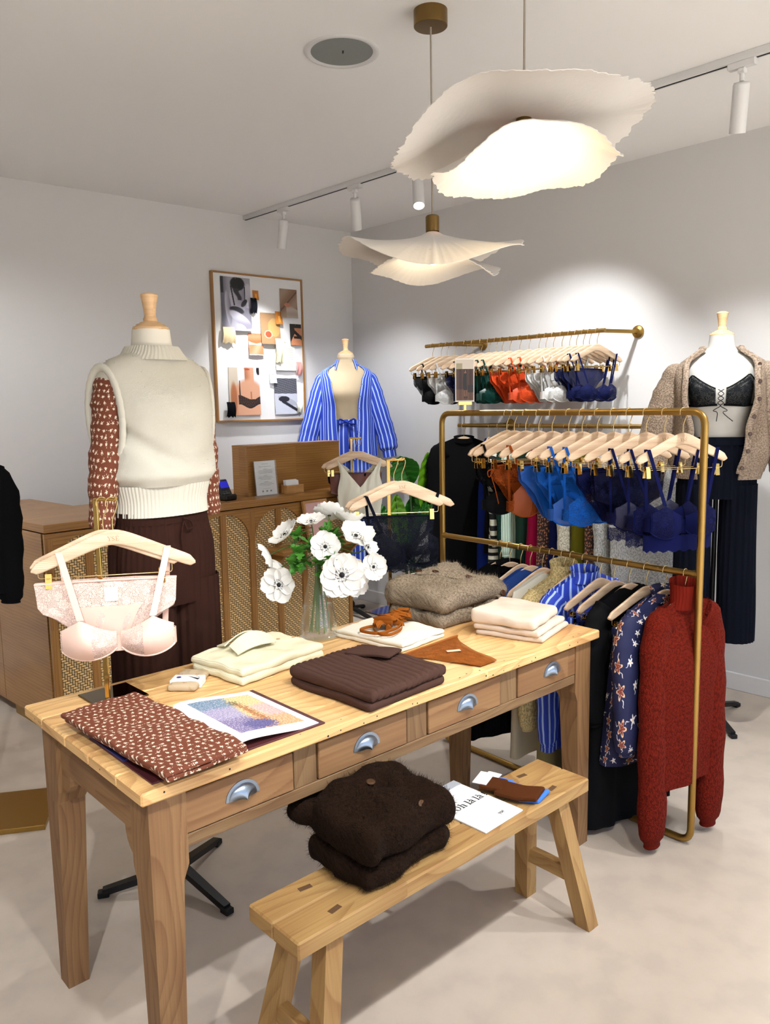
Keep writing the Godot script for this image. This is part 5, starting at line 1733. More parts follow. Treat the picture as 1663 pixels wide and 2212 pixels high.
func build_cardigan_figure() -> void:
	var at := Vector3(3.755, 0, -1.645)
	var turn := -1.12
	var dy := 0.06
	mannequin("white mannequin in an open cardigan standing by the right wall", at, turn, dy, [0.95, 3.05, 5.15], dye("cloth", Color(0.79, 0.785, 0.765)))
	var tk := torso_keys(dy)
	# bra
	var b := thing("bra", "black sheer lace bra with a laced front on the cardigan mannequin", "bra", "", at, turn)
	var lace := dye("lace", Color(0.07, 0.085, 0.10))
	var cord := dye("cloth", Color(0.03, 0.035, 0.05))
	for s in [-1.0, 1.0]:
		part(b, "cup", Geo.new().sheet(func(u: float, v: float) -> Vector3:
			var a: float = s * lerpf(0.10, 1.0, u)
			var top := 1.555 + 0.065 * pow(maxf(0.0, 1.0 - absf(u - 0.72) / 0.72), 1.1)
			return shell_point(tk, lerpf(1.475 + 0.012 * absf(u - 0.5), top, v) + dy, a, 0.006 + 0.022 * sin(PI * u) * sin(PI * (0.15 + 0.7 * v))), 14, 9, 0.0015, 0.13, 0.1), lace)
		var edge := PackedVector3Array()
		var top_edge := PackedVector3Array()
		for k in 13:
			var u := k / 12.0
			edge.append(shell_point(tk, 1.475 + 0.012 * absf(u - 0.5) + dy, s * lerpf(0.06, 1.3, u), 0.008))
			top_edge.append(shell_point(tk, 1.555 + 0.065 * pow(maxf(0.0, 1.0 - absf(u - 0.72) / 0.72), 1.1) + dy, s * lerpf(0.10, 1.0, u), 0.009))
		part(b, "underband", Geo.new().tube(edge, 0.005, 6), cord)
		part(b, "top_edge", Geo.new().tube(top_edge, 0.0028, 6), cord)
		part(b, "lacing", Geo.new().tube(curve([Vector3(-s * 0.012, 1.55 + dy, 0.142), Vector3(s * 0.012, 1.53 + dy, 0.145), Vector3(-s * 0.012, 1.51 + dy, 0.143), Vector3(s * 0.012, 1.49 + dy, 0.138), Vector3(0, 1.475 + dy, 0.132), Vector3(s * 0.03, 1.455 + dy, 0.135), Vector3(s * 0.012, 1.445 + dy, 0.13), Vector3(s * 0.035 + 0.02, 1.405 + dy, 0.125)], 4), 0.0018, 5), cord)
	# cardigan
	var wool := dye("mohair", Color(0.66, 0.59, 0.52))
	var ribm := dye("mohair", Color(0.68, 0.61, 0.54))
	var v := thing("cardigan", "fluffy oatmeal cardigan with brown buttons worn open by the right wall", "cardigan", "", at, turn)
	var keys := [[1.17 + dy, 0.20, 0.125, 0.125], [1.24 + dy, 0.225, 0.14, 0.135], [1.38 + dy, 0.215, 0.142, 0.125], [1.52 + dy, 0.212, 0.155, 0.118], [1.60 + dy, 0.213, 0.14, 0.112], [1.65 + dy, 0.205, 0.11, 0.1], [1.69 + dy, 0.17, 0.085, 0.09], [1.72 + dy, 0.115, 0.074, 0.076], [1.742 + dy, 0.085, 0.07, 0.07]]
	var gap := func(y: float) -> float: return interp([[1.17 + dy, 0.40], [1.35 + dy, 0.52], [1.52 + dy, 0.74], [1.62 + dy, 0.72], [1.742 + dy, 1.0]], y)
	part(v, "body", open_shell(keys, 1.17 + dy, 1.742 + dy, gap, 72, 30, func(a: float, y: float) -> float: return 0.006 * sin(a * 7.0 + y * 9.0), 1.2, 0.006), wool)
	for s in [-1.0, 1.0]:
		var edge := PackedVector3Array()
		var rr := []
		for k in 90:
			var y := lerpf(1.165 + dy, 1.742 + dy, k / 89.0)
			edge.append(shell_point(keys, y, s * (gap.call(y) as float), 0.004))
			rr.append(0.0135 + 0.0014 * (k % 2))
		part(v, "placket", Geo.new().tube(edge, rr, 10, false, true, 0.55, Vector3.RIGHT), ribm)
		part(v, "sleeve", sleeve_geo([Vector3(s * 0.14, 1.65 + dy, 0), Vector3(s * 0.195, 1.58 + dy, 0.0), Vector3(s * 0.26, 1.40 + dy, 0.02), Vector3(s * 0.295, 1.22 + dy, 0.03), Vector3(s * 0.305, 1.10 + dy, 0.04)], [[0.0, 0.035], [0.15, 0.078], [0.6, 0.082], [0.85, 0.075], [1.0, 0.05]], 0.8, 0.035), wool)
		part(v, "cuff", Geo.new().tube(pts([Vector3(s * 0.305, 1.105 + dy, 0.04), Vector3(s * 0.308, 1.03 + dy, 0.042)]), 0.045, 16, false, true, 0.8, Vector3.RIGHT), ribm)
	part(v, "hem_rib", open_shell([[1.135 + dy, 0.19, 0.12, 0.12], [1.175 + dy, 0.2, 0.125, 0.125]], 1.135 + dy, 1.175 + dy, func(_y: float) -> float: return 0.42, 220, 5, func(a: float, _y: float) -> float: return 0.0016 * cos(a * 60.0), 1.0, 0.006), ribm)
	var neck := PackedVector3Array()
	var nr := []
	for k in 70:
		var a := lerpf(0.95, TAU - 0.95, k / 69.0)
		neck.append(shell_point(keys, 1.737 + dy, a, 0.002))
		nr.append(0.014 + 0.0014 * (k % 2))
	part(v, "neck_rib", Geo.new().tube(neck, nr, 10, false, true, 0.6), ribm)
	for k in 7:
		var y := 1.66 + dy - k * 0.078
		var p := shell_point(keys, y, gap.call(y), 0.014)
		part(v, "button", Geo.new().lathe([Vector2(0.0095, 0.0), Vector2(0.0095, 0.0025), Vector2(0.006, 0.0032), Vector2(0.0, 0.0022)], 14, p, true, Basis(Vector3.UP, 0.5) * Basis(Vector3.RIGHT, PI / 2)), mat("horn", Color(0.25, 0.13, 0.06), 0.25))
	fuzz(v, "body", 6000, 0.010, Color(0.70, 0.64, 0.58), 15)
	var tr := thing("trousers", "dark navy ribbed trousers on the cardigan mannequin", "trousers", "", at, turn)
	trousers_on(tr, dye("cloth", Color(0.04, 0.055, 0.10)), 1.33 + dy, 0.41, 20, 0.098, 0.084, 0.085)

const TT := Vector3(1.542, 0.7805, -1.794)

func wob(sd: int, amp: float, freq: float, squash := 1.0) -> Callable:
	var n := noise(sd, 1.0, FastNoiseLite.TYPE_SIMPLEX_SMOOTH, 2)
	return func(p: Vector3) -> Vector3:
		var k := smoothstep(-0.01, 0.02, p.y + 0.012)
		return p + Vector3(n.get_noise_3d(p.x * freq, p.z * freq, 5.0), n.get_noise_3d(p.x * freq, p.z * freq, 0.0) * squash * k, n.get_noise_3d(p.x * freq, p.z * freq, 9.0)) * amp

func folded_pad(size: Vector3, at: Vector3, sd: int, amp := 0.006, freq := 14.0, seg := Vector3i(22, 5, 22)) -> Geo:
	return Geo.new().soft(size, minf(size.y * 0.49, 0.016), at, seg, wob(sd, amp, freq))

func build_table_goods() -> void:
	# open picture book, its left side under the printed cloth
	var bk := thing("open_book", "open art book with a coloured painting on its right page", "book", "", Vector3(0.94, 0.7805, -1.645), -0.02)
	mat("cover_plum", Color(0.30, 0.12, 0.14), 0.5)
	part(bk, "cover", Geo.new().box(Vector3(0.462, 0.004, 0.325), Vector3(0.0225, 0.002, 0.0), 0.001), M.cover_plum)
	for s in [-1.0, 1.0]:
		var pages := func(u: float, v: float) -> Vector3:
			var x := u * (0.238 if s > 0 else 0.165)
			return Vector3(s * x, 0.0055 + 0.022 * (pow(sin(PI * pow(u, 0.45)), 0.8) * (1.0 - u * 0.55)) + 0.006 * (1.0 - u), (v - 0.5) * 0.312 * -s)
		part(bk, "page_block", Geo.new().sheet(pages, 22, 3, 0.008 if s > 0 else 0.004, 1, 1), M.white_paper)
		if s > 0:
			part(bk, "painting", Geo.new().sheet(func(u: float, v: float) -> Vector3: return (pages.call(0.14 + 0.76 * u, 0.91 - 0.82 * v) as Vector3) + Vector3(0, 0.0006, 0), 16, 3, -0.0003, 1, 1), mat("painting", Color.WHITE, 0.45, {"tex": tex(paint(128, 160, painting_colour))}))
	part(bk, "endpaper_strip", Geo.new().box(Vector3(0.014, 0.003, 0.2), Vector3(-0.2, 0.0055, -0.08), 0.0), mat("blue_print", Color(0.16, 0.17, 0.42), 0.5))
	# printed cloth folded over the book's left side
	var cl := thing("folded_cloth", "folded brown cloth with cream sprigs over the book's left page", "folded cloth", "", Vector3(0.82, 0.803, -1.675), 0.04)
	part(cl, "top_fold", folded_pad(Vector3(0.205, 0.012, 0.50), Vector3(0, 0.017, 0), 4, 0.005, 9.0, Vector3i(20, 4, 34)), M.brown_sprig)
	part(cl, "lower_fold", folded_pad(Vector3(0.2, 0.012, 0.49), Vector3(0.003, 0.006, 0.004), 5, 0.004, 9.0, Vector3i(16, 4, 24)), M.brown_sprig)
	# socks in a paper band
	var so := thing("sock_pack", "beige patterned socks in a white paper band on the table", "socks", "", Vector3(1.108, 0.7805, -1.99), 0.75)
	part(so, "socks", folded_pad(Vector3(0.15, 0.018, 0.085), Vector3(0, 0.009, 0), 6, 0.004, 20.0, Vector3i(14, 4, 10)), mat("sock_print", Color.WHITE, 0.9, {"tex": tex(floral_image(Color(0.74, 0.66, 0.54), [Color(0.66, 0.52, 0.36), Color(0.74, 0.66, 0.54), Color(0.70, 0.6, 0.46)], 5, 16)), "scale": Vector3(7, 7, 1)}))
	var bd := part(so, "paper_band", Geo.new().box(Vector3(0.052, 0.0215, 0.09), Vector3(-0.015, 0.0103, 0), 0.002), M.white_paper)
	part(bd, "blue_mark", Geo.new().lathe([Vector2(0.007, 0.0), Vector2(0.0065, 0.0005), Vector2(0.0, 0.0005)], 14, Vector3(-0.013, 0.0211, -0.026), false), mat("blue_ink", Color(0.12, 0.16, 0.50), 0.6))
	part(bd, "black_mark", Geo.new().prism(PackedVector2Array([Vector2(-0.022, -0.004), Vector2(0.022, -0.008), Vector2(-0.022, 0.006)]), 0.0004, 0.0, Vector3(-0.017, 0.0212, 0.015), Basis(Vector3.UP, 1.2) * Basis(Vector3.RIGHT, -PI / 2)).prism(PackedVector2Array([Vector2(-0.004, -0.002), Vector2(0.004, -0.003), Vector2(-0.004, 0.002)]), 0.0004, 0.0, Vector3(-0.012, 0.0212, 0.03), Basis(Vector3.UP, 1.2) * Basis(Vector3.RIGHT, -PI / 2)), M.ink)
	# cream polo
	var cream := dye("knit", Color(0.91, 0.885, 0.76))
	var po := thing("folded_polo_shirt", "folded pale yellow polo shirt with horn buttons on the table", "folded shirt", "", Vector3(1.345, 0.7805, -1.985), 0.12)
	part(po, "lower_fold", folded_pad(Vector3(0.33, 0.026, 0.235), Vector3(0, 0.013, 0), 11, 0.008, 9.0), cream)
	part(po, "upper_fold", folded_pad(Vector3(0.335, 0.026, 0.24), Vector3(0.004, 0.036, -0.004), 12, 0.009, 9.0), cream)
	for s in [-1.0, 1.0]:
		part(po, "collar", Geo.new().sheet(func(u: float, w: float) -> Vector3:
			var x := -0.085 + 0.15 * u
			return Vector3(x + 0.012 * w * s, 0.052 + 0.048 * sin(PI * (0.12 + 0.75 * u)) * (1.0 - 0.72 * w), -0.045 - s * (0.012 + 0.052 * w) * (1.0 - 0.35 * u) + 0.02 * u), 12, 6, 0.004, 0.15, 0.06), cream)
	part(po, "placket", Geo.new().sheet(func(u: float, w: float) -> Vector3: return Vector3(0.05 + 0.10 * u, 0.0525 - 0.003 * u, -0.03 + 0.04 * u + (w - 0.5) * 0.03), 8, 3, 0.003, 0.1, 0.03), cream)
	for k in 3:
		part(po, "button", Geo.new().lathe([Vector2(0.0065, 0.0), Vector2(0.0062, 0.002), Vector2(0.004, 0.0028), Vector2(0.0, 0.0024)], 12, Vector3(0.045 + 0.048 * k, 0.0545 - 0.001 * k, -0.032 + 0.02 * k)), mat("pale_horn", Color(0.74, 0.60, 0.40), 0.3))
	# brown ribbed top
	var brown := Color(0.29, 0.205, 0.175)
	var rb := thing("folded_ribbed_top", "folded dark brown ribbed top on the table", "folded top", "", Vector3(1.452, 0.7805, -1.612), 0.05)
	var ribs := func(p: Vector3) -> Vector3:
		var g := absf(fmod(absf(p.x + 3.0 + p.z * 0.06), 0.022) / 0.022 - 0.5) * 2.0
		var base: Vector3 = (wob(21, 0.006, 7.0) as Callable).call(p)
		return base - Vector3(0, 0.0055 * pow(g, 3.5) * signf(p.y), 0)
	part(rb, "lower_fold", folded_pad(Vector3(0.30, 0.026, 0.33), Vector3(0, 0.013, 0), 22, 0.007, 9.0), dye("cloth", brown))
	part(rb, "upper_fold", Geo.new().soft(Vector3(0.305, 0.034, 0.335), 0.016, Vector3(0.002, 0.040, 0.002), Vector3i(130, 4, 20), ribs), dye("cloth", brown))
	part(rb, "folded_cuff", Geo.new().soft(Vector3(0.085, 0.010, 0.15), 0.005, Vector3(0.085, 0.064, -0.055), Vector3i(40, 3, 10), func(p: Vector3) -> Vector3:
		var g := absf(fmod(absf(p.x + 3.0), 0.0125) / 0.0125 - 0.5) * 2.0
		return p - Vector3(0, 0.003 * pow(g, 3.0) * signf(p.y), 0) + Vector3(0, 0.004 * sin(p.z * 30.0), 0), Basis(Vector3.UP, 0.25)), dye("cloth", brown))
	# white ribbed top with rust bra
	var wt := thing("folded_white_top", "folded white ribbed top under the rust bra", "folded top", "", Vector3(1.822, 0.7805, -1.90), 0.1)
	part(wt, "lower_fold", folded_pad(Vector3(0.225, 0.014, 0.30), Vector3(0, 0.007, 0), 31, 0.005, 10.0), dye("cloth", Color(0.90, 0.87, 0.80)))
	part(wt, "upper_fold", Geo.new().soft(Vector3(0.228, 0.016, 0.30), 0.0075, Vector3(0.002, 0.0215, 0.0), Vector3i(60, 3, 20), func(p: Vector3) -> Vector3:
		var g := absf(fmod(absf(p.x + 3.0), 0.0125) / 0.0125 - 0.5) * 2.0
		return (wob(32, 0.006, 9.0) as Callable).call(p) - Vector3(0, 0.002 * pow(g, 3.0) * signf(p.y), 0)), dye("cloth", Color(0.90, 0.88, 0.82)))
	var rust := Color(0.57, 0.315, 0.10)
	var rbra := thing("bra", "rust satin bra with long straps lying on the white folded top", "bra", "", Vector3(1.83, 0.815, -1.90), 0.35)
	for s in [-1.0, 1.0]:
		part(rbra, "cup", Geo.new().sheet(func(u: float, w: float) -> Vector3:
			var a := (u - 0.5) * 2.4
			var r := 0.066 * (0.35 + 0.65 * w)
			return Vector3(0.02 + s * 0.042 + sin(a) * r, 0.004 + 0.030 * sin(PI * (0.15 + 0.6 * w)) * cos(a * 0.6) + 0.006 * sin(u * 31.0 + w * 4.0) * w, 0.03 - cos(a) * r + s * 0.012), 40, 9, 0.003, 0.12, 0.06), dye("cloth", rust))
		part(rbra, "strap", Geo.new().tube(curve([Vector3(0.02 + s * 0.05, 0.012, -0.02), Vector3(-0.04 + s * 0.03, 0.008, -0.06), Vector3(-0.11, 0.008, -0.03 + s * 0.03), Vector3(-0.115, 0.008, 0.03 + s * 0.02), Vector3(-0.05, 0.01, 0.05 + s * 0.01), Vector3(0.0, 0.012, 0.04)], 6), 0.0055, 8, false, true, 0.3), dye("cloth", rust))
	part(rbra, "gathered_band", Geo.new().tube(curve([Vector3(-0.05, 0.008, 0.012), Vector3(0.0, 0.02, 0.0), Vector3(0.06, 0.024, -0.01), Vector3(0.115, 0.014, -0.03)], 8), [0.012, 0.014, 0.011, 0.015, 0.012, 0.016, 0.012, 0.015, 0.011, 0.014, 0.012, 0.016, 0.012, 0.014, 0.011, 0.014, 0.012, 0.015, 0.011, 0.013, 0.012, 0.014, 0.012, 0.01, 0.006], 10, false, true, 0.6), dye("cloth", rust))
	var frill := []
	for k in 26:
		frill.append(Vector3(-0.05 + 0.14 * k / 25.0 + rng.randf_range(-0.012, 0.012), 0.012 + rng.randf() * 0.03, (0.035 if k % 2 == 0 else -0.03) + rng.randf_range(-0.015, 0.015)))
	part(rbra, "frill", Geo.new().tube(curve(frill, 4), 0.0085, 8, false, true, 0.28, Vector3.UP), dye("cloth", rust))
	# rust knickers lying flat
	var rk := thing("knickers", "rust lace knickers lying flat on the table", "knickers", "", Vector3(1.815, 0.7805, -1.60), 0.0)
	var tri := func(u: float, w: float) -> Vector3:
		# wide waist along the front edge narrowing to the back
		var a := Vector3(-0.155, 0, -0.11).lerp(Vector3(0.155, 0, -0.125), u)
		var b := Vector3(-0.03, 0, 0.13).lerp(Vector3(0.045, 0, 0.13), u)
		var q := a.lerp(b, w)
		q.x = lerpf(q.x, 0.01 + (u - 0.5) * 0.075, 0.4 * sin(PI * w))
		q.y = 0.004 + 0.008 * sin(PI * w) * sin(PI * u) + 0.0025 * sin(u * 24.0 + w * 9.0) * sin(PI * w)
		return q
	part(rk, "lace_panel", Geo.new().sheet(tri, 30, 22, 0.002, 0.3, 0.25), dye("lace", rust))
	part(rk, "lining", Geo.new().sheet(func(u: float, w: float) -> Vector3: return (tri.call(0.08 + 0.84 * u, 0.10 + 0.88 * w) as Vector3) - Vector3(0, 0.003, 0), 20, 14, 0.001, 0.3, 0.25), dye("cloth", rust))
	part(rk, "waistband", Geo.new().tube(PackedVector3Array(range(16).map(func(i: int) -> Vector3: return (tri.call(i / 15.0, 0.0) as Vector3) + Vector3(0, 0.003, 0))), 0.004, 8), dye("satin", rust))
	part(rk, "care_label", Geo.new().box(Vector3(0.045, 0.0008, 0.016), Vector3(0.0, 0.0165, -0.005), 0.0, Basis(Vector3.UP, -0.5)), dye("sheer", Color(0.95, 0.85, 0.75, 0.6)))
	# oatmeal mohair cardigan, folded thick
	var oat := dye("mohair", Color(0.60, 0.54, 0.46))
	var oc := thing("folded_cardigan", "thick folded oatmeal mohair cardigan with brown buttons on the table", "folded cardigan", "", Vector3(2.178, 0.7805, -1.95), 0.04)
	part(oc, "lower_fold", Geo.new().soft(Vector3(0.37, 0.056, 0.27), 0.028, Vector3(-0.01, 0.028, 0.0), Vector3i(24, 7, 20), wob(41, 0.014, 9.0)), oat)
	part(oc, "upper_fold", Geo.new().soft(Vector3(0.405, 0.074, 0.285), 0.036, Vector3(0.0, 0.092, 0.0), Vector3i(26, 9, 22), func(p: Vector3) -> Vector3:
		var q: Vector3 = (wob(42, 0.02, 7.0) as Callable).call(p)
		q.y += (0.02 * cos(q.x * 7.0) - 0.012 + 0.03 * smoothstep(0.02, -0.12, q.z)) * smoothstep(-0.03, 0.03, q.y)
		return q), oat)
	var pl := PackedVector3Array()
	for k in 40:
		var u := k / 39.0
		pl.append(Vector3(-0.06 + 0.2 * u, 0.1535 - 0.026 * smoothstep(0.1, 0.7, u) - 0.065 * smoothstep(0.78, 1.0, u), -0.105 + 0.245 * u))
	part(oc, "placket", Geo.new().tube(pl, range(40).map(func(i: int) -> float: return 0.017 + 0.0015 * (i % 2)), 10, false, true, 0.5, Vector3(1, 0, -0.8)), oat)
	for p in [[Vector3(-0.055, 0.1625, -0.098), 0.1], [Vector3(-0.015, 0.159, -0.05), 0.15], [Vector3(0.065, 0.139, 0.045), 0.3], [Vector3(0.138, 0.08, 0.15), 1.2]]:
		part(oc, "button", Geo.new().lathe([Vector2(0.0125, 0.0), Vector2(0.0125, 0.003), Vector2(0.008, 0.004), Vector2(0.0, 0.0028)], 16, p[0], true, Basis(Vector3.RIGHT, p[1])), mat("horn", Color(0.25, 0.13, 0.06), 0.25))
	fuzz(oc, "upper_fold", 9000, 0.013, Color(0.66, 0.60, 0.52), 21)
	fuzz(oc, "lower_fold", 3500, 0.011, Color(0.66, 0.60, 0.52), 22)
	# blush trousers in three layers
	var bl := dye("cloth", Color(0.85, 0.785, 0.715))
	var tr := thing("folded_trousers", "folded blush cotton trousers in three layers on the table corner", "folded trousers", "", Vector3(2.185, 0.7805, -1.625), 0.24)
	part(tr, "lower_fold", folded_pad(Vector3(0.25, 0.020, 0.245), Vector3(0.008, 0.010, 0.006), 51, 0.005, 9.0), bl)
	part(tr, "middle_fold", folded_pad(Vector3(0.245, 0.024, 0.24), Vector3(0.0, 0.031, 0.0), 52, 0.006, 9.0), bl)
	part(tr, "upper_fold", Geo.new().soft(Vector3(0.24, 0.034, 0.23), 0.017, Vector3(-0.01, 0.059, -0.012), Vector3i(22, 6, 20), func(p: Vector3) -> Vector3:
		var q: Vector3 = (wob(53, 0.008, 8.0) as Callable).call(p)
		q.y += 0.012 * smoothstep(0.12, -0.1, q.z) * smoothstep(-0.015, 0.015, q.y)
		return q), bl)

func painting_colour(x: int, y: int) -> Color:
	# loose dabs of colour: violet water below, a yellow bank, a slender ochre shape and pink blossom
	if not shared.has("dab"):
		shared["dab"] = noise(91, 0.05, FastNoiseLite.TYPE_SIMPLEX, 3)
	var n: FastNoiseLite = shared.dab
	var j1: float = n.get_noise_2d(x * 3.0, y * 3.0) * 0.09
	var j2: float = n.get_noise_2d(x * 3.0 + 400.0, y * 3.0) * 0.09
	var u := x / 128.0 + j1
	var v := y / 160.0 + j2
	var e: float = n.get_noise_2d(x * 4.5 + 90.0, y * 4.5)
	var f: float = n.get_noise_2d(x * 9.0, y * 9.0 + 50.0)
	var c := Color(0.72, 0.60, 0.66)
	if u < 0.46 - 0.2 * (v - 0.5):
		c = Color(0.60, 0.58, 0.74) if v < 0.62 else Color(0.42, 0.38, 0.60)
		if v < 0.28:
			c = Color(0.34, 0.50, 0.62)
		c = c.lerp(Color(0.86, 0.82, 0.86), clampf(e * 2.2, 0.0, 0.8))
	else:
		c = Color(0.80, 0.58, 0.34) if v > 0.62 else Color(0.84, 0.76, 0.46)
		if v > 0.32 and v < 0.7 and u > 0.7:
			c = Color(0.88, 0.64, 0.66)
		c = c.lerp(Color(0.95, 0.88, 0.80), clampf(e * 2.0 + 0.1, 0.0, 0.75))
	if Vector2((u - 0.60) / 0.055, (v - 0.50) / 0.34).length() < 1.0:
		c = Color(0.68, 0.40, 0.20)
	if Vector2((u - 0.57) / 0.07, (v - 0.20) / 0.05).length() < 1.0:
		c = Color(0.42, 0.36, 0.20)
	if Vector2((u - 0.42) / 0.24, (v - 0.86) / 0.13).length() < 1.0:
		c = Color(0.24, 0.23, 0.50).lerp(Color(0.5, 0.46, 0.66), clampf(e * 2.5, 0.0, 0.8))
	return c.lightened(clampf(f * 0.4, -0.2, 0.25)) if f > 0 else c.darkened(clampf(-f * 0.4, 0.0, 0.25))

func build_bench_goods() -> void:
	var dark := Color(0.13, 0.08, 0.045)
	var wool := dye("mohair", dark)
	var bc := thing("folded_cardigan", "dark brown mohair cardigan with clear buttons folded on the bench", "folded cardigan", "", Vector3(1.272, 0.4505, -1.385), 0.03)
	part(bc, "lower_fold", Geo.new().soft(Vector3(0.32, 0.06, 0.225), 0.03, Vector3(-0.005, 0.03, 0.02), Vector3i(24, 7, 18), wob(61, 0.016, 9.0)), wool)
	part(bc, "upper_fold", Geo.new().soft(Vector3(0.335, 0.08, 0.25), 0.038, Vector3(0.005, 0.095, 0.01), Vector3i(26, 9, 20), func(p: Vector3) -> Vector3:
		var q: Vector3 = (wob(62, 0.022, 7.0) as Callable).call(p)
		q.y += (0.02 * cos(q.x * 8.0) + 0.02 * smoothstep(0.05, -0.1, q.z)) * smoothstep(-0.04, 0.04, q.y)
		return q), wool)
	part(bc, "sleeve", Geo.new().soft(Vector3(0.20, 0.06, 0.11), 0.029, Vector3(-0.06, 0.11, -0.13), Vector3i(16, 7, 12), wob(63, 0.012, 10.0), Basis(Vector3.UP, 0.2)), wool)
	part(bc, "sleeve", Geo.new().soft(Vector3(0.085, 0.055, 0.09), 0.027, Vector3(0.06, 0.145, -0.115), Vector3i(12, 7, 12), wob(64, 0.01, 12.0), Basis(Vector3.UP, -0.2)), wool)
	for p in [[Vector3(0.0, 0.162, -0.065), 0.1], [Vector3(0.015, 0.162, -0.035), 0.15], [Vector3(0.055, 0.135, 0.105), 0.8]]:
		part(bc, "button", Geo.new().lathe([Vector2(0.012, 0.0), Vector2(0.0125, 0.003), Vector2(0.008, 0.005), Vector2(0.0, 0.003)], 16, p[0], true, Basis(Vector3.RIGHT, p[1])), mat("clear_button", Color(0.30, 0.21, 0.14), 0.08))
	fuzz(bc, "upper_fold", 11000, 0.014, Color(0.16, 0.105, 0.07), 31)
	fuzz(bc, "lower_fold", 4000, 0.012, Color(0.16, 0.105, 0.07), 32)
	fuzz(bc, "sleeve", 3000, 0.012, Color(0.16, 0.105, 0.07), 33)
	# printed bag
	var bg := thing("paper_bag", "flat white bag printed with Oh là là on the bench", "bag", "", Vector3(1.60, 0.4505, -1.35), 0.02)
	part(bg, "sleeve", Geo.new().soft(Vector3(0.165, 0.004, 0.225), 0.002, Vector3(0, 0.002, 0), Vector3i(10, 2, 12), func(p: Vector3) -> Vector3: return p + Vector3(0, 0.0008 * absf(sin(p.x * 18.0 + p.z * 12.0)) * smoothstep(-0.001, 0.002, p.y), 0)), M.white_paper)
	part(bg, "clear_flap", Geo.new().box(Vector3(0.165, 0.001, 0.03), Vector3(0, 0.0045, -0.122), 0.0), dye("sheer", Color(0.75, 0.77, 0.8, 0.6)))
	part(bg, "hang_slot", Geo.new().box(Vector3(0.03, 0.0006, 0.012), Vector3(-0.01, 0.0055, -0.124), 0.0), M.ink)
	var f := SystemFont.new()
	f.font_names = PackedStringArray(["Droid Serif"])
	f.font_italic = true
	for w in [["Oh là là !", 0.00135, Vector3(0.016, 0.0056, -0.02)], ["ysé", 0.00062, Vector3(0.028, 0.0056, 0.078)]]:
		var tm := TextMesh.new()
		tm.font = f
		tm.text = w[0]
		tm.font_size = 24
		tm.pixel_size = w[1]
		tm.depth = 0.0008
		part(bg, "lettering", tm, M.ink, Transform3D(Basis(Vector3.UP, 0.0) * Basis(Vector3.RIGHT, -PI / 2), w[2]))
	# socks
	for k in 2:
		var c := Color(0.30, 0.16, 0.07) if k == 0 else Color(0.28, 0.48, 0.85)
		var so := thing("sock_pair", "chocolate brown socks with a white card on the bench" if k == 0 else "sky blue socks under the brown pair on the bench", "socks", "", Vector3(1.742 if k == 0 else 1.768, 0.4505 + (0.012 if k == 0 else 0.0), -1.335), 0.0 if k == 0 else -0.1)
		part(so, "foot", Geo.new().soft(Vector3(0.075, 0.013, 0.12), 0.0063, Vector3(-0.012, 0.0068, 0.045), Vector3i(12, 3, 14), func(p: Vector3) -> Vector3: return p + Vector3(0.02 * smoothstep(0.0, 0.06, p.z), 0.002 * sin(p.x * 60.0), 0), Basis(Vector3.UP, 0.25)), dye("knit", c))
		part(so, "cuff", Geo.new().soft(Vector3(0.07, 0.014, 0.07), 0.0068, Vector3(-0.022, 0.0075, -0.035), Vector3i(12, 3, 10), null, Basis(Vector3.UP, 0.35)), dye("knit", c))
		part(so, "card", Geo.new().box(Vector3(0.075, 0.002, 0.042), Vector3(-0.025, 0.0155, -0.07), 0.0, Basis(Vector3.UP, 0.35)), M.white_paper)

func petal_geo(len: float, wid: float, cup: float, sd: float) -> Geo:
	return Geo.new().sheet(func(u: float, v: float) -> Vector3:
		# v runs from the heart to the tip
		var w := wid * pow(sin(PI * (0.06 + 0.80 * v)), 0.8) * 0.5
		var q := u * 2.0 - 1.0
		return Vector3(q * w, cup * len * (v * v * 0.9 - 0.25 * v) + 0.10 * wid * q * q + 0.012 * len * sin(q * 6.0 + sd) * v, len * v * (1.0 - 0.06 * absf(q) * v + 0.02 * sin(q * 7.0 + sd))), 9, 9, 0.0006)

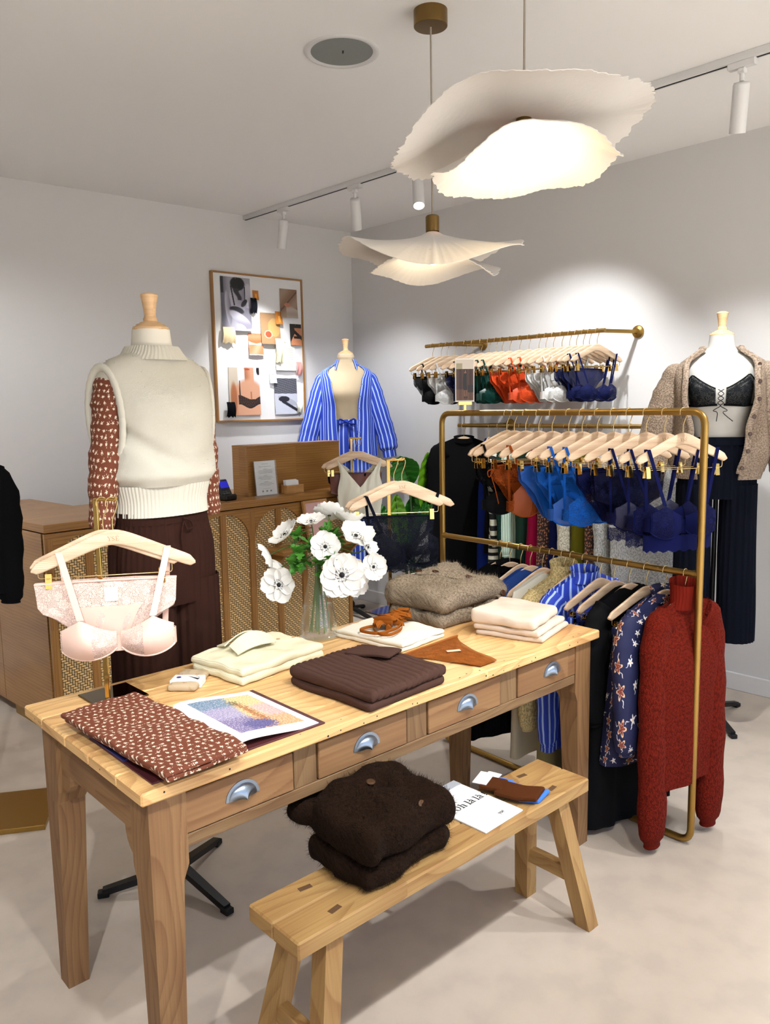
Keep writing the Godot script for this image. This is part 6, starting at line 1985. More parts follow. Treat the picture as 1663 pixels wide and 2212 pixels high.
func anemone(head: Vector3, face: Vector3, size: float, n: int, base: Vector3, cup: float, label: String, col: Color) -> void:
	var t := thing("anemone", label, "flower", "white anemones in the vase", base)
	var b := Basis(Quaternion(Vector3.UP, face.normalized()))
	var h := head - base
	var spin := rng.randf() * TAU
	var pm := mat("petal", Color(0.86, 0.855, 0.83), 0.7, {"backlight": Color(0.25, 0.24, 0.2)})
	for k in n:
		var a := spin + TAU * k / n + rng.randf_range(-0.12, 0.12)
		var g := petal_geo(size * rng.randf_range(0.92, 1.06), size * rng.randf_range(0.92, 1.1), cup * rng.randf_range(0.8, 1.25), rng.randf() * 6.0)
		part(t, "petal", g, pm, Transform3D(b * Basis(Vector3.UP, a), h + b * Vector3(0, 0.0006 * (k % 3), 0)))
	part(t, "heart", Geo.new().ball(Vector3(size * 0.13, size * 0.10, size * 0.13), Vector3(0, size * 0.05, 0), 7), mat("anemone_heart", Color(0.04, 0.035, 0.07), 0.7), Transform3D(b, h))
	var st := Geo.new()
	for k in 26:
		var a := TAU * k / 26 + rng.randf() * 0.15
		var r := size * rng.randf_range(0.21, 0.31)
		st.ball(Vector3(0.0011, 0.0011, 0.0011) * (size / 0.045), Vector3(cos(a) * r, size * 0.09, sin(a) * r), 3)
	part(t, "stamens", st, M.anemone_heart, Transform3D(b, h)).set_meta("kind", "stuff")
	# stem: up through the neck of the vase, then bending to the flower
	var neck := Vector3(1.655, 1.062, -2.075) - base + Vector3(rng.randf_range(-0.012, 0.012), 0, rng.randf_range(-0.012, 0.012))
	var near := h - face.normalized() * 0.05
	part(t, "stem", Geo.new().tube(curve([Vector3.ZERO, Vector3.ZERO.lerp(neck, 0.5), neck, neck.lerp(near, 0.55) + Vector3(0, 0.02, 0), near, h], 6), 0.0022, 7), mat("stem_green", col, 0.6))

func build_flowers() -> void:
	var V := Vector3(1.655, 0.7805, -2.075)
	var vase := thing("vase", "clear conical glass vase of water holding the white flowers", "vase", "", V)
	var glass := mat("vase_glass", Color(0.80, 0.86, 0.74, 0.04), 0.015, {"alpha": 1})
	part(vase, "wall", Geo.new().lathe([Vector2(0.0, 0.002), Vector2(0.062, 0.002), Vector2(0.068, 0.006), Vector2(0.0685, 0.014), Vector2(0.063, 0.05), Vector2(0.048, 0.13), Vector2(0.031, 0.21), Vector2(0.026, 0.25), Vector2(0.0265, 0.272), Vector2(0.029, 0.285)], 40, Vector3.ZERO, false), glass)
	part(vase, "rim", Geo.new().tube(PackedVector3Array(range(32).map(func(i: int) -> Vector3: return Vector3(cos(TAU * i / 32) * 0.029, 0.285, sin(TAU * i / 32) * 0.029))), 0.0014, 6, true), mat("glass_rim", Color(0.82, 0.88, 0.80, 0.3), 0.05, {"alpha": 1}))
	part(vase, "base_glass", Geo.new().lathe([Vector2(0.0, 0.003), Vector2(0.061, 0.003), Vector2(0.063, 0.010), Vector2(0.03, 0.016), Vector2(0.0, 0.018)], 32, Vector3.ZERO, false), mat("thick_glass", Color(0.78, 0.86, 0.74, 0.10), 0.02, {"alpha": 1}))
	part(vase, "water", Geo.new().lathe([Vector2(0.0, 0.019), Vector2(0.06, 0.017), Vector2(0.0605, 0.05), Vector2(0.0485, 0.115), Vector2(0.0, 0.115)], 36, Vector3.ZERO, false), mat("vase_water", Color(0.84, 0.87, 0.72, 0.05), 0.015, {"alpha": 1}))
	var R := Vector3(0.722, 0, 0.691)
	var F := Vector3(0.69, 0, -0.724)
	var list := [
		# camera-right, height above table, depth; facing as (right, up, towards camera); size, petals, cup
		[-0.008, 0.335, -0.01, Vector3(-0.1, 0.95, 0.3), 0.040, 7, 0.35, "anemone held flat with a violet heart, above the picture frame"],
		[-0.072, 0.30, -0.04, Vector3(-0.6, 0.75, 0.35), 0.047, 6, 0.45, "anemone tilted away, pink at its heart"],
		[-0.115, 0.235, -0.02, Vector3(-0.85, -0.35, 0.2), 0.045, 6, 0.55, "drooping anemone seen from the side with pointed petals"],
		[-0.090, 0.185, 0.02, Vector3(-0.75, -0.5, -0.1), 0.038, 6, 0.6, "drooping anemone seen from behind below the pointed one"],
		[-0.088, 0.15, -0.07, Vector3(-0.25, 0.15, 0.95), 0.050, 6, 0.2, "wide open anemone hanging over the left side of the vase"],
		[0.030, 0.265, -0.06, Vector3(0.05, 0.25, 0.95), 0.043, 7, 0.22, "round open anemone facing outward below the flat one"],
		[0.072, 0.185, -0.10, Vector3(0.15, 0.12, 0.98), 0.062, 9, 0.14, "largest anemone, fully open with a dark ringed heart"],
		[0.105, 0.285, 0.0, Vector3(0.35, 0.7, 0.5), 0.050, 7, 0.5, "pale anemone with overlapping petals by the black bra"],
		[0.085, 0.325, 0.04, Vector3(0.1, 0.9, -0.2), 0.045, 7, 0.6, "half closed anemone at the back near the camisole"],
		[0.035, 0.345, 0.05, Vector3(0.0, 0.7, -0.6), 0.046, 7, 0.5, "anemone turned away in front of the pink frame"],
		[0.135, 0.25, -0.01, Vector3(0.8, 0.4, 0.3), 0.038, 6, 0.4, "anemone leaning against the black bra"],
		[0.150, 0.195, -0.04, Vector3(0.3, 0.1, 0.9), 0.038, 7, 0.3, "small anemone facing outward with a pink flushed heart"],
		[0.105, 0.13, 0.0, Vector3(0.45, -0.2, 0.85), 0.036, 5, 0.25, "lowest small anemone half hidden under the largest one"],
		[0.045, 0.125, 0.03, Vector3(0.1, -0.5, 0.4), 0.048, 6, 0.5, "drooping anemone behind the neck of the vase"],
	]
	var cols := [Color(0.30, 0.42, 0.14), Color(0.42, 0.50, 0.22), Color(0.36, 0.34, 0.18), Color(0.40, 0.26, 0.24)]
	for k in list.size():
		var l: Array = list[k]
		var head: Vector3 = V + R * (l[0] * 1.3 - 0.004) + Vector3(0, l[1] * 1.06 + 0.045, 0) + F * (l[2] * 1.2)
		var fc: Vector3 = l[3]
		var face := R * fc.x + Vector3.UP * fc.y - F * fc.z
		var a := rng.randf() * TAU
		var rr := rng.randf_range(0.012, 0.044)
		anemone(head, face, l[4] * 1.22, l[5], V + Vector3(cos(a) * rr, 0.022, sin(a) * rr), l[6], "white " + l[7], cols[k % 4])
	# the ferny green collars under the flowers
	var gm := mat("collar_green", Color(0.24, 0.48, 0.12), 0.6, {"backlight": Color(0.1, 0.2, 0.03)})
	for k in 14:
		var p := V + R * rng.randf_range(-0.085, 0.07) + Vector3(0, rng.randf_range(0.265, 0.36), 0) + F * rng.randf_range(-0.10, 0.03)
		if k < 2:
			p = V + R * (0.02 + 0.04 * k) + Vector3(0, 0.235 - 0.03 * k, 0) + F * -0.05
		var g := thing("anemone_foliage", "frilly green leaf ruff among the anemone stems", "foliage", "green ruffs among the flowers", p)
		for q in 9:
			var d := Vector3(rng.randf_range(-1, 1), rng.randf_range(-0.5, 0.9), rng.randf_range(-1, 1)).normalized()
			var b := Basis(Quaternion(Vector3(0, 0, 1), d))
			part(g, "leaflet", Geo.new().sheet(func(u: float, v: float) -> Vector3:
				var w := 0.0135 * sin(PI * (0.1 + 0.85 * v)) * (1.0 + 0.4 * sin(v * 16.0))
				return Vector3((u - 0.5) * 2.0 * w, -0.25 * v * v * 0.042 + 0.006 * absf(u - 0.5), 0.042 * v), 5, 8, 0.0005), gm, Transform3D(b))

func big_leaf(t: Node3D, foot: Vector3, base: Vector3, tip: Vector3, wid: float, side: Vector3, m: Material) -> void:
	var mid := (base + tip) / 2 + Vector3(0, 0.03, 0)
	part(t, "stem", Geo.new().tube(curve([foot, foot.lerp(base, 0.55) + Vector3(0, 0.04, 0), base], 8), 0.007, 8), M.leaf_stem)
	var lf := part(t, "leaf", Geo.new().sheet(func(u: float, v: float) -> Vector3:
		var c := base.lerp(mid, v).lerp(mid.lerp(tip, v), v)
		var w := wid * pow(sin(PI * clampf(0.04 + 0.93 * v, 0.0, 1.0)), 0.6)
		var q := u * 2.0 - 1.0
		var up := side.cross((tip - base).normalized()).normalized()
		return c + side * (q * w) + up * (absf(q) * wid * 0.35 + 0.006 * sin(v * 40.0 + absf(q) * 4.0)), 13, 20, 0.001), m)
	part(lf, "midrib", Geo.new().tube(PackedVector3Array(range(9).map(func(i: int) -> Vector3: return base.lerp(mid, i / 8.0).lerp(mid.lerp(tip, i / 8.0), i / 8.0))), 0.004, 6), M.leaf_stem)

func build_plant() -> void:
	mat("leaf_stem", Color(0.16, 0.30, 0.09), 0.5)
	var green := mat("leaf_green", Color(0.14, 0.44, 0.11), 0.32, {"backlight": Color(0.15, 0.35, 0.04)})
	var lime := mat("leaf_lime", Color(0.38, 0.60, 0.09), 0.4, {"backlight": Color(0.3, 0.45, 0.03)})
	var P := Vector3(3.66, 0, -3.62)
	var t := thing("potted_plant", "leafy green plant with broad leaves in a copper pot by the far wall", "potted plant", "", P)
	part(t, "pot", Geo.new().lathe([Vector2(0.0, 0.0), Vector2(0.12, 0.0), Vector2(0.125, 0.006), Vector2(0.16, 0.38), Vector2(0.155, 0.385), Vector2(0.148, 0.36), Vector2(0.0, 0.355)], 36, Vector3.ZERO, false), mat("copper_pot", Color(0.52, 0.24, 0.10), 0.35, {"metal": 0.3}))
	part(t, "soil", Geo.new().lathe([Vector2(0.147, 0.362), Vector2(0.08, 0.368), Vector2(0.0, 0.37)], 20, Vector3.ZERO, false), mat("soil", Color(0.08, 0.05, 0.03), 0.95))
	var R := Vector3(0.722, 0, 0.691)
	var F := Vector3(0.69, 0, -0.724)
	var L := func(x: float, y: float, z: float) -> Vector3: return R * x + Vector3(0, y, 0) + F * z
	for l in [
		# base (right, height, depth), tip, half width, side (right, up, depth), material
		[[0.01, 1.06, 0.05], [-0.05, 1.24, 0.0], 0.10, [0.95, 0.25, -0.2], green],
		[[0.10, 0.86, 0.05], [0.13, 1.26, 0.02], 0.065, [0.9, -0.05, 0.4], lime],
		[[-0.05, 0.66, -0.06], [-0.09, 1.0, -0.10], 0.055, [0.85, 0.25, 0.3], lime],
		[[0.03, 0.82, 0.0], [0.16, 0.93, -0.05], 0.07, [0.1, 0.9, 0.35], green],
		[[-0.12, 0.80, 0.0], [-0.26, 0.92, -0.04], 0.055, [0.2, 0.8, 0.5], green],
		[[0.12, 0.62, 0.0], [0.24, 0.74, -0.03], 0.07, [-0.2, 0.9, 0.3], green],
		[[0.05, 0.5, -0.08], [0.16, 0.45, -0.14], 0.06, [0.3, 0.8, 0.5], green],
		[[-0.02, 0.62, 0.1], [0.05, 0.98, 0.16], 0.07, [0.95, 0.0, 0.3], green],
	]:
		var a: Array = l[0]
		var b: Array = l[1]
		var s: Array = l[3]
		big_leaf(t, Vector3(rng.randf_range(-0.05, 0.05), 0.36, rng.randf_range(-0.05, 0.05)), L.call(a[0], a[1], a[2]), L.call(b[0], b[1], b[2]), l[2], (R * s[0] + Vector3.UP * s[1] + F * s[2]).normalized(), l[4])

func build_board() -> void:
	# frame on the back wall
	var turn := Basis(Vector3.UP, -0.061)
	var C := Vector3(3.385, 1.985, -4.79)
	C.z = -4.79 - (4.246 - 3.385) * tan(0.061) + 0.017
	var t := thing("pin_board", "white pin board in a thin oak frame on the back wall", "pin board", "", C, -0.061)
	var W := 0.745
	var H := 1.03
	part(t, "backing", Geo.new().box(Vector3(W - 0.01, H - 0.01, 0.012), Vector3(0, 0, 0.0), 0.0), mat("board_white", Color(0.86, 0.86, 0.86), 0.7))
	for s in [-1.0, 1.0]:
		part(t, "frame_side", Geo.new().box(Vector3(0.012, H, 0.034), Vector3(s * (W / 2 - 0.006), 0, 0.0), 0.001, Basis(), 1), M.oak)
		part(t, "frame_rail", Geo.new().box(Vector3(W - 0.024, 0.012, 0.034), Vector3(0, s * (H / 2 - 0.006), 0.0), 0.001), M.oak)
	var g := "pictures and swatches on the pin board"
	# corners measured on the board: left, top, right, bottom as shares of its width and height
	var skin := Color(0.72, 0.44, 0.28)
	var soft := func(c: Color, k: Color, d: float, edge := 0.12) -> Color:
		# lays colour k over c where d < 1, with a soft border
		return c.lerp(k, 1.0 - smoothstep(1.0 - edge, 1.0 + edge, d))
	var oval := func(u: float, v: float, cx: float, cy: float, rx: float, ry: float, tilt := 0.0) -> float:
		var q := Vector2(u - cx, v - cy).rotated(-tilt)
		return Vector2(q.x / rx, q.y / ry).length()
	var grey_f := func(x: int, y: int) -> Color:
		# black and white: a seated woman in dark underwear, head bowed, dark hair falling forward
		var u := x / 84.0
		var v := y / 152.0
		var c := Color(0.60, 0.59, 0.63).lerp(Color(0.36, 0.35, 0.40), smoothstep(0.3, 0.0, u))
		if u < 0.09 and v < 0.3:
			c = Color(0.14, 0.13, 0.16)
		c = soft.call(c, Color(0.42, 0.41, 0.45), oval.call(u, v, 0.80, 0.75, 0.3, 0.2))
		var skin_l := Color(0.70, 0.69, 0.74)
		var skin_d := Color(0.48, 0.47, 0.52)
		c = soft.call(c, skin_d.lerp(skin_l, smoothstep(0.9, 0.3, u)), oval.call(u, v, 0.56, 0.42, 0.30, 0.26))
		c = soft.call(c, skin_l, oval.call(u, v, 0.90, 0.30, 0.12, 0.2, 0.1))
		c = soft.call(c, skin_l.lerp(skin_d, smoothstep(0.12, 0.32, u)), oval.call(u, v, 0.22, 0.58, 0.10, 0.32, -0.12))
		c = soft.call(c, Color(0.11, 0.10, 0.13), oval.call(u, v, 0.50, 0.61, 0.24, 0.065, 0.1))
		c = soft.call(c, skin_l.lerp(skin_d, smoothstep(0.72, 0.9, v)), oval.call(u, v, 0.62, 0.78, 0.40, 0.105, 0.35))
		c = soft.call(c, skin_l, oval.call(u, v, 0.62, 0.93, 0.16, 0.06, 0.2))
		c = soft.call(c, Color(0.12, 0.11, 0.14), oval.call(u, v, 0.76, 0.47, 0.12, 0.05, -0.5))
		c = soft.call(c, Color(0.12, 0.11, 0.14), absf(u - 0.34 - 0.26 * (v - 0.18)) / 0.022 if v > 0.16 and v < 0.52 else 2.0)
		c = soft.call(c, Color(0.12, 0.11, 0.14), absf(u - 0.80 + 0.02 * v) / 0.016 if v > 0.16 and v < 0.46 else 2.0)
		c = soft.call(c, Color(0.05, 0.05, 0.07), oval.call(u, v, 0.56, 0.115, 0.24, 0.125))
		c = soft.call(c, Color(0.16, 0.15, 0.18), absf(u - 0.56 - 0.06 * sin(v * 20.0)) / (0.10 - 0.18 * maxf(v - 0.2, 0.0)) if v > 0.2 and v < 0.42 else 2.0, 0.4)
		return c
	var portrait_f := func(x: int, y: int) -> Color:
		# a woman's shoulders in a dark lace bra, cropped at the mouth
		var u := x / 84.0
		var v := y / 150.0
		var c := Color(0.76, 0.71, 0.64).lerp(Color(0.84, 0.87, 0.92), smoothstep(0.26, 0.32, u))
		var lit := skin.lightened(0.28)
		var shade := skin.darkened(0.12)
		c = soft.call(c, shade.lerp(lit, smoothstep(0.5, 0.75, u)), maxf(absf(u - 0.66) / 0.15, (v - 0.0) / 0.36), 0.1)
		c = soft.call(c, lit.lerp(shade, smoothstep(0.30, 0.05, u) * 0.8), oval.call(u, v, 0.62, 0.74, 0.56, 0.50))
		c = soft.call(c, shade, oval.call(u, v, 0.14, 0.62, 0.10, 0.30), 0.3)
		c = soft.call(c, lit, oval.call(u, v, 0.65, 0.55, 0.16, 0.2), 0.6)
		c = soft.call(c, shade, absf(u - 0.70) / 0.02 if v > 0.5 and v < 0.66 else 2.0, 0.5)
		c = soft.call(c, Color(0.62, 0.24, 0.22), oval.call(u, v, 0.60, 0.035, 0.085, 0.017))
		c = soft.call(c, Color(0.06, 0.05, 0.05), absf(u - 0.345 + 0.02 * v) / 0.015 if v > 0.27 and v < 0.58 else 2.0)
		var lo := 0.80 - 0.045 * cos((u - 0.30) * 9.0)
		var hi := 0.575 + 0.09 * smoothstep(0.3, 0.7, u) - 0.06 * smoothstep(0.8, 1.0, u)
		if u > 0.28 and v > hi and v < lo:
			var net := absf(sin(u * 46.0 + sin(v * 30.0)) * sin(v * 52.0 + sin(u * 24.0) * 2.0))
			c = Color(0.10, 0.065, 0.055).lerp(shade, 0.45 * net)
		if absf(v - lo) < 0.012 and u > 0.28:
			c = Color(0.05, 0.04, 0.04)
		c = soft.call(c, Color(0.10, 0.07, 0.06), oval.call(u, v, 0.96, 0.05, 0.06, 0.10))
		return c
	var linen_f := func(x: int, y: int) -> Color:
		var u := x / 40.0
		var v := y / 70.0
		var c := Color(0.55, 0.45, 0.37).lightened(0.12 * sin(u * 5.0 + v * 7.0))
		if v > 0.5 + 0.3 * (u - 0.3) and u > 0.3:
			c = Color(0.66, 0.60, 0.55).lightened(0.08 * sin(v * 20.0))
		if absf(v - 0.75 + 0.7 * u) < 0.03:
			c = Color(0.36, 0.26, 0.20)
		if Vector2((u - 0.4) / 0.2, (v - 0.55) / 0.07).length() < 1.0:
			c = Color(0.68, 0.44, 0.34)
		return c
	var fruit_f := func(x: int, y: int) -> Color:
		var u := x / 48.0
		var v := y / 80.0
		var c := Color(0.60, 0.47, 0.33)
		if Vector2((u - 0.68) / 0.32, (v - 0.45) / 0.30).length() < 1.0:
			c = Color(0.70, 0.56, 0.34).lightened(0.25 * sin(x * 1.9) * sin(y * 1.7))
		var d := Vector2((u - 0.36) / 0.20, (v - 0.68) / 0.13).length()
		if d < 1.0:
			c = Color(0.90, 0.72, 0.60) if d > 0.78 else Color(0.86, 0.27, 0.16)
		return c
	var coral_f := func(x: int, y: int) -> Color:
		var u := x / 32.0
		var v := y / 54.0
		var c := Color(0.90, 0.90, 0.90)
		if v < 0.42 - 0.1 * pow((u - 0.5) * 2.0, 2.0) + 0.03:
			c = Color(0.86, 0.45, 0.30).lightened(0.1 * sin(v * 12.0))
		if v > 0.5 and v < 0.96:
			c = Color(0.90, 0.54, 0.40).lightened(0.12 * sin(u * 7.0 + v * 6.0))
		return c
	var dark_f := func(x: int, y: int) -> Color:
		var u := x / 32.0
		var v := y / 54.0
		var c := Color(0.10, 0.075, 0.06)
		if u > 0.2 + 0.2 * sin(v * 5.0) and v > 0.18:
			c = skin.lightened(0.1)
		if absf(v - 0.42 - 0.5 * (u - 0.5)) < 0.09 or absf(v - 0.62) < 0.05 and u > 0.3:
			c = Color(0.08, 0.06, 0.055)
		return c
	var bed_f := func(x: int, y: int) -> Color:
		var u := x / 56.0
		var v := y / 80.0
		var c := Color(0.72, 0.73, 0.78)
		if v < 0.42:
			var q := absf(sin(x * 0.9 + sin(y * 0.7) * 2.0) * sin(y * 0.8 + x * 0.2))
			c = Color(0.16, 0.17, 0.2).lerp(Color(0.75, 0.75, 0.78), q * q)
		if Vector2((u - 0.55) / 0.42, (v - 0.6 - 0.25 * (u - 0.5)) / 0.09).length() < 1.0:
			c = Color(0.62, 0.63, 0.68)
		if Vector2((u - 0.40) / 0.24, (v - 0.57) / 0.08).length() < 1.0 or absf(v - 0.5 - 0.4 * u) < 0.045 and u > 0.3:
			c = Color(0.12, 0.12, 0.16)
		return c
	var letter_f := func(x: int, y: int) -> Color:
		var u := x / 40.0
		var v := y / 66.0
		var c := Color(0.87, 0.87, 0.82)
		if u > 0.45 and u < 0.9 and v > 0.2 and v < 0.85 and y % 4 == 0:
			c = Color(0.66, 0.66, 0.62)
		return c
	var tiny_f := func(x: int, y: int) -> Color:
		var c := Color(0.72, 0.45, 0.16)
		if x > 5 and x < 11 and y > 8 and y < 22:
			c = Color(0.90, 0.62, 0.24)
		return c
	var tinyw_f := func(x: int, y: int) -> Color:
		var c := Color(0.82, 0.84, 0.85)
		if x > 6 and x < 12 and y > 4 and y < 20:
			c = Color(0.93, 0.92, 0.90)
		return c
	for q in [
		["photograph", "black and white photograph of a seated woman with bowed head", [0.09, 0.030, 0.405, 0.385], [84, 152, grey_f]],
		["photograph", "colour photograph of a woman's shoulders in a dark lace bra", [0.135, 0.63, 0.47, 0.955], [84, 150, portrait_f]],
		["photograph", "photograph of tied grey linen cloth", [0.735, 0.075, 0.935, 0.275], [40, 70, linen_f]],
		["photograph", "photograph of nuts and a cut grapefruit", [0.505, 0.25, 0.725, 0.465], [48, 80, fruit_f]],
		["photograph", "coral photograph in two halves with a white band", [0.365, 0.395, 0.525, 0.545], [32, 54, coral_f]],
		["photograph", "dark photograph of a hip in black knickers", [0.84, 0.315, 0.975, 0.465], [32, 54, dark_f]],
		["photograph", "black and white photograph of a figure lying on a bed", [0.635, 0.70, 0.90, 0.955], [56, 80, bed_f]],
		["letter", "printed cream sheet with a sprig of dried flowers on the pin board", [0.66, 0.44, 0.89, 0.645], [40, 66, letter_f]],
		["small_print", "tiny amber picture above the black swatch", [0.43, 0.105, 0.495, 0.17], [16, 26, tiny_f]],
		["small_print", "tiny amber picture beside the linen photograph", [0.675, 0.235, 0.755, 0.325], [16, 26, tiny_f]],
		["small_print", "tiny white picture above the bed photograph", [0.585, 0.665, 0.665, 0.735], [16, 26, tinyw_f]],
	]:
		var r: Array = q[2]
		var w: float = (r[2] - r[0]) * W
		var h: float = (r[3] - r[1]) * H
		var im: Array = q[3]
		var key := "print_%s" % q[1]
		var lift := rng.randf_range(0.008, 0.016)
		var geo := Geo.new().sheet(func(u: float, v: float) -> Vector3: return Vector3((u - 0.5) * w, (0.5 - v) * h, lift * pow(v, 2.0) + 0.004 * sin(PI * u) * v), 6, 8, 0.0008)
		var o := solo(q[0], geo, mat(key, Color.WHITE, 0.5, {"tex": tex(paint(im[0], im[1], im[2]))}), q[1], "picture", g, Transform3D(turn, C + turn * Vector3(((r[0] + r[2]) / 2 - 0.5) * W, (0.5 - (r[1] + r[3]) / 2) * H, 0.0085)))
		part(o, "pin", Geo.new().ball(Vector3(0.003, 0.003, 0.003), Vector3(0, h / 2 - 0.008, 0.003), 4), M.wire_gold)
	for q in [
		["cream lace swatch pinned under the seated photograph", [0.075, 0.365, 0.215, 0.47], Color(0.84, 0.76, 0.60), "lace"],
		["black lace swatch pinned beside the seated photograph", [0.385, 0.16, 0.46, 0.26], Color(0.06, 0.07, 0.09), "cloth"],
		["black fabric swatch pinned on the shoulder photograph's corner", [0.085, 0.865, 0.185, 0.965], Color(0.03, 0.035, 0.05), "cloth"],
		["pink ribbon swatch pinned under the letter", [0.885, 0.585, 0.955, 0.675], Color(0.80, 0.55, 0.52), "satin"],
		["white fabric swatch pinned on the bed photograph's corner", [0.875, 0.875, 0.945, 0.945], Color(0.86, 0.85, 0.76), "cloth"],
		["dried white flower swatch pinned on the letter", [0.645, 0.425, 0.735, 0.59], Color(0.86, 0.85, 0.72), "cloth"],
	]:
		var r: Array = q[1]
		var w: float = (r[2] - r[0]) * W
		var h: float = (r[3] - r[1]) * H
		var geo := Geo.new().sheet(func(u: float, v: float) -> Vector3: return Vector3((u - 0.5) * w * (0.85 + 0.15 * v), (0.5 - v) * h + 0.006 * sin(u * 17.0) * v, 0.012 * sin(PI * v) + 0.005 * sin(u * 9.0 + v * 3.0) * v + 0.006), 12, 10, 0.002, 0.1, 0.1)
		var o := solo("swatch", geo, dye("cloth" if q[3] == "lace" else q[3], q[2]), q[0], "fabric swatch", g, Transform3D(turn, C + turn * Vector3(((r[0] + r[2]) / 2 - 0.5) * W, (0.5 - (r[1] + r[3]) / 2) * H, 0.02)))
		part(o, "pin", Geo.new().ball(Vector3(0.003, 0.003, 0.003), Vector3(0, h / 2 - 0.006, 0.008), 4), M.wire_gold)

func build_counter_goods() -> void:
	var O := Vector3(1.35, 0, -3.68)
	var B := Basis(Vector3.UP, 0.051)
	var T := 1.0502
	# card terminal
	var t := thing("card_terminal", "black card payment terminal with a blue screen on the counter", "card terminal", "", O + B * Vector3(1.09, T, -0.13), 0.15)
	mat("black_plastic", Color(0.03, 0.03, 0.035), 0.35)
	var tilt := Basis(Vector3.RIGHT, 0.9)
	part(t, "base", Geo.new().box(Vector3(0.088, 0.035, 0.12), Vector3(0, 0.0175, 0), 0.008), M.black_plastic)
	part(t, "body", Geo.new().box(Vector3(0.082, 0.115, 0.028), Vector3(0, 0.062, -0.008), 0.007, Basis(Vector3.RIGHT, -0.5)), M.black_plastic)
	part(t, "screen", Geo.new().box(Vector3(0.058, 0.042, 0.002), Vector3(0, 0.088, -0.004), 0.0, Basis(Vector3.RIGHT, -0.5)), mat("terminal_screen", Color(0.05, 0.06, 0.35), 0.2, {"emit": [Color(0.12, 0.13, 0.75), 0.7]}))
	for j in 3:
		for i in 3:
			part(t, "key", Geo.new().box(Vector3(0.014, 0.007, 0.003), Vector3((i - 1) * 0.019, 0.050 - j * 0.011, 0.015 + j * 0.006), 0.0008, Basis(Vector3.RIGHT, -0.5)), mat("key_grey", Color(0.25, 0.27, 0.26), 0.5))
	# notice in a clear holder
	var n := thing("notice", "printed notice in a clear acrylic holder leaning on the oak upstand", "notice", "", O + B * Vector3(1.372, T, -0.10), 0.051)
	var lean := Basis(Vector3.RIGHT, -0.10)
	part(n, "foot", Geo.new().box(Vector3(0.16, 0.003, 0.05), Vector3(0, 0.0015, 0), 0.0), mat("acrylic", Color(0.92, 0.95, 0.96, 0.12), 0.03, {"alpha": 1}))
	part(n, "holder", Geo.new().box(Vector3(0.165, 0.205, 0.003), Vector3(0, 0.105, -0.008), 0.0, lean), M.acrylic)
	var pg := part(n, "sheet", Geo.new().box(Vector3(0.15, 0.2, 0.0012), Vector3(0, 0.105, -0.011), 0.0, lean), M.white_paper)
	var lines := Geo.new()
	var y := 0.195
	for w in [0.05, 0.0, 0.09, 0.0, 0.03, 0.10, 0.11, 0.10, 0.0, 0.03, 0.10, 0.115, 0.08, 0.0, 0.03, 0.09, 0.11, 0.0, 0.0]:
		y -= 0.0075
		if w > 0.0:
			lines.box(Vector3(w, 0.0018, 0.0004), lean * Vector3(0, y - 0.105, 0.0008) + Vector3(0, 0.105, -0.011))
	lines.box(Vector3(0.06, 0.0012, 0.0004), lean * Vector3(0, -0.045, 0.0008) + Vector3(0, 0.105, -0.011))
	lines.box(Vector3(0.06, 0.0012, 0.0004), lean * Vector3(0, -0.062, 0.0008) + Vector3(0, 0.105, -0.011))
	for k in 3:
		lines.box(Vector3(0.012, 0.012, 0.0004), lean * Vector3(-0.03 + 0.03 * k, -0.078, 0.0008) + Vector3(0, 0.105, -0.011))
	part(pg, "print", lines, mat("grey_print", Color(0.45, 0.46, 0.48), 0.8))
	# business cards
	var c := thing("card_box", "small pale wooden box of white cards on the counter", "card box", "", O + B * Vector3(1.565, T, -0.10), 0.051)
	part(c, "front", Geo.new().box(Vector3(0.13, 0.05, 0.007), Vector3(0, 0.025, 0.025), 0.001), M.pale_wood)
	part(c, "back", Geo.new().box(Vector3(0.13, 0.055, 0.007), Vector3(0, 0.0275, -0.025), 0.001), M.pale_wood)
	for s in [-1.0, 1.0]:
		part(c, "side", Geo.new().box(Vector3(0.007, 0.05, 0.043), Vector3(s * 0.0615, 0.025, 0), 0.001), M.pale_wood)
	part(c, "floor", Geo.new().box(Vector3(0.116, 0.006, 0.043), Vector3(0, 0.003, 0), 0.0), M.pale_wood)
	for k in 3:
		part(c, "card", Geo.new().box(Vector3(0.1, 0.075, 0.0012), Vector3(0.002 * k - 0.012, 0.044 - 0.003 * k, -0.008 + 0.008 * k), 0.0, Basis(Vector3.RIGHT, -0.12)), M.white_paper)
	# on the ledge: picture frame and wire basket
	var L := 0.7655
	var f := thing("picture_frame", "pale wooden picture frame with a pink print leaning on the counter", "picture frame", "", O + B * Vector3(1.625, L, 0.075), 0.051)
	var fl := Basis(Vector3.RIGHT, -0.22)
	var fc := fl * Vector3(0, 0.125, 0)
	for s in [-1.0, 1.0]:
		part(f, "frame_side", Geo.new().box(Vector3(0.014, 0.25, 0.02), fc + fl * Vector3(s * 0.088, 0, 0), 0.001, fl), M.pale_wood)
		part(f, "frame_rail", Geo.new().box(Vector3(0.162, 0.014, 0.02), fc + fl * Vector3(0, s * 0.118, 0), 0.001, fl), M.pale_wood)
	part(f, "print", Geo.new().box(Vector3(0.164, 0.224, 0.006), fc, 0.0, fl), mat("pink_print", Color(0.84, 0.68, 0.66), 0.5))
	var wb := thing("wire_basket", "small gold wire basket on the ledge behind the flowers", "wire basket", "", O + B * Vector3(1.40, L, 0.10), 0.051)
	var bw := 0.16
	var bd := 0.14
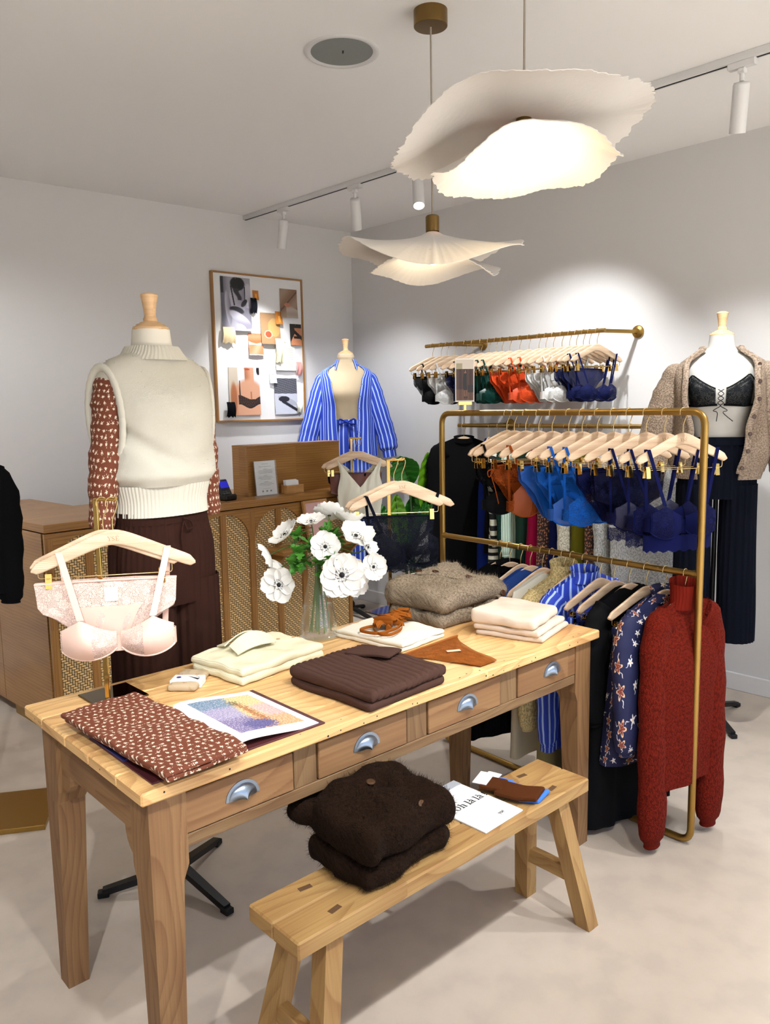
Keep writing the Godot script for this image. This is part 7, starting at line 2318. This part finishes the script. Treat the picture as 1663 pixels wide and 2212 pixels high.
	for j in 5:
		var yy := 0.002 + j * 0.026
		part(wb, "ring_wire", Geo.new().tube(pts([Vector3(-bw / 2, yy, -bd / 2), Vector3(bw / 2, yy, -bd / 2), Vector3(bw / 2, yy, bd / 2), Vector3(-bw / 2, yy, bd / 2)]), 0.0014 if j < 4 else 0.002, 5, true), M.wire_gold)
	for i in 9:
		var x := -bw / 2 + bw * i / 8
		part(wb, "upright_wire", Geo.new().tube(pts([Vector3(x, 0.106, -bd / 2), Vector3(x, 0.001, -bd / 2), Vector3(x, 0.001, bd / 2), Vector3(x, 0.106, bd / 2)]), 0.0011, 5), M.wire_gold)
	# black jacket on a rail end at the left edge
	var J := Vector3(0.845, 1.502, -3.15)
	var st := thing("garment_stand", "brass garment stand with a flat base beside the counter", "garment stand", "", Vector3(J.x, 0, J.z), -0.55)
	part(st, "base_plate", Geo.new().box(Vector3(0.45, 0.02, 0.32), Vector3(0.02, 0.01, -0.06), 0.002), M.brass)
	part(st, "post", Geo.new().tube(rounded([Vector3(-0.02, 0.02, -0.18), Vector3(-0.02, 1.50, -0.18), Vector3(-0.02, 1.50, 0.06)], 0.03, 5), 0.011, 12), M.brass)
	var xf := turned(J + Basis(Vector3.UP, -0.55) * Vector3(-0.02, -0.002, 0), -0.55)
	make_hanger("wooden_hanger", "beech hanger inside the black jacket beside the counter", "", false, xf)
	hang_top("jacket", "black tailored jacket hanging beside the counter", "jacket", "", xf, {"m": dye("cloth", Color(0.035, 0.037, 0.045)), "len": 0.52, "sleeve": 0.47, "neck": 0.03, "fold": 0.007, "thick": 0.05})

func _ready() -> void:
	rng.seed = 20240
	# camera: a phone at 1.56 m, turned down 7.5 degrees and a degree out of true
	var cam := Camera3D.new()
	cam.name = "camera"
	cam.fov = 65.53
	cam.transform = Transform3D(Basis(Vector3(0.72238, -0.01728, 0.69128), Vector3(0.10303, 0.99122, -0.08289), Vector3(-0.68377, 0.13110, 0.71782)), Vector3(0, 1.558, 0))
	add_child(cam)
	var env := Environment.new()
	env.background_mode = Environment.BG_SKY
	var sm := ProceduralSkyMaterial.new()
	sm.sky_top_color = Color(0.50, 0.64, 0.86)
	sm.sky_horizon_color = Color(0.80, 0.86, 0.93)
	sm.ground_bottom_color = Color(0.98, 0.96, 0.92)
	sm.ground_horizon_color = Color(0.95, 0.94, 0.92)
	sm.energy_multiplier = 3.6
	var sky := Sky.new()
	sky.sky_material = sm
	env.sky = sky
	env.tonemap_mode = Environment.TONE_MAPPER_LINEAR
	env.tonemap_exposure = 1.2
	env.sdfgi_enabled = true
	env.ssao_enabled = true
	env.ssil_enabled = true
	var we := WorldEnvironment.new()
	we.name = "surroundings"
	we.environment = env
	add_child(we)
	make_materials()
	build_room()
	build_ceiling()
	build_pendants()
	build_table()
	build_bench()
	build_rack()
	wall_rail("upper brass wall rail hung with lingerie sets", 3.99, 1.957, -3.76, -2.40, -3.56, -2.43)
	wall_rail("lower brass wall rail hung with clothes, behind the front rack", 3.93, 1.43, -3.42, -2.03, -3.33, -2.1)
	build_counter()
	fabric_materials()
	build_front_rack()
	build_wall_rails()
	build_stands()
	build_mannequins()
	build_table_goods()
	build_bench_goods()
	build_flowers()
	build_plant()
	build_board()
	build_counter_goods()
